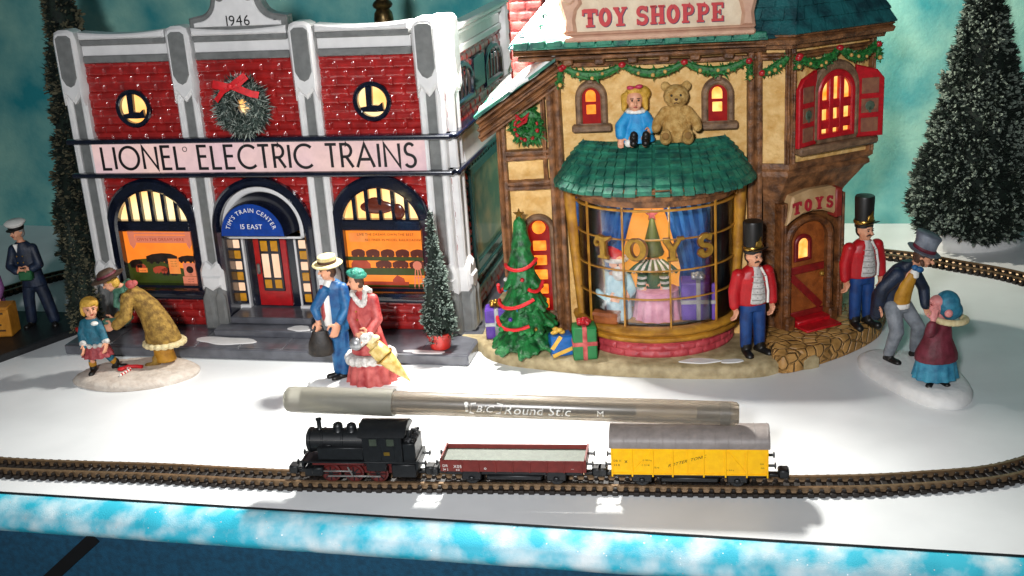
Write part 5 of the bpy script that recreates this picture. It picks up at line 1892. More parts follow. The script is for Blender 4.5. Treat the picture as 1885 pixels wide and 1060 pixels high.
shutter(wc - 0.95, 14, 1.05, True)
shutter(wc + 0.95, -18, 1.15, False)
# door face
da = math.degrees(math.atan2(TLo[2][1] - TLo[1][1], TLo[2][0] - TLo[1][0]))
DF = fr(TLo[1], da)
DL = math.hypot(TLo[2][0] - TLo[1][0], TLo[2][1] - TLo[1][1])
dcx, dz0, dzs = 1.35, 1.05, 4.35
mb = MB()
mb.frame(arch(dcx, 1.2, 0.7, dzs + 0.05, 20, rise=0.95), arch(dcx, 0.9, 0.7, dzs, 20, rise=0.75), DF, -0.05, 0.4, b=0.1)
mb.mbox(DF, dcx - 1.3, dcx - 0.85, 0.6, 1.3, -0.05, 0.6, 0.08); mb.mbox(DF, dcx + 0.85, dcx + 1.3, 0.6, 1.3, -0.05, 0.6, 0.08)
for k, xx in enumerate((0.1, DL - 0.15)):
    beam(mb, DF, (xx, 0.6), (xx, 6.0), 0.34, 0.34)
df2 = mb.build('door_surround', M['dkwood'], shop2, smooth=35)
M['doorwood'] = pmat('door_brown', '#7a3d14', rough=0.5, col2='#9c5420', scale=2.5, detail=6, bump=0.3, bscale=10)
mb = MB(); mb.prism(arch(dcx, 0.92, dz0, dzs, 20, rise=0.77), DF, -0.05, 0.08)
door2 = mb.build('door', M['doorwood'], shop2, smooth=None)
mb = MB()
mb.mbox(DF, dcx - 0.9, dcx + 0.9, 2.9, 3.22, 0.05, 0.14, 0.03)
mb.ribbon([(dcx - 0.75, 2.85), (dcx + 0.75, 1.35)], 0.3, DF, 0.05, 0.13)
mb.mbox(DF, dcx - 0.9, dcx + 0.9, dz0, dz0 + 0.25, 0.05, 0.14, 0.03)
mb.build('door_boards', pmat('door_red_board', '#7c1512', rough=0.5, var=0.2), door2)
mb = MB(); mb.frame(arch(dcx - 0.2, 0.42, 3.45, 4.2, 14, rise=0.36), arch(dcx - 0.2, 0.24, 3.58, 4.15, 14, rise=0.24), DF, 0.05, 0.2, b=0.04)
dw = mb.build('door_light', pmat('door_light_red', '#6e0f10', rough=0.5), door2)
mb = MB(); mb.prism(arch(dcx - 0.2, 0.25, 3.58, 4.15, 14, rise=0.25), DF, 0.05, 0.12)
mb.build('pane', M['hotglow'], dw, smooth=None)
mb = MB(); mb.ell(DF(dcx + 0.72, 2.75, 0.2), 0.1); mb.build('door_knob', M['goldpaint'], door2)
mb = MB(); mb.prism([(dcx - 1.25, 5.15), (dcx - 1.0, 5.3), (dcx - 0.5, 5.5), (dcx, 5.56), (dcx + 0.5, 5.5), (dcx + 1.0, 5.3), (dcx + 1.25, 5.15), (dcx + 1.35, 6.2), (dcx + 0.9, 6.42), (dcx - 0.2, 6.45), (dcx - 1.0, 6.3)], DF, 0.0, 0.5, b=0.08)
sg2 = mb.build('door_sign', pmat('sign_tan', '#a88458', rough=0.55, col2='#bf9c70', scale=2, bump=0.15, bscale=8), shop2)
mb = MB(); mb.mbox(DF, dcx + 1.05, dcx + 1.4, 5.1, 6.3, 0.0, 0.56, 0.06); mb.build('sign_end', pmat('sign_end_red', '#8a2a20', rough=0.5), sg2)
mb = MB(); stroke_text(mb, 'TOYS', SLAB, dcx - 1.02, 5.62, 0.48, lambda a, b, c: DF(a, b - 0.06 * (a - dcx) ** 2, 0.5 + c), 0.0, 0.05, fit=1.95)
mb.build('lettering', pmat('sign_letters', '#9c1f2a', rough=0.5), sg2, smooth=None)
mb = MB()
V = []
mb.mbox(DF, dcx - 0.8, dcx + 0.95, 0.78, 0.9, 0.1, 1.25, 0.04)
mb.mbox(DF, dcx - 0.75, dcx + 0.9, 0.85, 1.06, 0.05, 0.6, 0.05)
mb.build('door_mat', M['shred'], shop2)
# snow painted on the base
for (sx_, sy_, ra, rb) in ((5.35, -2.9, 0.75, 0.25), (6.55, -2.95, 0.5, 0.2)):
    mb = MB(); rs = random.Random(int(sx_ * 100)); ph = [rs.uniform(0, 6) for _ in range(3)]
    pl_ = [(sx_ + ra * (1 + 0.14 * math.sin(2 * a + ph[0]) + 0.1 * math.sin(3 * a + ph[1])) * math.cos(a), sy_ + rb * (1 + 0.14 * math.sin(2 * a + ph[2])) * math.sin(a)) for a in [i * math.pi / 14 for i in range(28)]]
    mb.prism(pl_, FZ(0.48), 0, 0.05, b=0.03); mb.build('snow_patch', M['snow'], base2)


# --- garlands and wreaths
def leafy(mb, pts, rad, n, ls, seed=1, mi=0, flat=None):
    rs = random.Random(seed)
    P = [Vector(p) for p in pts]
    for _ in range(n):
        f = rs.random() * (len(P) - 1)
        i = int(f); c = P[i].lerp(P[min(i + 1, len(P) - 1)], f - i)
        d = Vector((rs.gauss(0, 1), rs.gauss(0, 1), rs.gauss(0, 1))).normalized()
        r0 = rad(f / (len(P) - 1)) if callable(rad) else rad
        b = c + d * r0 * rs.uniform(0.35, 0.75); t = c + d * r0 * rs.uniform(0.9, 1.3) + Vector((rs.gauss(0, 1), rs.gauss(0, 1), rs.gauss(0, 1))) * r0 * 0.3
        sd = d.cross(Vector((rs.gauss(0, 1), rs.gauss(0, 1), rs.gauss(0, 1)))).normalized() * ls * rs.uniform(0.6, 1.1)
        md_ = b.lerp(t, 0.5)
        up_ = sd.cross(d).normalized() * ls * 0.35
        mb.add([b, md_ + sd, t, md_ - sd, md_ + up_, md_ - up_], [(0, 1, 4), (1, 2, 4), (2, 3, 4), (3, 0, 4), (0, 5, 1), (1, 5, 2), (2, 5, 3), (3, 5, 0)], mi)


def garland(label, swags, mats, loc_pts, ends=(), berries=M['goldball'], r=0.17, seed=0):
    root = thing('garland', label, 'garland', loc_pts[0])
    inv = Vector(loc_pts[0])
    mb = MB(); mbb = MB(); mk = MB()
    rs = random.Random(seed)
    for (p, q, sag) in swags:
        pts = []
        for i in range(13):
            f = i / 12
            c = Vector(p).lerp(Vector(q), f); c.z -= sag * 4 * f * (1 - f)
            pts.append(c - inv)
        mb.tube(pts, [r * (0.55 + 0.5 * math.sin(math.pi * i / 12)) for i in range(13)], 8)
        leafy(mb, pts, lambda f: r * (0.75 + 0.55 * math.sin(math.pi * f)), 170, 0.06, seed=rs.randint(0, 999))
        for f in (0.3, 0.5, 0.68):
            i = int(f * 12)
            mbb.ell(pts[i] + Vector((rs.uniform(-0.05, 0.05), -r * 1.25, rs.uniform(-0.06, 0.06))), rs.uniform(0.06, 0.085), n=8)
        mk.ell(pts[0] + Vector((0, -0.08, 0.02)), (0.15, 0.1, 0.12), n=8)
    for e in ends:
        pts = [Vector(x) - inv for x in e]
        mb.tube(pts, r * 0.6, 8); leafy(mb, pts, r * 0.95, 90, 0.06, seed=rs.randint(0, 999))
        mbb.ell(pts[-1] + Vector((0, -r, 0.1)), 0.09, n=8); mk.ell(pts[0] + Vector((0, -0.08, 0)), (0.14, 0.1, 0.12), n=8)
    mb.build('leaves', M['leaf'], root, smooth=None)
    mbb.build('baubles', berries, root)
    mk.build('bows', M['berry'], root)
    return root


def SS(x, y, z): return tuple(S(x, y, z))


xs = [0.35, 2.6, 4.95, 7.3]
garland('long green garland with gold balls in three swags under the wide eaves', [(SS(xs[i], -0.42, 11.68), SS(xs[i + 1], -0.42, 11.68), 0.36) for i in range(3)], None, [SS(3.8, -0.42, 11.7)],
        ends=[[SS(0.25, -0.5, 11.65), SS(0.2, -0.5, 11.3), SS(0.2, -0.5, 10.95)], [SS(7.35, -0.5, 11.65), SS(7.4, -0.5, 11.3), SS(7.38, -0.5, 10.95)]], seed=4)


def tfw(mp, a, b, c): return tuple(SM @ Vector(mp(a, b, c)))


garland('dark green garland draped under the turret eaves over the red shuttered window', [(tfw(TN, 0.05, 11.15, 0.3), tfw(TN, 1.0, 11.75, 0.3), 0.1), (tfw(TF, 0.15, 11.75, 0.4), tfw(TF, 2.0, 11.85, 0.4), 0.42), (tfw(TF, 2.0, 11.85, 0.4), tfw(TF, 3.8, 11.85, 0.4), 0.42)], None, [tfw(TF, 2.0, 11.8, 0.4)],
        ends=[[tfw(TF, 0.1, 11.7, 0.4), tfw(TF, 0.1, 11.3, 0.4)], [tfw(TF, 3.85, 11.8, 0.4), tfw(TF, 3.9, 11.2, 0.4)]], berries=M['goldball'], seed=8)
garland('green garland with red bow lying on the turret roof slope', [(tfw(TF, 1.9, 14.6, -1.05), tfw(TF, 2.3, 12.95, 0.2), 0.05)], None, [tfw(TF, 2.3, 13.5, 0.0)], berries=M['berry'], r=0.3, seed=18)
w = thing('wreath', 'small round green wreath with red berries on the cream wall left of the shop post', 'wreath', SS(-1.2, -0.1, 9.42), SA)
mb = MB(); pts = [(0.4 * math.cos(i * math.pi / 12), 0, 0.44 * math.sin(i * math.pi / 12)) for i in range(25)]
mb.tube(pts, 0.28, 8); leafy(mb, pts, 0.36, 620, 0.07, seed=3); mb.build('leaves', M['leaf'], w, smooth=None)
mb = MB(); rs = random.Random(2)
for k in range(14):
    a = rs.uniform(0, 6.28); mb.ell((0.45 * math.cos(a), -0.34, 0.5 * math.sin(a)), rs.uniform(0.05, 0.09), n=8)
mb.build('berries', M['berry'], w)
mb = MB(); mb.tube([(-0.38, -0.36, 0.5), (-0.15, -0.4, 0.3), (0.15, -0.4, 0.55), (0.0, -0.4, 0.25), (-0.35, -0.4, 0.05)], 0.07, 6); mb.build('bow', M['berry'], w)

# wreath with ribbon on the brick shop
HM = Matrix.Translation(Vector(HO)) @ Matrix.Rotation(HA, 4, 'Z')
M['brush'] = pmat('frosted_bristle', '#10231c', rough=0.7, col2='#56655c', scale=7, detail=2, mixlo=0.45, mixhi=0.75)
M['frost'] = pmat('bristle_frost', '#8d958c', rough=0.8, var=0.2)
M['ribbon'] = pmat('red_ribbon', '#c8141c', rough=0.6, var=0.15, scale=5)
w = thing('wreath', 'frosted bristle wreath with red ribbon bow on the upper brick wall between two round windows', 'wreath', HM @ Vector((-0.22, YF - 0.5, 10.38)), HA)
mb = MB(); pts = [(0.76 * math.cos(i * math.pi / 20), 0, 0.8 * math.sin(i * math.pi / 20)) for i in range(41)]
mb.tube(pts, 0.34, 8); leafy(mb, pts, 0.43, 2600, 0.03, seed=5); mb.build('bristles', M['brush'], w, smooth=None)
mb = MB(); leafy(mb, pts, 0.45, 1900, 0.032, seed=6); mb.build('frosting', M['frost'], w, smooth=None, kind='stuff')
mb = MB()


def rib(mb, pts, w0):
    V = []; Fs = []
    P = [Vector(p) for p in pts]
    for i, p in enumerate(P):
        t = (P[min(i + 1, len(P) - 1)] - P[max(i - 1, 0)]).normalized()
        n_ = t.cross(Vector((0, -1, 0.2))).normalized() * w0
        V += [p + n_, p - n_, p - n_ + Vector((0, 0.05, 0)), p + n_ + Vector((0, 0.05, 0))]
    for i in range(len(P) - 1):
        for k in range(4):
            Fs.append((i * 4 + k, i * 4 + (k + 1) % 4, (i + 1) * 4 + (k + 1) % 4, (i + 1) * 4 + k))
    Fs.append((0, 1, 2, 3)); Fs.append(tuple((len(P) - 1) * 4 + k for k in range(4)))
    mb.add(V, Fs)


rib(mb, [(-0.05, -0.55, 0.95), (0.3, -0.6, 0.82), (0.75, -0.55, 0.62), (1.05, -0.5, 0.55)], 0.13)
rib(mb, [(-0.05, -0.6, 0.95), (-0.45, -0.6, 0.75), (-0.85, -0.5, 0.35)], 0.11)
rib(mb, [(-0.1, -0.62, 0.95), (0.2, -0.65, 1.15), (0.55, -0.55, 1.38), (0.62, -0.5, 1.28), (0.3, -0.6, 1.02), (-0.05, -0.64, 0.93)], 0.1)
rib(mb, [(-0.1, -0.62, 0.95), (-0.45, -0.68, 1.05), (-0.8, -0.6, 1.12), (-0.85, -0.55, 0.98), (-0.5, -0.64, 0.92), (-0.05, -0.64, 0.95)], 0.1)
mb.ell((-0.08, -0.64, 0.95), (0.12, 0.1, 0.12))
mb.build('bow', M['ribbon'], w)

# ============================================================ FIGURES
M['skin'] = pmat('painted_skin', '#d99a78', rough=0.5, var=0.06, scale=4)
M['skin2'] = pmat('pink_skin', '#d88a86', rough=0.5, var=0.08, scale=4)
M['dark'] = pmat('dark_paint', '#15120f', rough=0.45, var=0.3)
M['mouth'] = pmat('mouth_red', '#9a2a28', rough=0.5)
M['eyew'] = pmat('eye_dark', '#17110d', rough=0.3)
M['jred'] = pmat('jacket_red', '#b3101a', rough=0.45, var=0.15, scale=3)
M['vest'] = pmat('vest_grey', '#a9a6a2', rough=0.6, col2='#c9c6c2', scale=9)
M['blue'] = pmat('trouser_blue', '#0c2c62', rough=0.5, col2='#14427e', scale=3)
M['suit'] = pmat('suit_blue', '#0e4074', rough=0.5, col2='#286c9c', scale=2.4, detail=6, bump=0.2, bscale=9)
M['straw'] = pmat('straw', '#c9b478', rough=0.6, col2='#e2d2a0', scale=6)
M['wool'] = pmat('grey_white_fur', '#b3aca4', rough=0.8, col2='#dcd8d2', scale=6, bump=0.6, bscale=14)
M['coatred'] = pmat('coat_red', '#8e1c20', rough=0.55, col2='#c4605a', scale=2.6, detail=6, bump=0.25, bscale=9)
M['parasol'] = pmat('parasol_gold', '#b89848', rough=0.4, col2='#dcc484', scale=4, bump=0.2, bscale=12)
M['silver'] = pmat('silver_grey', '#9a9a9c', rough=0.35, metal=0.5)
M['fur'] = pmat('golden_fur', '#6a4c16', rough=0.75, col2='#a98438', scale=4.5, detail=7, bump=0.6, bscale=12)
M['greenhat'] = pmat('hat_green', '#0f5a4c', rough=0.55, col2='#2a8a74', scale=7, bump=0.5, bscale=14)
M['brownhat'] = pmat('hat_brown', '#3c2a20', rough=0.6, col2='#5a4232', scale=4)
M['blond'] = pmat('blond_hair', '#b88a24', rough=0.6, col2='#d9ab48', scale=6, bump=0.5, bscale=16)
M['brownhair'] = pmat('brown_hair', '#3a2316', rough=0.6, col2='#5a3a26', scale=6, bump=0.4, bscale=16)
M['greyhair'] = pmat('grey_hair', '#8d8a84', rough=0.6, var=0.2, bump=0.4)
M['tealcoat'] = pmat('teal_coat', '#0f4a5c', rough=0.55, col2='#236f84', scale=4, bump=0.3)
M['plaid'] = pmat('plaid_red', '#7c1f2a', rough=0.6, col2='#a84a4c', scale=7, detail=2)
M['navyc'] = pmat('navy_cloth', '#0e1626', rough=0.5, col2='#1b2a42', scale=2.5, bump=0.2)
M['greyc'] = pmat('grey_cloth', '#6c7178', rough=0.6, col2='#8d9298', scale=3, bump=0.2)
M['mustard'] = pmat('mustard', '#9c6a10', rough=0.55, col2='#c08a24', scale=3)
M['hatgrey'] = pmat('top_hat_grey', '#585d68', rough=0.55, col2='#7c828c', scale=3, bump=0.15)
M['bonnet'] = pmat('bonnet_blue', '#1d6680', rough=0.55, col2='#3a8aa4', scale=4, bump=0.25)
M['cream'] = pmat('cream_trim', '#cdb884', rough=0.6, col2='#e2d2a4', scale=6, bump=0.3)
M['maroon'] = pmat('maroon_cape', '#561420', rough=0.55, col2='#742636', scale=3, bump=0.2)
M['dressblue'] = pmat('dress_blue', '#1f6a8a', rough=0.55, col2='#3f93ae', scale=3, bump=0.2)
M['mound'] = pmat('snow_mound', '#c2b4a6', rough=0.7, col2='#d8cdc0', scale=3, detail=6, bump=0.4, bscale=8)
M['moundw'] = pmat('snow_base', '#e2e1de', rough=0.6, var=0.04, bump=0.2, bscale=6)
M['green'] = pmat('green_cloth', '#1f5a34', rough=0.6, var=0.2)
M['scarf'] = pmat('scarf_green', '#2c5a48', rough=0.65, col2='#4f7a64', scale=6)


def V3(*a): return Vector(a)


def hand(mb, c, d, side, s=1.0, curl=0.35, spread=(0, -1, 0)):
    """palm, four fingers of unequal length and a thumb; d: finger direction, side: towards the thumb"""
    c, d, side = Vector(c), Vector(d).normalized(), Vector(side).normalized()
    n = d.cross(side).normalized()
    side = n.cross(d).normalized()
    rot = Matrix((side, n, d)).transposed().to_euler()
    mb.ell(c + d * 0.1 * s, (0.125 * s, 0.065 * s, 0.15 * s), rot, 12)
    for k, L in enumerate((0.19, 0.22, 0.205, 0.16)):
        b = c + d * 0.19 * s + side * (0.085 - 0.057 * k) * s
        m_ = b + (d * 0.6 + n * curl * 0.3) * L * s
        e = m_ + (d * (0.5 - curl * 0.4) + n * curl * 0.9) * L * s * 0.8
        mb.cap(b, 0.034 * s, m_, 0.032 * s, 8); mb.cap(m_, 0.032 * s, e, 0.026 * s, 8)
    b = c + d * 0.03 * s + side * 0.1 * s
    m_ = b + (d * 0.4 + side * 0.75 + n * 0.1) * 0.14 * s
    mb.cap(b, 0.04 * s, m_, 0.036 * s, 8); mb.cap(m_, 0.036 * s, m_ + (d * 0.9 + n * 0.3) * 0.12 * s, 0.028 * s, 8)


def head(mb, root, c, f, u, s=1.0, eyes=True, mouth=True, nose=1.0):
    """adds the head to a body builder; eyes and mouth become parts. Returns (c, f, u, r)"""
    c, f, u = Vector(c), Vector(f).normalized(), Vector(u).normalized()
    r = f.cross(u).normalized(); u = r.cross(f).normalized()
    rot = Matrix((r, f, u)).transposed().to_euler()
    mb.ell(c + u * 0.05 * s, (0.255 * s, 0.29 * s, 0.30 * s), rot, 16)
    mb.ell(c - u * 0.12 * s + f * 0.05 * s, (0.2 * s, 0.22 * s, 0.24 * s), rot, 14)
    mb.ell(c - u * 0.26 * s + f * 0.17 * s, (0.09 * s, 0.08 * s, 0.07 * s), rot, 10)
    mb.cap(c + f * 0.27 * s + u * 0.06 * s, 0.035 * s, c + f * (0.3 + 0.05 * nose) * s - u * 0.05 * s, 0.055 * s * nose, 10)
    for sd in (-1, 1):
        mb.ell(c + r * 0.255 * sd * s - f * 0.02 * s, (0.03 * s, 0.06 * s, 0.09 * s), rot, 8)
        mb.ell(c + r * 0.12 * sd * s + f * 0.2 * s - u * 0.1 * s, 0.085 * s, n=8)
    if eyes:
        for sd in (-1, 1):
            e = MB(); e.ell(c + r * 0.1 * sd * s + f * 0.275 * s + u * 0.055 * s, (0.036 * s, 0.03 * s, 0.03 * s), rot, 8)
            e.build('eye', M['eyew'], root)
            e = MB(); e.cap(c + r * 0.06 * sd * s + f * 0.285 * s + u * 0.115 * s, 0.014 * s, c + r * 0.15 * sd * s + f * 0.26 * s + u * 0.11 * s, 0.012 * s, 6)
            e.build('eyebrow', M['brownhair'], root)
    if mouth:
        e = MB(); e.ell(c + f * 0.272 * s - u * 0.155 * s, (0.065 * s, 0.03 * s, 0.02 * s), rot, 8)
        e.build('mouth', M['mouth'], root)
    return c, f, u, r


def hair(root, H, mat, s=1.0, back=1.0, long_=0.0):
    c, f, u, r = H
    rot = Matrix((r, f, u)).transposed().to_euler()
    mb = MB()
    mb.ell(c + u * 0.09 * s - f * 0.06 * s, (0.285 * s, 0.27 * s, 0.29 * s), rot, 16)
    mb.ell(c - f * 0.13 * s - u * 0.05 * s, (0.255 * s, 0.2 * s, 0.26 * s), rot, 14)
    if long_:
        for sd in (-1, 1):
            mb.cap(c + r * 0.24 * sd * s - f * 0.1 * s, 0.1 * s, c + r * 0.24 * sd * s - f * 0.12 * s - u * long_ * s, 0.07 * s)
    return blob(mb, 'hair', mat, root, 0.03, 2)


def chain(mb, pts, rs, n=12):
    for i in range(len(pts) - 1):
        mb.cap(pts[i], rs[i], pts[i + 1], rs[i + 1], n)


def shoe(root, ankle, d, s=1.0, mat=None, name='shoe'):
    mb = MB(); a = Vector(ankle); d = Vector(d).normalized()
    mb.cap(a + V3(0, 0, -0.02), 0.12 * s, a + V3(0, 0, 0.12 * s), 0.12 * s)
    mb.cap(a - d * 0.08 * s + V3(0, 0, -0.08 * s), 0.09 * s, a + d * 0.3 * s + V3(0, 0, -0.1 * s), 0.1 * s)
    blob(mb, name, mat or M['dark'], root, 0.035, 2)


def pleats(mb, c, z0, z1, r0, r1, n=14, amp=0.08, steps=8, tilt=(0, 0)):
    N = n * 6
    V = []; Fs = []
    for k in range(steps + 1):
        f = k / steps
        for i in range(N):
            a = 2 * math.pi * i / N
            r = (r0 + (r1 - r0) * f) * (1 + amp * (1 - f) * math.cos(n * a))
            V.append((c[0] + tilt[0] * f + r * math.cos(a), c[1] + tilt[1] * f + r * 0.85 * math.sin(a), z0 + (z1 - z0) * f))
    for k in range(steps):
        for i in range(N):
            j = (i + 1) % N
            Fs.append((k * N + i, k * N + j, (k + 1) * N + j, (k + 1) * N + i))
    Fs.append(tuple(range(N - 1, -1, -1))); Fs.append(tuple(steps * N + i for i in range(N)))
    mb.add(V, Fs)


def hat_axis(c, axis, prof, name, mat, root, n=28, sx=1, sy=1, **kw):
    T = Vector(axis).normalized().to_track_quat('Z', 'Y').to_matrix().to_4x4()
    mb = MB(); mb.lathe(prof, tuple(c), n, T=T, sx=sx, sy=sy)
    return mb.build(name, mat, root, **kw)


def mound(name, label, pts, loc, h, mat, seed=1):
    rs = random.Random(seed)
    c = Vector(loc)
    P = catmull([(p[0] - c.x, p[1] - c.y, 0) for p in pts], 8)
    mb = MB(); V = []; Fs = []
    n = len(P)
    rings = [(1.0, 0.0), (1.01, 0.35), (0.95, 0.75), (0.86, 0.95), (0.6, 1.0), (0.3, 1.03)]
    for (q, z) in rings:
        for i, p in enumerate(P):
            V.append((p.x * q, p.y * q, h * z + (rs.uniform(-0.015, 0.015) if z > 0 else 0)))
    for k in range(len(rings) - 1):
        for i in range(n):
            j = (i + 1) % n
            Fs.append((k * n + i, k * n + j, (k + 1) * n + j, (k + 1) * n + i))
    Fs.append(tuple((len(rings) - 1) * n + i for i in range(n))); Fs.append(tuple(range(n - 1, -1, -1)))
    mb.add(V, Fs)
    o = mb.build(name, mat, smooth=60, label=label, cat='figure base')
    o.location = loc
    return o


# ---------------------------------------------------------- toy soldiers
def soldier():
    s = thing('toy_soldier', 'toy soldier in red jacket and black hat left of the shop door', 'figurine', SS(7.42, -1.95, 0.5), R(14), 'toy soldiers beside the shop door')
    b = MB()
    H = head(b, s, (0, -0.06, 4.12), (0.25, -1, -0.03), (0, 0, 1), 1.18, mouth=False)
    b.cap((0, 0, 3.5), 0.17, (0, 0, 3.9), 0.17)
    b.loft([(0, 0, 2.0, 0.4, 0.28), (0, 0, 2.7, 0.42, 0.3), (0, 0, 3.4, 0.5, 0.28), (0, 0, 3.62, 0.3, 0.2)])
    for sd in (-1, 1):
        chain(b, [(0.5 * sd, 0, 3.4), (0.72 * sd, 0.02, 2.75), (0.76 * sd, -0.06, 2.05)], [0.17, 0.14, 0.11])
        hand(b, (0.76 * sd, -0.08, 2.05), (0.02 * sd, -0.12, -1), (0, -1, 0), 1.35, curl=0.7)
        chain(b, [(0.26 * sd, 0, 2.1), (0.28 * sd, 0, 1.1), (0.29 * sd, 0, 0.2)], [0.2, 0.17, 0.13])
    blob(b, 'body', M['skin'], s, 0.035, 2)
    j = MB()
    j.loft([(0, 0.03, 2.12, 0.62, 0.42), (0, 0.02, 2.7, 0.6, 0.42), (0, 0, 3.25, 0.66, 0.4), (0, 0, 3.55, 0.5, 0.34), (0, 0, 3.72, 0.26, 0.24)])
    for sd in (-1, 1):
        j.ell((0.6 * sd, 0, 3.42), (0.26, 0.27, 0.24))
        chain(j, [(0.62 * sd, 0, 3.35), (0.78 * sd, 0.02, 2.75), (0.8 * sd, -0.06, 2.15)], [0.25, 0.23, 0.2])
    blob(j, 'jacket', M['jred'], s, 0.04, 3)
    v = MB()
    v.loft([(0.06, -0.16, 2.2, 0.4, 0.34), (0.06, -0.17, 2.75, 0.36, 0.33), (0.05, -0.16, 3.3, 0.28, 0.31), (0.04, -0.12, 3.62, 0.2, 0.25), (0.03, -0.06, 3.75, 0.15, 0.2)])
    vo_ = blob(v, 'shirt', M['vest'], s, 0.04, 2)
    mb = MB()
    for k in range(5):
        z = 2.4 + 0.25 * k
        mb.tube([(0.06 - 0.3, -0.42, z), (0.06, -0.53, z - 0.02), (0.06 + 0.26, -0.45, z)], 0.016, 5)
        for q in (-0.1, 0.12): mb.ell((0.06 + q, -0.505, z + 0.1), 0.022, n=6)
    mb.build('buttons', M['greyhair'], vo_)
    mb = MB()
    mb.tube([(0.46, -0.36, 2.2), (0.47, -0.36, 2.7), (0.38, -0.34, 3.3), (0.2, -0.28, 3.7)], 0.05, 8)
    mb.build('lapel', M['whitepaint'], s)
    t = MB()
    t.loft([(0, 0.02, 1.85, 0.5, 0.36), (0, 0.02, 2.25, 0.52, 0.37)])
    for sd in (-1, 1): chain(t, [(0.26 * sd, 0, 2.0), (0.28 * sd, 0, 1.1), (0.29 * sd, 0, 0.3)], [0.27, 0.25, 0.22])
    blob(t, 'trousers', M['blue'], s, 0.04, 2)
    for sd in (-1, 1): shoe(s, (0.29 * sd, -0.02, 0.2), (0.25 * sd + 0.1, -1, 0), 1.75, M['dark'], 'boot')
    mb = MB(); mb.lathe([(0.36, 4.28), (0.37, 4.5), (0.36, 4.6), (0.385, 5.5), (0.36, 5.58), (0.0, 5.6)], (0, 0, 0), 24)
    hat = mb.build('hat', M['dark'], s)
    mb = MB(); mb.lathe([(0.39, 4.42), (0.41, 4.46), (0.41, 4.54), (0.39, 4.58)], (0, 0, 0), 24); mb.build('hat_band', M['gold'], hat)
    mb = MB(); mb.ell((0.1, -0.22, 4.45), (0.44, 0.34, 0.05), (R(-14), R(-4), 0)); mb.build('hat_visor', M['dark'], hat)
    mb = MB(); mb.prism([(-0.1, 4.62), (0.12, 4.56), (0.2, 4.7), (0.14, 4.9), (0.16, 5.02), (0.06, 4.86), (-0.04, 4.82)], FY(-0.36), 0.0, 0.07, b=0.02); mb.build('hat_badge', M['gold'], hat)
    mb = MB(); c, f, u, r = H
    for sd in (-1, 1): mb.cap(c + f * 0.35 - u * 0.1 + r * 0.02 * sd, 0.05, c + f * 0.32 - u * 0.13 + r * 0.19 * sd, 0.025)
    blob(mb, 'moustache', M['brownhair'], s, 0.02, 1)
    mb = MB(); mb.ell(c - f * 0.12 + V3(0, 0, 0.02), (0.3, 0.22, 0.36)); blob(mb, 'hair', M['dark'], s, 0.04, 2)
    return s


sol = soldier()
sol.scale = (1, 1, 0.955)
so2 = copy_tree(sol)
so2.location = SS(11.85, 0.15, 0.8); so2['label'] = 'toy soldier in red jacket and black hat on the stone step right of the door'

# ---------------------------------------------------------- couple in front of the brick shop
mound('snow_base', 'flat white snow base under the strolling couple', [(-8.35, 44.8), (-7.4, 43.85), (-6.2, 43.45), (-4.8, 43.5), (-4.0, 44.1), (-4.5, 45.2), (-6.0, 45.7), (-7.6, 45.6)], (-6.2, 44.6, 0), 0.3, M['moundw'], 2)
mn = thing('person', 'gentleman in blue suit and straw boater carrying a black bag, walking left', 'figurine', (-6.95, 44.85, 0.28))
b = MB()
H = head(b, mn, (-0.12, -0.05, 4.48), (-1, -0.35, -0.05), (0, 0, 1), 1.0)
b.cap((0, 0, 3.95), 0.15, (-0.08, -0.03, 4.3), 0.15)
b.loft([(0, 0, 2.3, 0.36, 0.3), (0, 0, 3.0, 0.38, 0.3), (0, 0, 3.75, 0.46, 0.3), (0, 0, 4.05, 0.22, 0.2)])
armL = [(-0.3, -0.28, 3.75), (-0.72, -0.42, 3.1), (-0.62, -0.55, 2.6)]
armR = [(0.38, -0.1, 3.75), (0.5, -0.32, 2.95), (0.1, -0.62, 2.45)]
chain(b, armL, [0.15, 0.13, 0.1]); chain(b, armR, [0.16, 0.14, 0.11])
hand(b, armL[2], (-0.02, -0.1, -1), (-0.6, -0.6, 0), 1.2, 0.8); hand(b, armR[2], (-0.35, -0.3, -1), (-0.7, -0.3, 0.2), 1.45, 0.5)
chain(b, [(-0.12, 0, 2.4), (-0.1, -0.05, 1.3), (-0.14, 0.05, 0.3)], [0.2, 0.17, 0.12]); chain(b, [(0.16, 0, 2.4), (0.18, 0.02, 1.3), (0.08, -0.1, 0.3)], [0.2, 0.17, 0.12])
blob(b, 'body', M['skin'], mn, 0.032, 2)
j = MB()
j.loft([(0.02, 0.02, 2.0, 0.44, 0.36), (0.02, 0, 2.6, 0.44, 0.36), (0.02, 0, 3.3, 0.48, 0.36), (0.04, 0, 3.8, 0.5, 0.33), (0, 0, 4.08, 0.24, 0.22)])
chain(j, [armL[0], armL[1], Vector(armL[2]) + V3(0, 0, 0.2)], [0.22, 0.19, 0.16]); chain(j, [armR[0], armR[1], Vector(armR[2]) + V3(0.12, 0.08, 0.12)], [0.24, 0.21, 0.18])
blob(j, 'jacket', M['suit'], mn, 0.04, 2)
v = MB(); v.loft([(-0.26, -0.2, 2.3, 0.18, 0.2), (-0.28, -0.2, 3.0, 0.21, 0.22), (-0.26, -0.18, 3.7, 0.2, 0.2), (-0.1, -0.08, 4.15, 0.16, 0.18)])
blob(v, 'shirt', M['whitepaint'], mn, 0.035, 2)
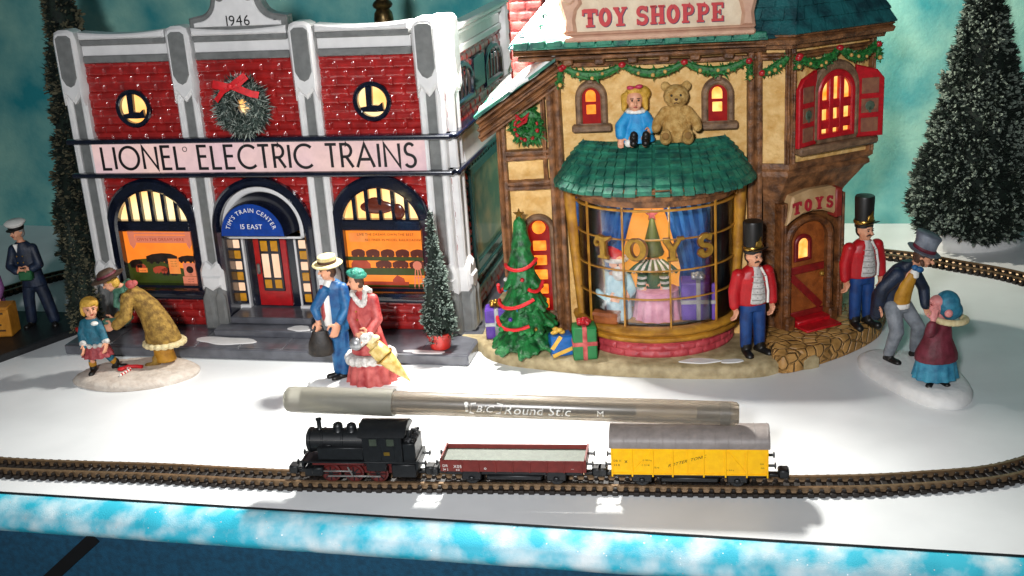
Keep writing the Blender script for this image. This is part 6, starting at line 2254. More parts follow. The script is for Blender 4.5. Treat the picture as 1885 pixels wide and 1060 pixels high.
mb = MB(); mb.prism([(-0.07, 4.0), (0.07, 4.0), (0.05, 3.85), (0.11, 2.75), (0, 2.55), (-0.11, 2.75), (-0.05, 3.85)], lambda a, b_, c: (-0.36 + a * 0.7 - c * 0.5 - (4 - b_) * 0.03, -0.3 - a * 0.6 - c, b_), 0.0, 0.1, b=0.03); mb.build('tie', M['coatred'], mn)
t = MB(); t.loft([(0.02, 0, 2.1, 0.38, 0.32), (0.02, 0, 2.5, 0.38, 0.32)])
chain(t, [(-0.12, 0, 2.3), (-0.1, -0.05, 1.3), (-0.14, 0.05, 0.3)], [0.26, 0.24, 0.2]); chain(t, [(0.16, 0, 2.3), (0.18, 0.02, 1.3), (0.08, -0.1, 0.3)], [0.26, 0.24, 0.2])
blob(t, 'trousers', M['suit'], mn, 0.04, 2)
shoe(mn, (-0.14, 0.05, 0.2), (-1, -0.3, 0), 1.3); shoe(mn, (0.06, -0.12, 0.2), (-1, -0.5, 0), 1.3)
hair(mn, H, M['brownhair'], 1.0)
hx = hat_axis((-0.1, -0.03, 4.72), (-0.05, -0.05, 1), [(0.0, 0), (0.56, 0.0), (0.6, 0.05), (0.56, 0.09), (0.36, 0.1), (0.35, 0.36), (0.3, 0.39), (0, 0.4)], 'straw_hat', M['straw'], mn)
hat_axis((-0.1, -0.03, 4.72), (-0.05, -0.05, 1), [(0.36, 0.1), (0.372, 0.12), (0.37, 0.2), (0.355, 0.22)], 'hat_band', M['brownhair'], hx)
bag = thing('handbag', 'black doctor bag hanging from the right hand of the blue-suited gentleman', 'bag', (-7.6, 44.28, 1.5))
mb = MB(); mb.loft([(0, 0, 0.0, 0.42, 0.22), (0, 0, 0.1, 0.5, 0.27), (0.02, 0, 0.55, 0.46, 0.24), (0.02, 0, 0.9, 0.3, 0.1), (0.02, 0, 1.0, 0.28, 0.06)], 20); mb.build('bag_body', pmat('bag_leather', '#16110d', rough=0.5, col2='#2b221a', scale=4, bump=0.2), bag)
mb = MB(); mb.tube([(-0.16, 0, 0.95), (-0.12, 0, 1.18), (0.02, 0, 1.26), (0.16, 0, 1.18), (0.2, 0, 0.95)], 0.03, 6); mb.build('handle', M['dark'], bag)

wm = thing('person', 'lady in red coat with grey fur collar and green hat beside the blue-suited gentleman', 'figurine', (-5.75, 44.45, 0.28))
b = MB()
H = head(b, wm, (-0.22, -0.1, 4.12), (-1, -0.45, -0.02), (0, 0, 1), 0.95)
b.cap((0, 0, 3.6), 0.13, (-0.15, -0.06, 3.9), 0.13)
b.loft([(0, 0, 2.0, 0.34, 0.3), (0, 0, 2.7, 0.32, 0.27), (0, 0, 3.4, 0.4, 0.27), (0, 0, 3.7, 0.2, 0.18)])
aL = [(-0.32, -0.15, 3.35), (-0.5, -0.3, 2.7), (-0.3, -0.55, 2.15)]; aR = [(0.36, -0.05, 3.35), (0.5, -0.3, 2.6), (0.12, -0.65, 2.15)]
chain(b, aL, [0.13, 0.12, 0.1]); chain(b, aR, [0.13, 0.12, 0.1])
hand(b, aR[2], (-0.9, -0.3, -0.1), (0, 0, 1), 1.3, 0.6); hand(b, aL[2], (0.5, -0.4, -0.5), (0, 0, 1), 1.2, 0.7)
blob(b, 'body', M['skin'], wm, 0.032, 2)
c_ = MB()
c_.loft([(0.05, 0, 1.2, 0.75, 0.6), (0.04, 0, 1.8, 0.6, 0.5), (0.02, 0, 2.5, 0.46, 0.38), (0, 0, 3.2, 0.46, 0.34), (0, 0, 3.55, 0.36, 0.26), (0, 0, 3.75, 0.2, 0.18)])
chain(c_, aL, [0.21, 0.19, 0.17]); chain(c_, [aR[0], aR[1], V3(0.18, -0.58, 2.22)], [0.22, 0.2, 0.18])
blob(c_, 'coat', M['coatred'], wm, 0.04, 2)
mb = MB()
for k in range(4): mb.ell((-0.3 + 0.02 * k, -0.38 + 0.0 * k, 3.0 - 0.35 * k), 0.045, n=8)
mb.build('buttons', M['gold'], wm)
f_ = MB()
for i in range(18):
    a = i * 2 * math.pi / 18; f_.ell((0.05 + 0.86 * math.cos(a), 0.7 * math.sin(a), 0.98 + 0.03 * math.sin(3 * a)), (0.2, 0.2, 0.22), n=8)
f_.loft([(0.05, 0, 0.82, 0.85, 0.7), (0.05, 0, 1.16, 0.82, 0.66)])
blob(f_, 'fur_band', M['wool'], wm, 0.045, 1)
sk = MB(); pleats(sk, (0.06, 0), 0.0, 0.95, 1.02, 0.84, 15, 0.07); sk.build('skirt', M['coatred'], wm, smooth=50)
f_ = MB()
for i in range(9):
    f = i / 8
    f_.ell((-0.3 + 0.1 * math.sin(math.pi * f) - 0.08 + 0.5 * f, -0.28 - 0.06 * math.sin(math.pi * f), 3.68 - 0.5 * math.sin(math.pi * f) + 0.1 * f), (0.13, 0.11, 0.12), n=8)
f_.tube([(0.3, -0.1, 3.68), (0.1, 0.22, 3.72), (-0.25, 0.15, 3.72), (-0.42, -0.15, 3.7)], 0.12, 8)
blob(f_, 'fur_collar', M['wool'], wm, 0.04, 2)
hair(wm, H, M['brownhair'], 0.98)
h_ = MB(); h_.ell((-0.16, -0.08, 4.42), (0.42, 0.36, 0.17), (0, R(14), 0)); h_.ell((-0.1, -0.1, 4.52), (0.28, 0.26, 0.14), (0, R(14), 0))
for k in range(10): h_.ell((-0.16 + random.uniform(-0.25, 0.25), -0.2 + random.uniform(-0.15, 0.1), 4.5 + random.uniform(-0.05, 0.1)), random.uniform(0.06, 0.1), n=7)
blob(h_, 'hat', M['greenhat'], wm, 0.035, 1)
mf = thing('muff', 'silver grey fur muff held at the waist by the lady in red', 'muff', (-5.9, 43.7, 2.1))
mb = MB(); mb.ell((-0.22, 0, 0), (0.27, 0.24, 0.27)); mb.build('fur_ball', M['silver'], mf)
mb = MB(); mb.ell((0.18, -0.05, 0.22), (0.25, 0.2, 0.2)); mb.ell((0.36, -0.05, 0.32), (0.14, 0.14, 0.14)); mb.cap((-0.05, 0, 0.0), 0.16, (0.2, 0, 0.2), 0.16)
blob(mb, 'fur_tail', M['wool'], mf, 0.04, 2)
um = thing('parasol', 'furled golden parasol pointing down to the right beside the lady in red', 'parasol', (-5.5, 43.75, 2.0))
mb = MB()
ax_ = V3(1.15, -0.1, -1.35)
pts = [V3(-0.15, 0, 0.1), V3(0.02, 0, -0.05)] + [V3(0.05, 0, -0.08) + ax_ * f for f in (0.0, 0.25, 0.5, 0.75, 1.0, 1.12)]
mb.tube(pts, [0.16, 0.2, 0.32, 0.36, 0.3, 0.2, 0.07, 0.02], 12)
cn = mb.build('canopy', M['parasol'], um, smooth=60)
mb = MB()
for k in range(6):
    a = k * math.pi / 3
    off = V3(0.5 * math.cos(a), math.sin(a), 0.5 * math.cos(a))
    mb.tube([V3(0.05, 0, -0.08) + off * 0.3, V3(0.05, 0, -0.08) + ax_ * 0.5 + off * 0.3, V3(0.05, 0, -0.08) + ax_ * 0.98 + off * 0.05], 0.035, 6)
mb.build('ribs', M['parasol'], cn)
mb = MB(); mb.tube([V3(0.05, 0, -0.08) + ax_ * 0.3 + V3(0.38 * math.cos(a) * 0.75, 0.38 * math.sin(a), 0.38 * math.cos(a) * 0.65) for a in [i * math.pi / 8 for i in range(16)]], 0.05, 6, closed=True); mb.build('tie', M['gold'], cn)
mb = MB(); mb.ell((-0.05, -0.05, 0.22), (0.24, 0.2, 0.16)); mb.ell((0.12, -0.08, 0.3), (0.2, 0.18, 0.12)); mb.build('bow', M['cream'], um)

# ---------------------------------------------------------- girl and lady in fur coat
mound('snow_base', 'sandy white snow base under the girl and the lady in the golden fur coat', [(-18.4, 46.9), (-17.6, 46.0), (-16.2, 45.45), (-14.6, 45.6), (-13.4, 46.4), (-13.3, 47.4), (-14.3, 48.3), (-16.0, 48.6), (-17.6, 48.2)], (-16, 47, 0), 0.32, M['mound'], 3)
gl_ = thing('person', 'small blond girl in teal jacket and red plaid skirt looking towards the viewer', 'figurine', (-17.3, 47.1, 0.3))
b = MB()
H = head(b, gl_, (0.05, -0.05, 2.78), (0.45, -1, -0.05), (-0.08, 0, 1), 1.12)
b.cap((0, 0, 2.2), 0.13, (0.03, -0.02, 2.55), 0.14)
b.loft([(0, 0, 1.2, 0.3, 0.25), (0, 0, 1.7, 0.3, 0.24), (0, 0, 2.2, 0.36, 0.24), (0, 0, 2.4, 0.2, 0.18)])
aL = [(-0.3, -0.02, 2.15), (-0.46, -0.1, 1.7), (-0.36, -0.42, 1.3)]; aR = [(0.32, -0.02, 2.15), (0.6, -0.2, 1.9), (0.95, -0.1, 2.0)]
aR2 = [(0.3, -0.1, 2.1), (0.5, -0.35, 1.7), (0.62, -0.5, 1.4)]
chain(b, aL, [0.12, 0.11, 0.09]); chain(b, aR2, [0.12, 0.11, 0.09])
hand(b, aL[2], (0.1, -0.6, -0.6), (0, 0, 1), 1.1); hand(b, aR2[2], (-0.1, -0.5, -0.8), (0, 0, 1), 1.1)
chain(b, [(-0.16, 0, 1.1), (-0.22, -0.08, 0.6), (-0.26, -0.02, 0.2)], [0.16, 0.13, 0.1]); chain(b, [(0.2, 0, 1.1), (0.4, 0.08, 0.62), (0.62, 0.2, 0.25)], [0.16, 0.13, 0.1])
blob(b, 'body', M['skin'], gl_, 0.032, 2)
j = MB(); j.loft([(0, -0.02, 1.25, 0.5, 0.4), (0, -0.02, 1.6, 0.42, 0.34), (0, 0, 2.1, 0.42, 0.3), (0, 0, 2.38, 0.24, 0.22)])
chain(j, aL, [0.2, 0.18, 0.15]); chain(j, [aR2[0], aR2[1], V3(0.58, -0.45, 1.5)], [0.2, 0.18, 0.15])
blob(j, 'jacket', M['tealcoat'], gl_, 0.04, 2)
f_ = MB()
for i in range(14):
    a = i * 2 * math.pi / 14; f_.ell((0.52 * math.cos(a), -0.02 + 0.42 * math.sin(a), 1.28), 0.11, n=8)
f_.ell((-0.36, -0.42, 1.42), (0.16, 0.14, 0.14)); f_.ell((0.6, -0.48, 1.5), (0.17, 0.15, 0.13))
blob(f_, 'fur_trim', M['wool'], gl_, 0.04, 1)
sk = MB(); pleats(sk, (0.02, 0), 0.72, 1.3, 0.62, 0.46, 11, 0.09); sk.build('skirt', M['plaid'], gl_, smooth=50)
sc = MB(); sc.ell((0.2, -0.25, 2.2), (0.16, 0.12, 0.09)); sc.build('collar', M['whitepaint'], gl_)
st_ = MB(); chain(st_, [(-0.2, -0.05, 0.8), (-0.26, -0.02, 0.45)], [0.17, 0.15]); chain(st_, [(0.35, 0.06, 0.78), (0.52, 0.15, 0.42)], [0.17, 0.15]); blob(st_, 'stockings', M['tealcoat'], gl_, 0.04, 1)
sk = MB(); sk.cap((-0.26, -0.02, 0.42), 0.17, (-0.26, -0.02, 0.32), 0.16); sk.cap((0.53, 0.15, 0.42), 0.16, (0.58, 0.18, 0.34), 0.15); blob(sk, 'boot_cuffs', M['mustard'], gl_, 0.04, 1)
shoe(gl_, (-0.26, -0.02, 0.16), (0.0, -1, 0), 1.25, M['dark'], 'boot'); shoe(gl_, (0.62, 0.2, 0.18), (1, 0.1, 0), 1.25, M['dark'], 'boot')
hr = MB(); hr.ell((0.02, 0.05, 2.98), (0.38, 0.36, 0.3)); hr.ell((0.06, -0.2, 3.08), (0.32, 0.2, 0.17), (R(25), 0, 0)); hr.ell((-0.24, 0.0, 2.75), (0.12, 0.25, 0.3)); hr.ell((0.02, 0.22, 2.75), (0.3, 0.16, 0.32)); blob(hr, 'hair', M['blond'], gl_, 0.035, 2)
sv = MB(); sv.cap((0.55, 0.15, 2.05), 0.2, (1.25, 0.35, 2.02), 0.17); sv.cap((1.25, 0.35, 2.02), 0.17, (1.5, 0.4, 2.15), 0.12); blob(sv, 'scarf', M['scarf'], gl_, 0.04, 2)

ld = thing('person', 'lady in long golden fur coat and brown brimmed hat bending forward to the girl', 'figurine', (-14.85, 47.6, 0.3))
b = MB()
H = head(b, ld, (-1.5, -0.15, 3.72), (-1, -0.2, -0.45), (-0.45, 0, 1), 1.0)
b.cap((-1.0, 0, 3.4), 0.14, (-1.35, -0.08, 3.6), 0.14)
b.loft([(0, 0, 1.5, 0.4, 0.36), (-0.2, 0, 2.3, 0.42, 0.34), (-0.7, 0, 3.1, 0.42, 0.3), (-0.95, 0, 3.4, 0.25, 0.22)])
aL = [(-0.9, -0.3, 3.1), (-1.0, -0.55, 2.35), (-1.6, -0.65, 1.95)]; aR = [(-0.75, 0.3, 3.1), (-1.1, 0.3, 2.4), (-1.65, -0.1, 2.05)]
chain(b, aL, [0.14, 0.12, 0.1]); chain(b, aR, [0.14, 0.12, 0.1])
hand(b, aL[2], (-1, 0.1, -0.1), (0, 0.3, 1), 1.35); hand(b, aR[2], (-1, 0, -0.1), (0, -0.3, 1), 1.35)
chain(b, [(-0.1, -0.12, 1.5), (0, -0.14, 0.8), (-0.02, -0.14, 0.2)], [0.2, 0.17, 0.13]); chain(b, [(0.2, 0.12, 1.5), (0.22, 0.14, 0.8), (0.2, 0.14, 0.2)], [0.2, 0.17, 0.13])
blob(b, 'body', M['skin'], ld, 0.032, 2)
c_ = MB(); c_.loft([(0.22, 0, 0.95, 0.78, 0.62), (0.16, 0, 1.5, 0.68, 0.56), (-0.02, 0, 2.1, 0.6, 0.5), (-0.3, 0, 2.7, 0.54, 0.44), (-0.68, 0, 3.2, 0.45, 0.38), (-0.95, 0, 3.5, 0.25, 0.24)])
chain(c_, [aL[0], aL[1], V3(-1.42, -0.62, 2.03)], [0.27, 0.25, 0.22]); chain(c_, [aR[0], aR[1], V3(-1.45, 0.0, 2.15)], [0.27, 0.25, 0.22])
blob(c_, 'coat', M['fur'], ld, 0.045, 2)
f_ = MB()
for i in range(18):
    a = i * 2 * math.pi / 18; f_.ell((0.24 + 0.78 * math.cos(a), 0.62 * math.sin(a), 0.92), (0.17, 0.17, 0.14), n=8)
f_.loft([(0.24, 0, 0.82, 0.75, 0.6), (0.24, 0, 1.04, 0.75, 0.6)])
blob(f_, 'fur_hem', M['cream'], ld, 0.045, 1)
t = MB(); t.loft([(0.16, 0, 0.1, 0.48, 0.38), (0.14, 0, 0.5, 0.42, 0.36), (0.12, 0, 1.0, 0.42, 0.36)]); blob(t, 'underskirt', M['mustard'], ld, 0.045, 2)
shoe(ld, (-0.2, -0.18, 0.14), (-1, -0.2, 0), 1.2, M['fur']); shoe(ld, (0.12, 0.14, 0.14), (-1, -0.2, 0), 1.2, M['fur'])
hair(ld, H, M['blond'], 1.02)
sc = MB(); sc.tube([(-1.35, -0.25, 3.35), (-1.0, -0.38, 3.42), (-0.75, -0.1, 3.65), (-0.9, 0.25, 3.6), (-1.25, 0.2, 3.35), (-1.38, -0.1, 3.25)], 0.14, 8, closed=True); sc.cap((-1.3, -0.3, 3.25), 0.13, (-1.38, -0.42, 2.8), 0.1); sc.cap((-1.25, -0.32, 2.8), 0.11, (-1.1, -0.55, 2.5), 0.1); blob(sc, 'scarf', M['scarf'], ld, 0.04, 2)
hx = hat_axis(H[0] + H[2] * 0.24, H[2] + V3(0.1, 0, 0), [(0.0, -0.02), (0.62, -0.04), (0.72, 0.03), (0.64, 0.06), (0.4, 0.08), (0.36, 0.26), (0.25, 0.34), (0, 0.36)], 'hat', M['brownhat'], ld, smooth=60)
hat_axis(H[0] + H[2] * 0.24, H[2] + V3(0.1, 0, 0), [(0.41, 0.08), (0.425, 0.1), (0.41, 0.17), (0.4, 0.18)], 'hat_band', M['maroon'], hx)
mb = MB(); mb.ell((-0.68, -0.28, 3.62), (0.22, 0.16, 0.18)); mb.ell((-0.5, -0.3, 3.68), (0.14, 0.12, 0.12)); mb.build('shoulder_bow', M['coatred'], ld)
# candy cane and red ribbon lying in the snow
cc = thing('candy_cane', 'red and white candy cane lying on the snow base between girl and fur-coated lady', 'candy cane', (-16.05, 46.75, 0.33))
pts = []
for i in range(30):
    f = i / 29
    if f < 0.55: pts.append(V3(0.05 - 0.25 * (1 - f / 0.55), -0.5 + 0.62 * f / 0.55, 0.05))
    else:
        a = math.pi * (f - 0.55) / 0.45; pts.append(V3(0.05 + 0.0 - 0.18 + 0.18 * math.cos(a), 0.12 + 0.18 * math.sin(a), 0.05))
mbr, mbw = MB(), MB()
for i in range(0, 28, 2):
    (mbr if (i // 2) % 2 else mbw).tube(pts[i:i + 3], 0.055, 8)
mbr.build('red_stripes', M['ribbon'], cc); mbw.build('white_stripes', M['whitepaint'], cc)
mb = MB(); mb.tube([(-0.35, 0.2, 0.06), (-0.1, 0.35, 0.1), (0.25, 0.42, 0.06), (0.5, 0.35, 0.05)], 0.08, 8); mb.ell((-0.32, 0.15, 0.08), (0.16, 0.12, 0.08)); mb.build('bow', M['ribbon'], cc)

# ---------------------------------------------------------- gentleman bowing to the small lady (right)
mound('snow_base', 'smooth white snow base under the bowing gentleman and the lady with the blue bonnet', [(13.35, 43.8), (13.2, 42.6), (13.7, 40.8), (14.5, 39.3), (15.4, 38.9), (16.2, 39.6), (16.5, 41.0), (16.2, 42.6), (15.3, 43.7), (14.2, 44.2)], (14.9, 41.4, 0), 0.42, M['moundw'], 6)
gm = thing('person', 'gentleman in grey top hat and navy tailcoat bowing with hands on his knees', 'figurine', (14.65, 42.7, 0.4))
b = MB()
H = head(b, gm, (1.05, -0.45, 4.22), (1, -0.55, -0.5), (0.35, -0.1, 1), 1.05, nose=1.2)
b.cap((0.6, -0.15, 3.75), 0.15, (0.9, -0.35, 4.05), 0.15)
b.loft([(-0.1, 0, 2.3, 0.36, 0.3), (0.05, -0.02, 2.9, 0.4, 0.32), (0.35, -0.1, 3.5, 0.44, 0.32), (0.6, -0.15, 3.85, 0.24, 0.2)])
aL = [(0.2, -0.5, 3.55), (-0.35, -0.75, 2.9), (-0.6, -0.5, 2.2)]; aR = [(0.8, 0.1, 3.5), (1.05, 0.1, 2.8), (0.95, -0.1, 2.2)]
aL = [(0.05, -0.42, 3.6), (-0.62, -0.4, 3.05), (-0.8, -0.15, 2.35)]
chain(b, aL, [0.15, 0.13, 0.1]); chain(b, aR, [0.15, 0.13, 0.1])
hand(b, aR[2], (0.1, -0.3, -1), (1, 0, 0), 1.2); hand(b, aL[2], (0.2, -0.2, -1), (0, -1, 0), 1.2)
chain(b, [(-0.3, -0.2, 2.3), (-0.35, -0.4, 1.35), (-0.5, 0.0, 0.25)], [0.22, 0.19, 0.14]); chain(b, [(0.2, 0.1, 2.3), (0.55, -0.1, 1.35), (0.6, 0.3, 0.25)], [0.22, 0.19, 0.14])
blob(b, 'body', M['skin'], gm, 0.034, 2)
c_ = MB(); c_.loft([(-0.35, 0.12, 2.2, 0.42, 0.38), (-0.2, 0.08, 2.8, 0.46, 0.4), (0.1, 0, 3.4, 0.5, 0.4), (0.4, -0.08, 3.8, 0.42, 0.34), (0.62, -0.15, 4.02, 0.24, 0.22)])
chain(c_, aL, [0.26, 0.24, 0.19]); chain(c_, aR, [0.25, 0.23, 0.19])
c_.cap((-0.6, 0.3, 2.5), 0.3, (-0.85, 0.45, 1.7), 0.2); c_.cap((-0.55, 0.1, 2.7), 0.3, (-0.8, 0.2, 1.9), 0.22)
blob(c_, 'tailcoat', M['navyc'], gm, 0.045, 2)
v = MB(); v.loft([(0.02, -0.2, 2.35, 0.34, 0.26), (0.16, -0.24, 2.8, 0.34, 0.28), (0.42, -0.3, 3.3, 0.28, 0.24), (0.62, -0.32, 3.62, 0.2, 0.18)]); blob(v, 'waistcoat', M['mustard'], gm, 0.04, 2)
v = MB(); v.loft([(0.6, -0.36, 3.4, 0.2, 0.16), (0.72, -0.38, 3.75, 0.16, 0.14)]); v.loft([(-0.05, -0.25, 2.2, 0.36, 0.26), (0, -0.25, 2.4, 0.36, 0.26)]); blob(v, 'shirt', M['whitepaint'], gm, 0.04, 1)
mb = MB(); mb.ell((0.82, -0.6, 3.8), (0.15, 0.1, 0.12)); mb.ell((0.68, -0.55, 3.86), (0.13, 0.1, 0.12)); mb.build('bow_tie', M['suit'], gm)
t = MB(); t.loft([(-0.1, 0, 2.05, 0.46, 0.42), (-0.1, 0, 2.4, 0.44, 0.4)])
chain(t, [(-0.3, -0.2, 2.2), (-0.35, -0.4, 1.35), (-0.5, 0.0, 0.3)], [0.34, 0.28, 0.21]); chain(t, [(0.2, 0.1, 2.2), (0.55, -0.1, 1.35), (0.6, 0.3, 0.3)], [0.34, 0.28, 0.21])
blob(t, 'trousers', M['greyc'], gm, 0.045, 2)
shoe(gm, (-0.5, -0.02, 0.2), (0.5, -1, 0), 1.55); shoe(gm, (0.6, 0.28, 0.2), (1, -0.4, 0), 1.45)
hair(gm, H, M['brownhair'], 1.06)
mb = MB()
for sd in (-1, 1): mb.ell(H[0] + H[3] * 0.25 * sd + H[1] * 0.06 - H[2] * 0.16, (0.09, 0.1, 0.17), n=8)
blob(mb, 'whiskers', M['brownhair'], gm, 0.03, 1)
hx = hat_axis(H[0] + H[2] * 0.22 - H[1] * 0.04, H[2], [(0, -0.02), (0.5, -0.03), (0.6, 0.06), (0.52, 0.06), (0.4, 0.08), (0.39, 0.2), (0.4, 0.45), (0.46, 0.7), (0.42, 0.76), (0, 0.77)], 'top_hat', M['hatgrey'], gm, smooth=60)
hat_axis(H[0] + H[2] * 0.22 - H[1] * 0.04, H[2], [(0.4, 0.08), (0.415, 0.1), (0.41, 0.2), (0.4, 0.22)], 'hat_band', M['maroon'], hx)

for _o in gm.children_recursive:
    for _v in _o.data.vertices:
        _v.co.x -= 0.2 * max(0.0, _v.co.z - 1.3)

lw = thing('person', 'small lady in blue bonnet, maroon cape and blue skirt looking up at the bowing gentleman', 'figurine', (15.15, 40.55, 0.4))
b = MB()
H = head(b, lw, (0.05, -0.02, 2.95), (-0.85, -0.25, 0.75), (0.75, 0.1, 0.85), 1.12, nose=1.35)
b.cap((0.1, 0, 2.3), 0.15, (0.08, 0, 2.75), 0.15)
b.loft([(0, 0, 1.0, 0.4, 0.34), (0, 0, 1.6, 0.36, 0.3), (0.05, 0, 2.2, 0.4, 0.28), (0.08, 0, 2.45, 0.2, 0.18)])
aL = [(-0.22, -0.25, 2.2), (-0.42, -0.5, 2.15), (-0.3, -0.42, 2.6)]
chain(b, aL, [0.14, 0.12, 0.1]); hand(b, aL[2], (0.15, 0.1, 1), (-1, 0, 0), 1.15, 0.5)
chain(b, [(-0.14, 0, 0.9), (-0.14, 0, 0.2)], [0.16, 0.12]); chain(b, [(0.16, 0, 0.9), (0.16, 0, 0.2)], [0.16, 0.12])
blob(b, 'body', M['skin2'], lw, 0.034, 2)
c_ = MB(); c_.loft([(0.02, 0, 0.88, 0.78, 0.64), (0.02, 0, 1.15, 0.76, 0.62), (0.04, 0, 1.7, 0.52, 0.44), (0.06, 0, 2.2, 0.44, 0.36), (0.08, 0, 2.45, 0.24, 0.22)])
chain(c_, [aL[0], aL[1], V3(-0.36, -0.48, 2.4)], [0.22, 0.21, 0.17]); blob(c_, 'cape', M['maroon'], lw, 0.045, 2)
sk = MB(); pleats(sk, (0.02, 0), 0.22, 1.0, 0.82, 0.68, 14, 0.05); sk.build('skirt', M['dressblue'], lw, smooth=50)
shoe(lw, (-0.14, -0.1, 0.14), (-0.6, -1, 0), 1.35); shoe(lw, (0.18, -0.1, 0.14), (0.3, -1, 0), 1.35)
bo = MB(); bo.ell((0.32, 0.0, 3.0), (0.46, 0.46, 0.48)); bo.ell((0.46, -0.02, 2.75), (0.42, 0.42, 0.36)); blob(bo, 'bonnet', M['bonnet'], lw, 0.045, 2)
bo = MB()
for i in range(16):
    a = -0.3 + i * 3.8 / 15
    bo.ell((0.42 + 0.56 * math.cos(a + math.pi), -0.06 + 0.5 * math.sin(a + math.pi), 2.5 - 0.04 * i * 0.2), (0.13, 0.13, 0.13), n=8)
blob(bo, 'bonnet_frill', M['cream'], lw, 0.045, 1)
mb = MB(); mb.ell((0.22, -0.44, 2.78), (0.15, 0.1, 0.15)); mb.build('bonnet_flower', M['skin2'], lw)
hr = MB(); hr.ell((-0.02, -0.02, 3.12), (0.3, 0.3, 0.22)); blob(hr, 'hair', M['skin2'], lw, 0.04, 1)

# ---------------------------------------------------------- captain at the left edge
cp = thing('person', 'ship captain in navy uniform and white peaked cap holding a green parcel', 'figurine', (-21.95, 53.5, 0.3))
b = MB()
H = head(b, cp, (-0.28, -0.05, 4.5), (-0.55, -1, -0.05), (0, 0, 1), 1.02)
b.cap((-0.2, 0, 3.95), 0.15, (-0.25, -0.02, 4.3), 0.15)
b.loft([(0, 0, 2.3, 0.38, 0.3), (-0.1, 0, 3.0, 0.4, 0.3), (-0.18, 0, 3.75, 0.48, 0.3), (-0.2, 0, 4.05, 0.22, 0.2)])
aL = [(-0.62, 0, 3.7), (-0.85, -0.2, 2.95), (-0.35, -0.55, 2.75)]; aR = [(0.25, 0, 3.7), (0.5, -0.2, 2.95), (0.15, -0.5, 2.8)]
chain(b, aL, [0.15, 0.13, 0.1]); chain(b, aR, [0.15, 0.13, 0.1]); hand(b, aL[2], (1, -0.3, 0.1), (0, 0, 1), 1.2); hand(b, aR[2], (-0.8, -0.4, -0.2), (0, 0, 1), 1.2)
chain(b, [(-0.2, 0, 2.3), (-0.35, 0, 1.3), (-0.4, 0, 0.25)], [0.2, 0.17, 0.12]); chain(b, [(0.2, 0, 2.3), (0.42, 0, 1.3), (0.6, 0, 0.25)], [0.2, 0.17, 0.12])
blob(b, 'body', M['skin'], cp, 0.034, 2)
j = MB(); j.loft([(0.05, 0, 1.9, 0.56, 0.42), (0, 0, 2.5, 0.48, 0.38), (-0.1, 0, 3.2, 0.52, 0.38), (-0.18, 0, 3.75, 0.52, 0.34), (-0.2, 0, 4.05, 0.24, 0.22)])
chain(j, [aL[0], aL[1], V3(-0.5, -0.48, 2.78)], [0.23, 0.2, 0.18]); chain(j, [aR[0], aR[1], V3(0.25, -0.45, 2.85)], [0.23, 0.2, 0.18])
blob(j, 'jacket', M['navyc'], cp, 0.045, 2)
mb = MB(); mb.prism([(-0.12, 4.0), (0.1, 4.0), (0.0, 3.6)], lambda a, b_, c: (-0.36 + a, -0.3 - c, b_), 0, 0.06, b=0.02); mb.build('shirt', M['whitepaint'], cp)
mb = MB()
for k in range(4):
    for dx in (-0.12, 0.14): mb.ell((-0.25 + dx, -0.4, 3.45 - 0.3 * k), 0.035, n=7)
mb.build('buttons', M['gold'], cp)
t = MB(); t.loft([(0.02, 0, 2.0, 0.42, 0.34), (0, 0, 2.4, 0.4, 0.33)])
chain(t, [(-0.2, 0, 2.2), (-0.36, 0, 1.3), (-0.42, 0, 0.25)], [0.3, 0.27, 0.24]); chain(t, [(0.2, 0, 2.2), (0.42, 0, 1.3), (0.62, 0, 0.25)], [0.31, 0.29, 0.27]); blob(t, 'trousers', M['navyc'], cp, 0.045, 2)
shoe(cp, (-0.42, -0.05, 0.18), (-0.3, -1, 0), 1.4); shoe(cp, (0.62, -0.05, 0.18), (0.4, -1, 0), 1.4)
hair(cp, H, M['greyhair'], 1.02)
hx = hat_axis(H[0] + V3(0, 0, 0.2), (-0.06, -0.08, 1), [(0.31, 0), (0.33, 0.1), (0.46, 0.2), (0.48, 0.28), (0.36, 0.36), (0, 0.38)], 'peaked_cap', M['whitepaint'], cp, smooth=60)
hat_axis(H[0] + V3(0, 0, 0.2), (-0.06, -0.08, 1), [(0.33, -0.05), (0.345, -0.03), (0.36, 0.1), (0.34, 0.12)], 'cap_band', M['dark'], hx)
mb = MB(); mb.ell(H[0] + H[1] * 0.3 + V3(0, 0, 0.17), (0.28, 0.2, 0.035), (R(14), 0, R(-28))); mb.build('cap_visor', M['dark'], hx)
pc = MB(); pc.box(-0.3, 0.3, -0.18, 0.18, -0.22, 0.22, 0.06)
o = pc.build('parcel', M['green'], label='small green parcel held in front of the captain', cat='parcel'); o.location = (-21.98, 52.9, 2.9)
# dark base plate and crate beside the captain
mb = MB(); mb.prism([(-26.5, 48.6), (-22.5, 49.6), (-20.05, 52.6), (-21.0, 55.0), (-25, 56), (-28, 53)], FZ(0), 0.002, 0.3, b=0.06)
mb.build('figure_plinth', pmat('dark_plinth', '#16181a', rough=0.5, var=0.3), label='flat black plinth under the captain and the orange crate', cat='plinth')
cr = thing('crate', 'orange wooden crate with dark stencilled lines at the captain feet', 'crate', (-23.75, 52.55, 0.3), R(-2))
M['crateo'] = pmat('crate_orange', '#b4721a', rough=0.55, col2='#cf8c2a', scale=3, bump=0.2)
mb = MB(); mb.box(-1.0, 1.0, -0.5, 0.5, 0, 1.42, 0.04); cbx = mb.build('box', M['crateo'], cr)
mb = MB()
for k in range(4): mb.mbox(FY(-0.5), -0.7 + 0.1 * (k % 2), 0.75 - 0.15 * (k % 3), 0.28 + 0.27 * k, 0.36 + 0.27 * k, 0, 0.012)
mb.build('stencil_lines', M['brownhair'], cbx)
mb = MB()
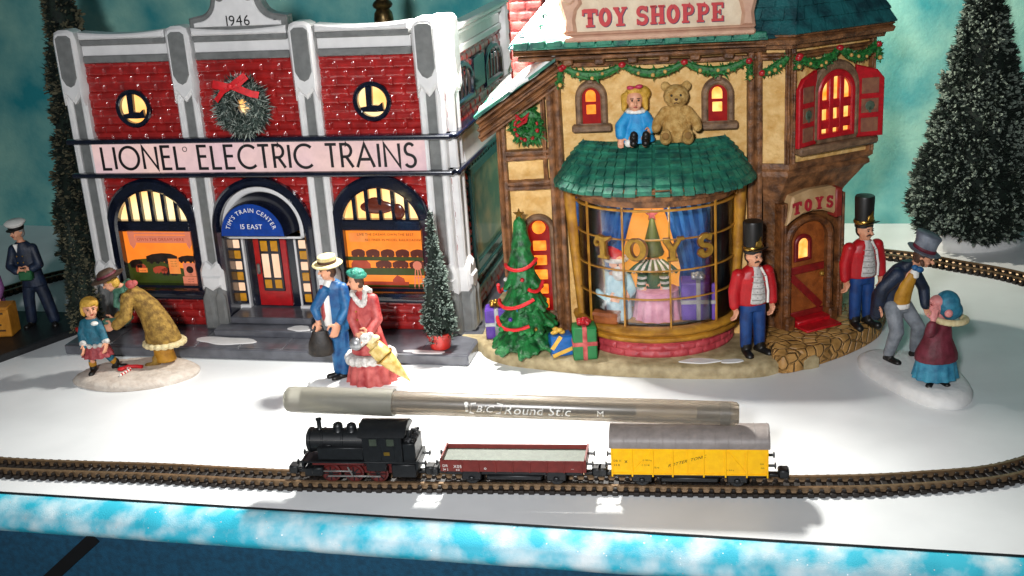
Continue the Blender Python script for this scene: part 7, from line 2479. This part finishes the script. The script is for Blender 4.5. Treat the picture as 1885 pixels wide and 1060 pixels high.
for z in (0.06, 1.3): mb.mbox(FY(-0.5), -1.0, 1.0, z, z + 0.1, 0, 0.05, 0.02)
mb.build('battens', M['crateo'], cbx)
# child at the very left edge
ch = thing('person', 'child in orange cap and lilac coat half out of view at the left edge', 'figurine', (-23.95, 53.6, 0.3))
b = MB(); H = head(b, ch, (0, 0, 3.1), (0.8, -0.7, 0), (0, 0, 1), 0.95); b.cap((0, 0, 2.5), 0.13, (0, 0, 2.9), 0.13); b.loft([(0, 0, 0.3, 0.36, 0.3), (0, 0, 1.6, 0.32, 0.26), (0, 0, 2.5, 0.38, 0.25), (0, 0, 2.7, 0.2, 0.16)])
chain(b, [(-0.32, -0.05, 2.45), (-0.45, -0.2, 1.9), (-0.3, -0.4, 1.5)], [0.13, 0.11, 0.09]); chain(b, [(0.32, -0.05, 2.45), (0.48, -0.2, 1.9), (0.4, -0.45, 1.5)], [0.13, 0.11, 0.09])
hand(b, (-0.3, -0.4, 1.5), (0, -0.3, -1), (1, 0, 0)); hand(b, (0.4, -0.45, 1.5), (0, -0.3, -1), (-1, 0, 0)); blob(b, 'body', M['skin2'], ch, 0.034, 2)
c_ = MB(); c_.loft([(0, 0, 0.25, 0.55, 0.45), (0, 0, 1.5, 0.45, 0.38), (0, 0, 2.4, 0.44, 0.32), (0, 0, 2.72, 0.22, 0.2)]); chain(c_, [(-0.32, -0.05, 2.4), (-0.45, -0.2, 1.9), (-0.34, -0.36, 1.6)], [0.2, 0.18, 0.16]); chain(c_, [(0.32, -0.05, 2.4), (0.48, -0.2, 1.9), (0.42, -0.4, 1.6)], [0.2, 0.18, 0.16])
blob(c_, 'coat', pmat('lilac_coat', '#7a4a7c', rough=0.6, var=0.2), ch, 0.045, 2)
cpn = MB(); cpn.ell((0, 0, 3.3), (0.34, 0.34, 0.24)); cpn.ell((0.22, -0.2, 3.22), (0.22, 0.2, 0.05)); blob(cpn, 'cap', pmat('orange_cap', '#b8641c', rough=0.6, var=0.2), ch, 0.04, 2)

# ---------------------------------------------------------- doll and teddy bear on the awning
dl = thing('doll', 'blond doll in bright blue dress sitting on the green awning beside the teddy bear', 'doll', SS(3.1, -0.42, 8.72), SA)
b = MB(); H = head(b, dl, (-0.05, -0.15, 1.62), (0.1, -1, -0.05), (0, 0, 1), 1.25); b.cap((0, 0, 1.0), 0.15, (-0.02, -0.1, 1.35), 0.16)
b.loft([(0, 0, 0.1, 0.4, 0.35), (0, 0, 0.6, 0.36, 0.3), (0, 0, 1.1, 0.32, 0.24)])
aL = [(-0.32, -0.05, 1.0), (-0.6, -0.25, 0.65), (-0.62, -0.45, 0.25)]; aR = [(0.32, -0.05, 1.0), (0.55, -0.25, 0.65), (0.5, -0.5, 0.5)]
chain(b, aL, [0.12, 0.11, 0.1]); chain(b, aR, [0.12, 0.11, 0.1]); hand(b, aL[2], (0, -0.4, -1), (1, 0, 0), 1.1); hand(b, aR[2], (-0.3, -0.7, -0.4), (0, 0, 1), 1.1)
chain(b, [(-0.15, -0.1, 0.2), (-0.18, -0.6, 0.22), (-0.16, -0.85, 0.05)], [0.16, 0.14, 0.12]); chain(b, [(0.2, -0.1, 0.2), (0.3, -0.6, 0.22), (0.32, -0.85, 0.05)], [0.16, 0.14, 0.12])
blob(b, 'body', M['skin'], dl, 0.034, 2)
M['dollblue'] = pmat('doll_blue', '#0f78b4', rough=0.55, col2='#2a9ad0', scale=3, bump=0.25)
c_ = MB(); c_.loft([(0, -0.1, 0.02, 0.72, 0.6), (0, -0.08, 0.35, 0.6, 0.5), (0, -0.02, 0.8, 0.42, 0.34), (0, 0, 1.15, 0.3, 0.25)]); chain(c_, [aL[0], aL[1], V3(-0.62, -0.42, 0.35)], [0.22, 0.24, 0.2]); chain(c_, [aR[0], aR[1], V3(0.5, -0.45, 0.52)], [0.22, 0.22, 0.18])
blob(c_, 'dress', M['dollblue'], dl, 0.045, 2)
f_ = MB()
for i in range(12):
    a = i * math.pi / 6; f_.ell((-0.02 + 0.3 * math.cos(a), -0.08 + 0.26 * math.sin(a), 1.2), (0.13, 0.13, 0.09), n=8)
blob(f_, 'collar', M['whitepaint'], dl, 0.04, 1)
pt_ = MB(); pt_.ell((-0.3, -0.72, 0.08), (0.18, 0.14, 0.16)); blob(pt_, 'petticoat', M['whitepaint'], dl, 0.04, 1)
for xx in (-0.12, 0.34):
    sh = MB(); sh.cap((xx, -0.75, 0.12), 0.17, (xx + 0.02, -0.82, 0.42), 0.15); sh.cap((xx, -0.78, 0.1), 0.16, (xx, -0.98, 0.12), 0.14); blob(sh, 'shoe', M['dark'], dl, 0.04, 2)
hr = MB(); hr.ell((-0.03, 0.0, 1.8), (0.42, 0.38, 0.36)); hr.ell((-0.05, -0.25, 2.0), (0.3, 0.16, 0.14))
for sd in (-1, 1):
    hr.cap((-0.05 + 0.36 * sd, -0.1, 1.75), 0.18, (-0.05 + 0.42 * sd, -0.12, 1.3), 0.1)
    hr.ell((0.18, 0.05, 1.85), (0.4, 0.35, 0.32))
blob(hr, 'hair', M['blond'], dl, 0.04, 2)
bw = MB(); bw.ell((-0.18, -0.3, 2.12), (0.16, 0.08, 0.09), (0, R(10), 0)); bw.ell((0.12, -0.3, 2.16), (0.16, 0.08, 0.09), (0, R(-10), 0)); bw.build('hair_bow', pmat('bow_pink', '#b02a4a', rough=0.5), dl)

M['bear'] = pmat('bear_fur', '#a57a38', rough=0.8, col2='#cda765', scale=5, detail=7, bump=0.7, bscale=18)
br = thing('teddy_bear', 'tan furry teddy bear sitting on the green awning under the garland', 'teddy bear', SS(4.62, -0.5, 8.7), SA)
b = MB()
b.loft([(0, 0, 0.0, 0.5, 0.42), (0, -0.05, 0.5, 0.58, 0.5), (0, -0.02, 1.0, 0.46, 0.4), (0, 0, 1.35, 0.3, 0.28)])
b.ell((0, -0.08, 1.75), (0.5, 0.45, 0.45)); b.ell((0, -0.46, 1.66), (0.22, 0.2, 0.17))
for sd in (-1, 1):
    b.ell((0.4 * sd, 0.02, 2.12), (0.19, 0.1, 0.19))
    chain(b, [(0.42 * sd, -0.05, 1.15), (0.72 * sd, -0.25, 0.8), (0.78 * sd, -0.42, 0.6)], [0.22, 0.2, 0.19])
    chain(b, [(0.32 * sd, -0.2, 0.2), (0.42 * sd, -0.62, 0.2), (0.42 * sd, -0.72, 0.4)], [0.25, 0.23, 0.21])
blob(b, 'body', M['bear'], br, 0.045, 2)
for sd in (-1, 1):
    e = MB(); e.ell((0.17 * sd, -0.48, 1.84), 0.05, n=8); e.build('eye', M['eyew'], br)
e = MB(); e.ell((0, -0.66, 1.72), (0.07, 0.05, 0.05), n=8); e.build('nose', M['brownhair'], br)
mb = MB(); mb.tube([(-0.08, -0.63, 1.56), (0, -0.65, 1.6), (0.08, -0.63, 1.56)], 0.015, 5); mb.build('mouth', M['brownhair'], br)
for sd in (-1, 1):
    e = MB(); e.ell((0.42 * sd, -0.9, 0.38), (0.14, 0.05, 0.15)); e.build('paw_pad', pmat('paw_pad', '#8a6430', rough=0.8), br)

# ---------------------------------------------------------- inside the bay window
M['pinkc'] = pmat('pink_cloth', '#c07a94', rough=0.6, col2='#d99ab0', scale=2.5)
M['purple'] = pmat('purple_wrap', '#4a2a86', rough=0.45, col2='#6440a4', scale=3)
tb = thing('display_table', 'small round table under a pink pleated cloth inside the bay window', 'table', SS(3.75, -1.15, 1.74), SA)
mb = MB(); pleats(mb, (0, 0), 0, 1.12, 0.95, 0.82, 12, 0.06); mb.build('tablecloth', M['pinkc'], tb, smooth=50)
mb = MB(); mb.lathe([(0.8, 1.08), (0.84, 1.12), (0.84, 1.16), (0.8, 1.18)], (0, 0, 0), 28, sy=0.85); mb.build('table_top', M['pinkc'], tb)


def gift(label, loc, rz, sx, sy, sz, mat, rmat, group=None, bow=None):
    g = thing('gift_box', label, 'gift', loc, rz, group)
    mb = MB(); mb.box(-sx / 2, sx / 2, -sy / 2, sy / 2, 0, sz, 0.05); mb.build('box', mat, g)
    mb = MB(); w_ = 0.09
    mb.box(-w_, w_, -sy / 2 - 0.02, sy / 2 + 0.02, -0.0, sz + 0.02, 0.02)
    mb.box(-sx / 2 - 0.018, sx / 2 + 0.018, -sy / 2 - 0.018, sy / 2 + 0.018, sz * 0.5 - w_, sz * 0.5 + w_, 0.02)
    mb.build('ribbon', rmat, g)
    mb = MB(); rs = random.Random(int(sx * 100))
    for k in range(7):
        a = k * 0.9; mb.ell((0.17 * math.cos(a), 0.15 * math.sin(a), sz + 0.12 + 0.05 * (k % 2)), (0.14, 0.11, 0.12), (0, 0, a), 8)
    mb.ell((0, 0, sz + 0.22), 0.12, n=8)
    mb.build('bow', bow or rmat, g)
    return g


gift('purple gift box with silver ribbon inside the bay window', SS(5.35, -1.25, 1.74), SA, 1.35, 1.0, 1.55, M['purple'], M['silver'])
gift('tall purple gift with gold bow at the far left beside the decorated tree', SS(-2.95, 0.1, 0.5), SA + 0.1, 0.95, 0.8, 1.3, M['purple'], M['silver'], 'gifts on the shop base', M['gold'])
gift('tall green gift with red ribbon standing before the bay window', SS(0.85, -2.3, 0.5), SA + 0.15, 0.95, 0.8, 1.35, pmat('green_wrap', '#0f6a34', rough=0.45, var=0.15), M['coatred'], 'gifts on the shop base', M['berry'])
g3 = thing('gift_box', 'small blue gift with yellow slanted ribbons leaning beside the green gift', 'gift', SS(-0.12, -1.95, 0.5), SA + 0.3, 'gifts on the shop base')
mb = MB(); mb.box(-0.45, 0.45, -0.35, 0.35, 0, 0.85, 0.05); mb.build('box', pmat('blue_wrap', '#0f5aa0', rough=0.45, var=0.15), g3)
M['yel'] = pmat('yellow_ribbon', '#d8a840', rough=0.5, var=0.1)
mb = MB(); mb.ribbon([(-0.44, 0.36), (-0.06, 0.86)], 0.16, FY(-0.35), -0.01, 0.02); mb.ribbon([(-0.42, 0.06), (0.46, 0.34)], 0.16, FY(-0.35), -0.01, 0.022); mb.build('ribbon', M['yel'], g3)
mb = MB()
for k in range(7): mb.ell((-0.1 + 0.17 * math.cos(k), 0.1 * math.sin(k), 0.92 + 0.06 * (k % 3)), (0.13, 0.1, 0.09), n=8)
mb.build('bow', M['yel'], g3)
sn = thing('santa_figure', 'small Santa with red hat and pale blue coat on the left inside the bay window', 'figurine', SS(2.1, -1.2, 1.74), SA)
b = MB(); H = head(b, sn, (0.1, -0.1, 2.3), (0.5, -1, -0.1), (0, 0, 1), 1.2); b.loft([(0, 0, 0.1, 0.5, 0.4), (0, 0, 1.2, 0.48, 0.4), (0.05, 0, 1.9, 0.3, 0.26)]); b.cap((0.05, 0, 1.8), 0.17, (0.1, -0.05, 2.1), 0.17)
chain(b, [(-0.4, 0, 1.7), (-0.55, -0.3, 1.2), (-0.2, -0.55, 1.0)], [0.17, 0.15, 0.12]); chain(b, [(0.4, 0, 1.7), (0.6, -0.3, 1.25), (0.45, -0.55, 1.1)], [0.17, 0.15, 0.12]); hand(b, (-0.2, -0.55, 1.0), (0.8, -0.4, 0), (0, 0, 1), 1.2); hand(b, (0.45, -0.55, 1.1), (0.3, -0.8, 0), (0, 0, 1), 1.2)
blob(b, 'body', M['skin'], sn, 0.04, 2)
c_ = MB(); c_.loft([(0, 0, 0.0, 0.66, 0.52), (0, 0, 0.7, 0.62, 0.5), (0, 0, 1.3, 0.56, 0.46), (0.04, 0, 1.85, 0.36, 0.32)]); chain(c_, [(-0.4, 0, 1.7), (-0.55, -0.3, 1.2), (-0.28, -0.5, 1.02)], [0.26, 0.24, 0.2]); chain(c_, [(0.4, 0, 1.7), (0.6, -0.3, 1.25), (0.48, -0.5, 1.12)], [0.26, 0.24, 0.2])
blob(c_, 'coat', pmat('pale_blue_coat', '#7fa6b4', rough=0.6, col2='#a9c6cc', scale=3, bump=0.2), sn, 0.05, 2)
c_ = MB(); c_.ell((0.18, -0.35, 1.98), (0.28, 0.2, 0.34)); blob(c_, 'beard', M['wool'], sn, 0.04, 1)
c_ = MB(); c_.loft([(0.08, -0.05, 2.45, 0.4, 0.38), (0.0, 0, 2.75, 0.3, 0.28), (-0.25, 0.05, 2.95, 0.18, 0.16), (-0.5, 0.05, 2.85, 0.1, 0.1)]); blob(c_, 'hat', M['jred'], sn, 0.04, 2)
c_ = MB(); c_.tube([(0.08 + 0.4 * math.cos(i * math.pi / 8), -0.05 + 0.38 * math.sin(i * math.pi / 8), 2.48) for i in range(16)], 0.09, 8, closed=True); c_.build('hat_brim', M['wool'], sn)
el = thing('elf_puppet', 'elf puppet with striped shawl and olive pointed star hat behind the pink table', 'puppet', SS(3.6, -0.85, 2.9), SA)
M['olive'] = pmat('olive_green', '#3f4a1c', rough=0.6, var=0.25); M['elfgreen'] = pmat('elf_green', '#2c5238', rough=0.6, var=0.2)
b = MB(); H = head(b, el, (0, -0.1, 1.55), (0, -1, 0), (0, 0, 1), 0.8); b.loft([(0, 0, 0, 0.4, 0.3), (0, 0, 0.7, 0.42, 0.3), (0, 0, 1.2, 0.24, 0.2)]); b.cap((0, 0, 1.1), 0.12, (0, -0.05, 1.4), 0.12)
chain(b, [(-0.36, 0, 1.0), (-0.5, -0.15, 0.6), (-0.4, -0.35, 0.25)], [0.12, 0.11, 0.1]); chain(b, [(0.36, 0, 1.0), (0.5, -0.15, 0.6), (0.4, -0.35, 0.25)], [0.12, 0.11, 0.1]); hand(b, (-0.4, -0.35, 0.25), (0.1, -0.5, -0.8), (1, 0, 0)); hand(b, (0.4, -0.35, 0.25), (-0.1, -0.5, -0.8), (-1, 0, 0))
blob(b, 'body', M['skin'], el, 0.038, 2)
c_ = MB(); c_.loft([(0, 0, -0.05, 0.52, 0.4), (0, 0, 0.6, 0.5, 0.36), (0, 0, 1.05, 0.36, 0.28)]); blob(c_, 'tunic', M['elfgreen'], el, 0.045, 2)
mw, mg_ = MB(), MB()
for k in range(13):
    f = (k - 6) / 6
    pts = [(f * 0.35, -0.3, 1.2), (f * 0.72, -0.42, 0.95), (f * 0.95, -0.42, 0.72 + 0.02 * (k % 2))]
    (mw if k % 2 else mg_).tube(pts, [0.06, 0.085, 0.09], 8)
for sd in (-1, 1):
    for k in range(6):
        c0 = V3(0.42 * sd + 0.04 * sd * k * 0.3, -0.38, 0.62 - 0.11 * k)
        (mw if k % 2 else mg_).tube([c0 + V3(0.15 * math.cos(a), 0.12 * math.sin(a), 0) for a in [i * math.pi / 6 for i in range(12)]], 0.055, 6, closed=True)
mw.build('white_stripes', M['wool'], el); mg_.build('green_stripes', M['elfgreen'], el)
hx = hat_axis((0, -0.05, 1.7), (0, 0, 1), [(0.42, -0.35), (0.46, -0.25), (0.36, 0.0), (0.28, 0.35), (0.16, 0.8), (0.09, 1.15), (0.02, 1.25)], 'pointed_hat', M['olive'], el, smooth=60)
mb = MB(); st5 = [((0.26 if i % 2 == 0 else 0.11) * math.sin(i * math.pi / 5), 3.0 + (0.26 if i % 2 == 0 else 0.11) * math.cos(i * math.pi / 5)) for i in range(10)]
mb.prism(st5, FY(-0.14), -0.03, 0.05, b=0.02); mb.build('star', M['maroon'], hx)
tc_ = thing('toy_chest', 'small brown toy chest in the lower left corner of the bay window', 'chest', SS(1.75, -1.75, 1.74), SA - 0.3)
mb = MB(); mb.box(-0.5, 0.5, -0.25, 0.25, 0, 0.34, 0.04); mb.build('box', M['doorwood'], tc_)
mb = MB(); mb.prism([(-0.28, 0.34), (0.28, 0.34), (0.22, 0.46), (0, 0.5), (-0.22, 0.46)], lambda a, b_, c: (c, a, b_), -0.52, 0.52, b=0.03); mb.build('lid', M['doorwood'], tc_)

# ============================================================ TREES
M['pine'] = pmat('bristle_green', '#0d1f16', rough=0.75, col2='#1c3a2a', scale=5)
M['tipfrost'] = pmat('bristle_tip', '#76857a', rough=0.85, var=0.25, scale=6)
M['pinedark'] = pmat('dark_bristle', '#07110b', rough=0.8, col2='#13261a', scale=5)
M['tipwhite'] = pmat('white_flock', '#788478', rough=0.85, var=0.2, scale=6)
M['tipdull'] = pmat('dull_flock', '#5a5640', rough=0.85, var=0.3, scale=6)
M['trunk'] = pmat('twisted_wire', '#3a2e20', rough=0.6, var=0.3)


def bristle_tree(name, label, loc, h, r, n, frost, seed, blen=0.34, bw=0.018, shape=0.9, z0=0.5, group=None, tilt=0.0, gmat=None, fmat=None):
    rs = random.Random(seed)
    root = thing(name, label, 'tree', loc, 0, group)
    mb = MB(); mb.tube([(0, 0, 0), (0, 0, h * 0.5), (0, 0, h * 0.97)], [0.16, 0.1, 0.03], 8); mb.build('trunk', M['trunk'], root)
    g, fz = MB(), MB()
    core = MB(); core.lathe([(r * 0.05, z0), (r * 0.6, z0 + 0.25), (r * 0.72, z0 + h * 0.1), (r * 0.4, z0 + h * 0.5), (0.06, h * 0.95)], (0, 0, 0), 16)
    core.build('inner_bristles', gmat or M['pine'], root)
    per = 12
    for ci in range(n // per):
        f = 1 - math.sqrt(rs.random()) if rs.random() < 0.85 else rs.random()
        a = rs.uniform(0, 6.283)
        rc = r * (1 - f) ** shape * (1 if f > 0.06 else 0.75 + 4 * f) + 0.05
        rc *= rs.uniform(0.82, 1.1)
        fz_p = frost * rs.choice((0.3, 0.8, 1.0, 2.0))
        for tq in range(per):
            wob = 0.5 * min(1.0, rc / 1.5)
            z = z0 + (h - z0) * f + rs.gauss(0, 0.22)
            aa = a + rs.gauss(0, 0.2) * wob / max(0.3, rc)
            rr = rc * rs.uniform(0.86, 1.02)
            d = V3(math.cos(aa), math.sin(aa), rs.uniform(-0.05, 0.5)).normalized()
            base = V3(math.cos(aa), math.sin(aa), 0) * (rr - blen * 0.9) + V3(0, 0, z)
            for q in range(5):
                dd = (d + V3(rs.gauss(0, 0.5), rs.gauss(0, 0.5), rs.gauss(0, 0.45))).normalized()
                L = blen * rs.uniform(0.7, 1.25)
                sd = dd.cross(V3(rs.gauss(0, 1), rs.gauss(0, 1), rs.gauss(0, 1))).normalized() * bw * rs.uniform(0.8, 1.4)
                up_ = sd.cross(dd)
                t = base + dd * L
                if rs.random() < fz_p:
                    m1 = base + dd * L * 0.55
                    fz.add([m1 + sd * 1.3, m1 - sd * 1.3, t + sd * 0.9, t - sd * 0.9, m1 + up_ * 1.3, t + up_], [(0, 1, 3, 2), (0, 4, 5, 2), (1, 4, 5, 3), (2, 3, 5)])
                g.add([base + sd, base - sd, base + up_, t], [(0, 1, 3), (1, 2, 3), (2, 0, 3)])
    cr_ = g.build('crown', gmat or M['pine'], root, smooth=None, recalc=False)
    if frost > 0: fz.build('frosted_tips', fmat or M['tipfrost'], cr_, smooth=None, recalc=False, kind='stuff')
    return root


bristle_tree('pine_tree', 'large frosted bottle-brush pine at the right in front of the teal backdrop', (22.9, 57.4, 0), 14.7, 3.3, 9500, 0.13, 11, blen=0.4, bw=0.055, z0=0.9, shape=0.82, gmat=M['pinedark'], fmat=M['tipwhite'])
bristle_tree('pine_tree', 'large dark bottle-brush pine behind the left edge of the brick shop', (-20.9, 60.3, 0), 20.0, 2.3, 6000, 0.12, 12, blen=0.42, bw=0.048, z0=1.0, gmat=M['pinedark'], fmat=M['tipdull'])
mound('tree_base', 'crumpled pale snow cloth base under the large right pine', [(20.3, 57.6), (21.5, 56.2), (23.5, 56.0), (25.2, 57.0), (25.0, 58.8), (22.8, 59.4), (20.9, 59.0)], (22.9, 57.6, 0), 0.75, M['moundw'], 9)
mound('tree_base', 'dark snow base under the large left pine', [(-22.6, 60.2), (-21.8, 59.1), (-20.2, 59.0), (-19.4, 60.2), (-20.2, 61.2), (-21.8, 61.2)], (-20.9, 60.3, 0), 0.6, M['mound'], 10)
M['potred'] = pmat('pot_red', '#b0241a', rough=0.4, var=0.15, coat=0.4)


def pot(label, loc):
    p = thing('flower_pot', label, 'pot', loc)
    mb = MB(); mb.lathe([(0.36, 0), (0.42, 0.05), (0.5, 0.55), (0.56, 0.57), (0.56, 0.72), (0.5, 0.74), (0.46, 0.64)], (0, 0, 0), 24); mb.build('pot_body', M['potred'], p)
    mb = MB(); mb.lathe([(0.0, 0.6), (0.47, 0.62), (0.47, 0.66), (0, 0.68)], (0, 0, 0), 20); mb.build('soil', M['brownhair'], p)


LT = HM @ Vector((7.95, 0.85, 0.475)); LL = HM @ Vector((-8.15, 0.75, 0.475))
pot('small red pot holding the slim bristle tree at the right corner of the brick shop', LT)
pot('small red pot holding the slim bristle tree at the left corner of the brick shop', LL)
bristle_tree('potted_topiary', 'slim frosted bristle topiary in a red pot at the right corner of the brick shop', LT + V3(0, 0, 0.62), 5.0, 0.76, 1500, 0.2, 13, blen=0.24, bw=0.024, z0=0.1, shape=0.8, gmat=M['pinedark'], fmat=M['tipfrost'])
bristle_tree('potted_topiary', 'slim dark bristle topiary at the left corner of the brick shop behind the girl', LL + V3(0, 0, 0.62), 5.0, 0.8, 1400, 0.12, 14, blen=0.24, bw=0.024, z0=0.1, shape=0.75, gmat=M['pinedark'], fmat=M['tipdull'])

# moulded christmas tree on the toy shop base
xt = thing('christmas_tree', 'moulded green Christmas tree with red garland and gold star beside the bay window', 'tree', SS(-1.6, -1.15, 0.5), SA)
M['xgreen'] = pmat('tree_paint', '#0a3d1a', rough=0.45, col2='#1f7a3a', scale=3.0, detail=6, bump=0.4, bscale=10)
mb = MB(); rs = random.Random(21)
tiers = [(0.12, 1.45, 0.95), (1.0, 1.18, 0.95), (1.85, 0.9, 0.9), (2.7, 0.72, 0.9), (3.5, 0.52, 0.95), (4.3, 0.32, 1.05)]
for (z, r_, hh) in tiers:
    mb.lathe([(r_ * 0.75, z), (r_ * 0.85, z + 0.12), (r_ * 0.4, z + hh), (0.05, z + hh + 0.3)], (0, 0, 0), 16)
    nb_ = max(7, int(r_ * 13))
    for lay in range(3):
        for k in range(nb_):
            a = 2 * math.pi * (k + 0.5 * lay) / nb_ + rs.uniform(-0.15, 0.15)
            rr = r_ * (1 - 0.25 * lay) * rs.uniform(0.92, 1.08)
            zz = z + lay * hh * 0.3 + rs.uniform(-0.05, 0.05)
            c0 = V3(math.cos(a) * rr * 0.55, math.sin(a) * rr * 0.55, zz + 0.32)
            c1 = V3(math.cos(a) * rr, math.sin(a) * rr, zz + rs.uniform(-0.08, 0.1))
            mb.cap(c0, 0.24 * r_ ** 0.3, c1, 0.12, 7)
            t = V3(-math.sin(a), math.cos(a), 0) * 0.12
            mb.cap(c0 * 0.7 + c1 * 0.3 + t, 0.12, c1 + t * 1.3 + V3(0, 0, 0.04), 0.045, 6)
mb.cap((0, 0, 4.9), 0.18, (0, 0, 5.5), 0.05)
blob(mb, 'branches', M['xgreen'], xt, 0.05, 1)
mb = MB()
def swag(z0, r0, a0, a1, z1):
    return [(r0 * math.cos(R(a0 + (a1 - a0) * i / 14)), r0 * math.sin(R(a0 + (a1 - a0) * i / 14)), z0 + (z1 - z0) * i / 14 - 0.22 * math.sin(math.pi * i / 14)) for i in range(15)]
for (z, r_, z2, a0, a1) in ((1.35, 1.12, 1.3, 185, 285), (2.05, 1.0, 2.35, 180, 300), (3.6, 0.66, 3.85, 195, 340), (2.75, 0.86, 2.9, 290, 345), (2.35, 1.0, 2.75, 150, 190)):
    mb.tube(swag(z, r_, a0, a1, z2), 0.075, 8)
mb.build('garland', M['ribbon'], xt)
for k, (z, a, m_) in enumerate(((1.9, 262, 'dollblue'), (1.5, 240, 'purple'), (2.6, 205, 'dollblue'), (3.1, 275, 'berry'), (1.1, 300, 'gold'), (2.95, 190, 'wool'))):
    rr = 1.28 * (1 - z / 6.4)
    mb = MB(); mb.ell((rr * math.cos(R(a)), rr * math.sin(R(a)), z), 0.09, n=10); mb.build('bauble', M[m_], xt)
mb = MB(); mb.prism([((0.24 if i % 2 == 0 else 0.1) * math.sin(i * math.pi / 5), 5.62 + (0.24 if i % 2 == 0 else 0.1) * math.cos(i * math.pi / 5)) for i in range(10)], FY(0.0), -0.05, 0.07, b=0.03); mb.build('star', M['gold'], xt)
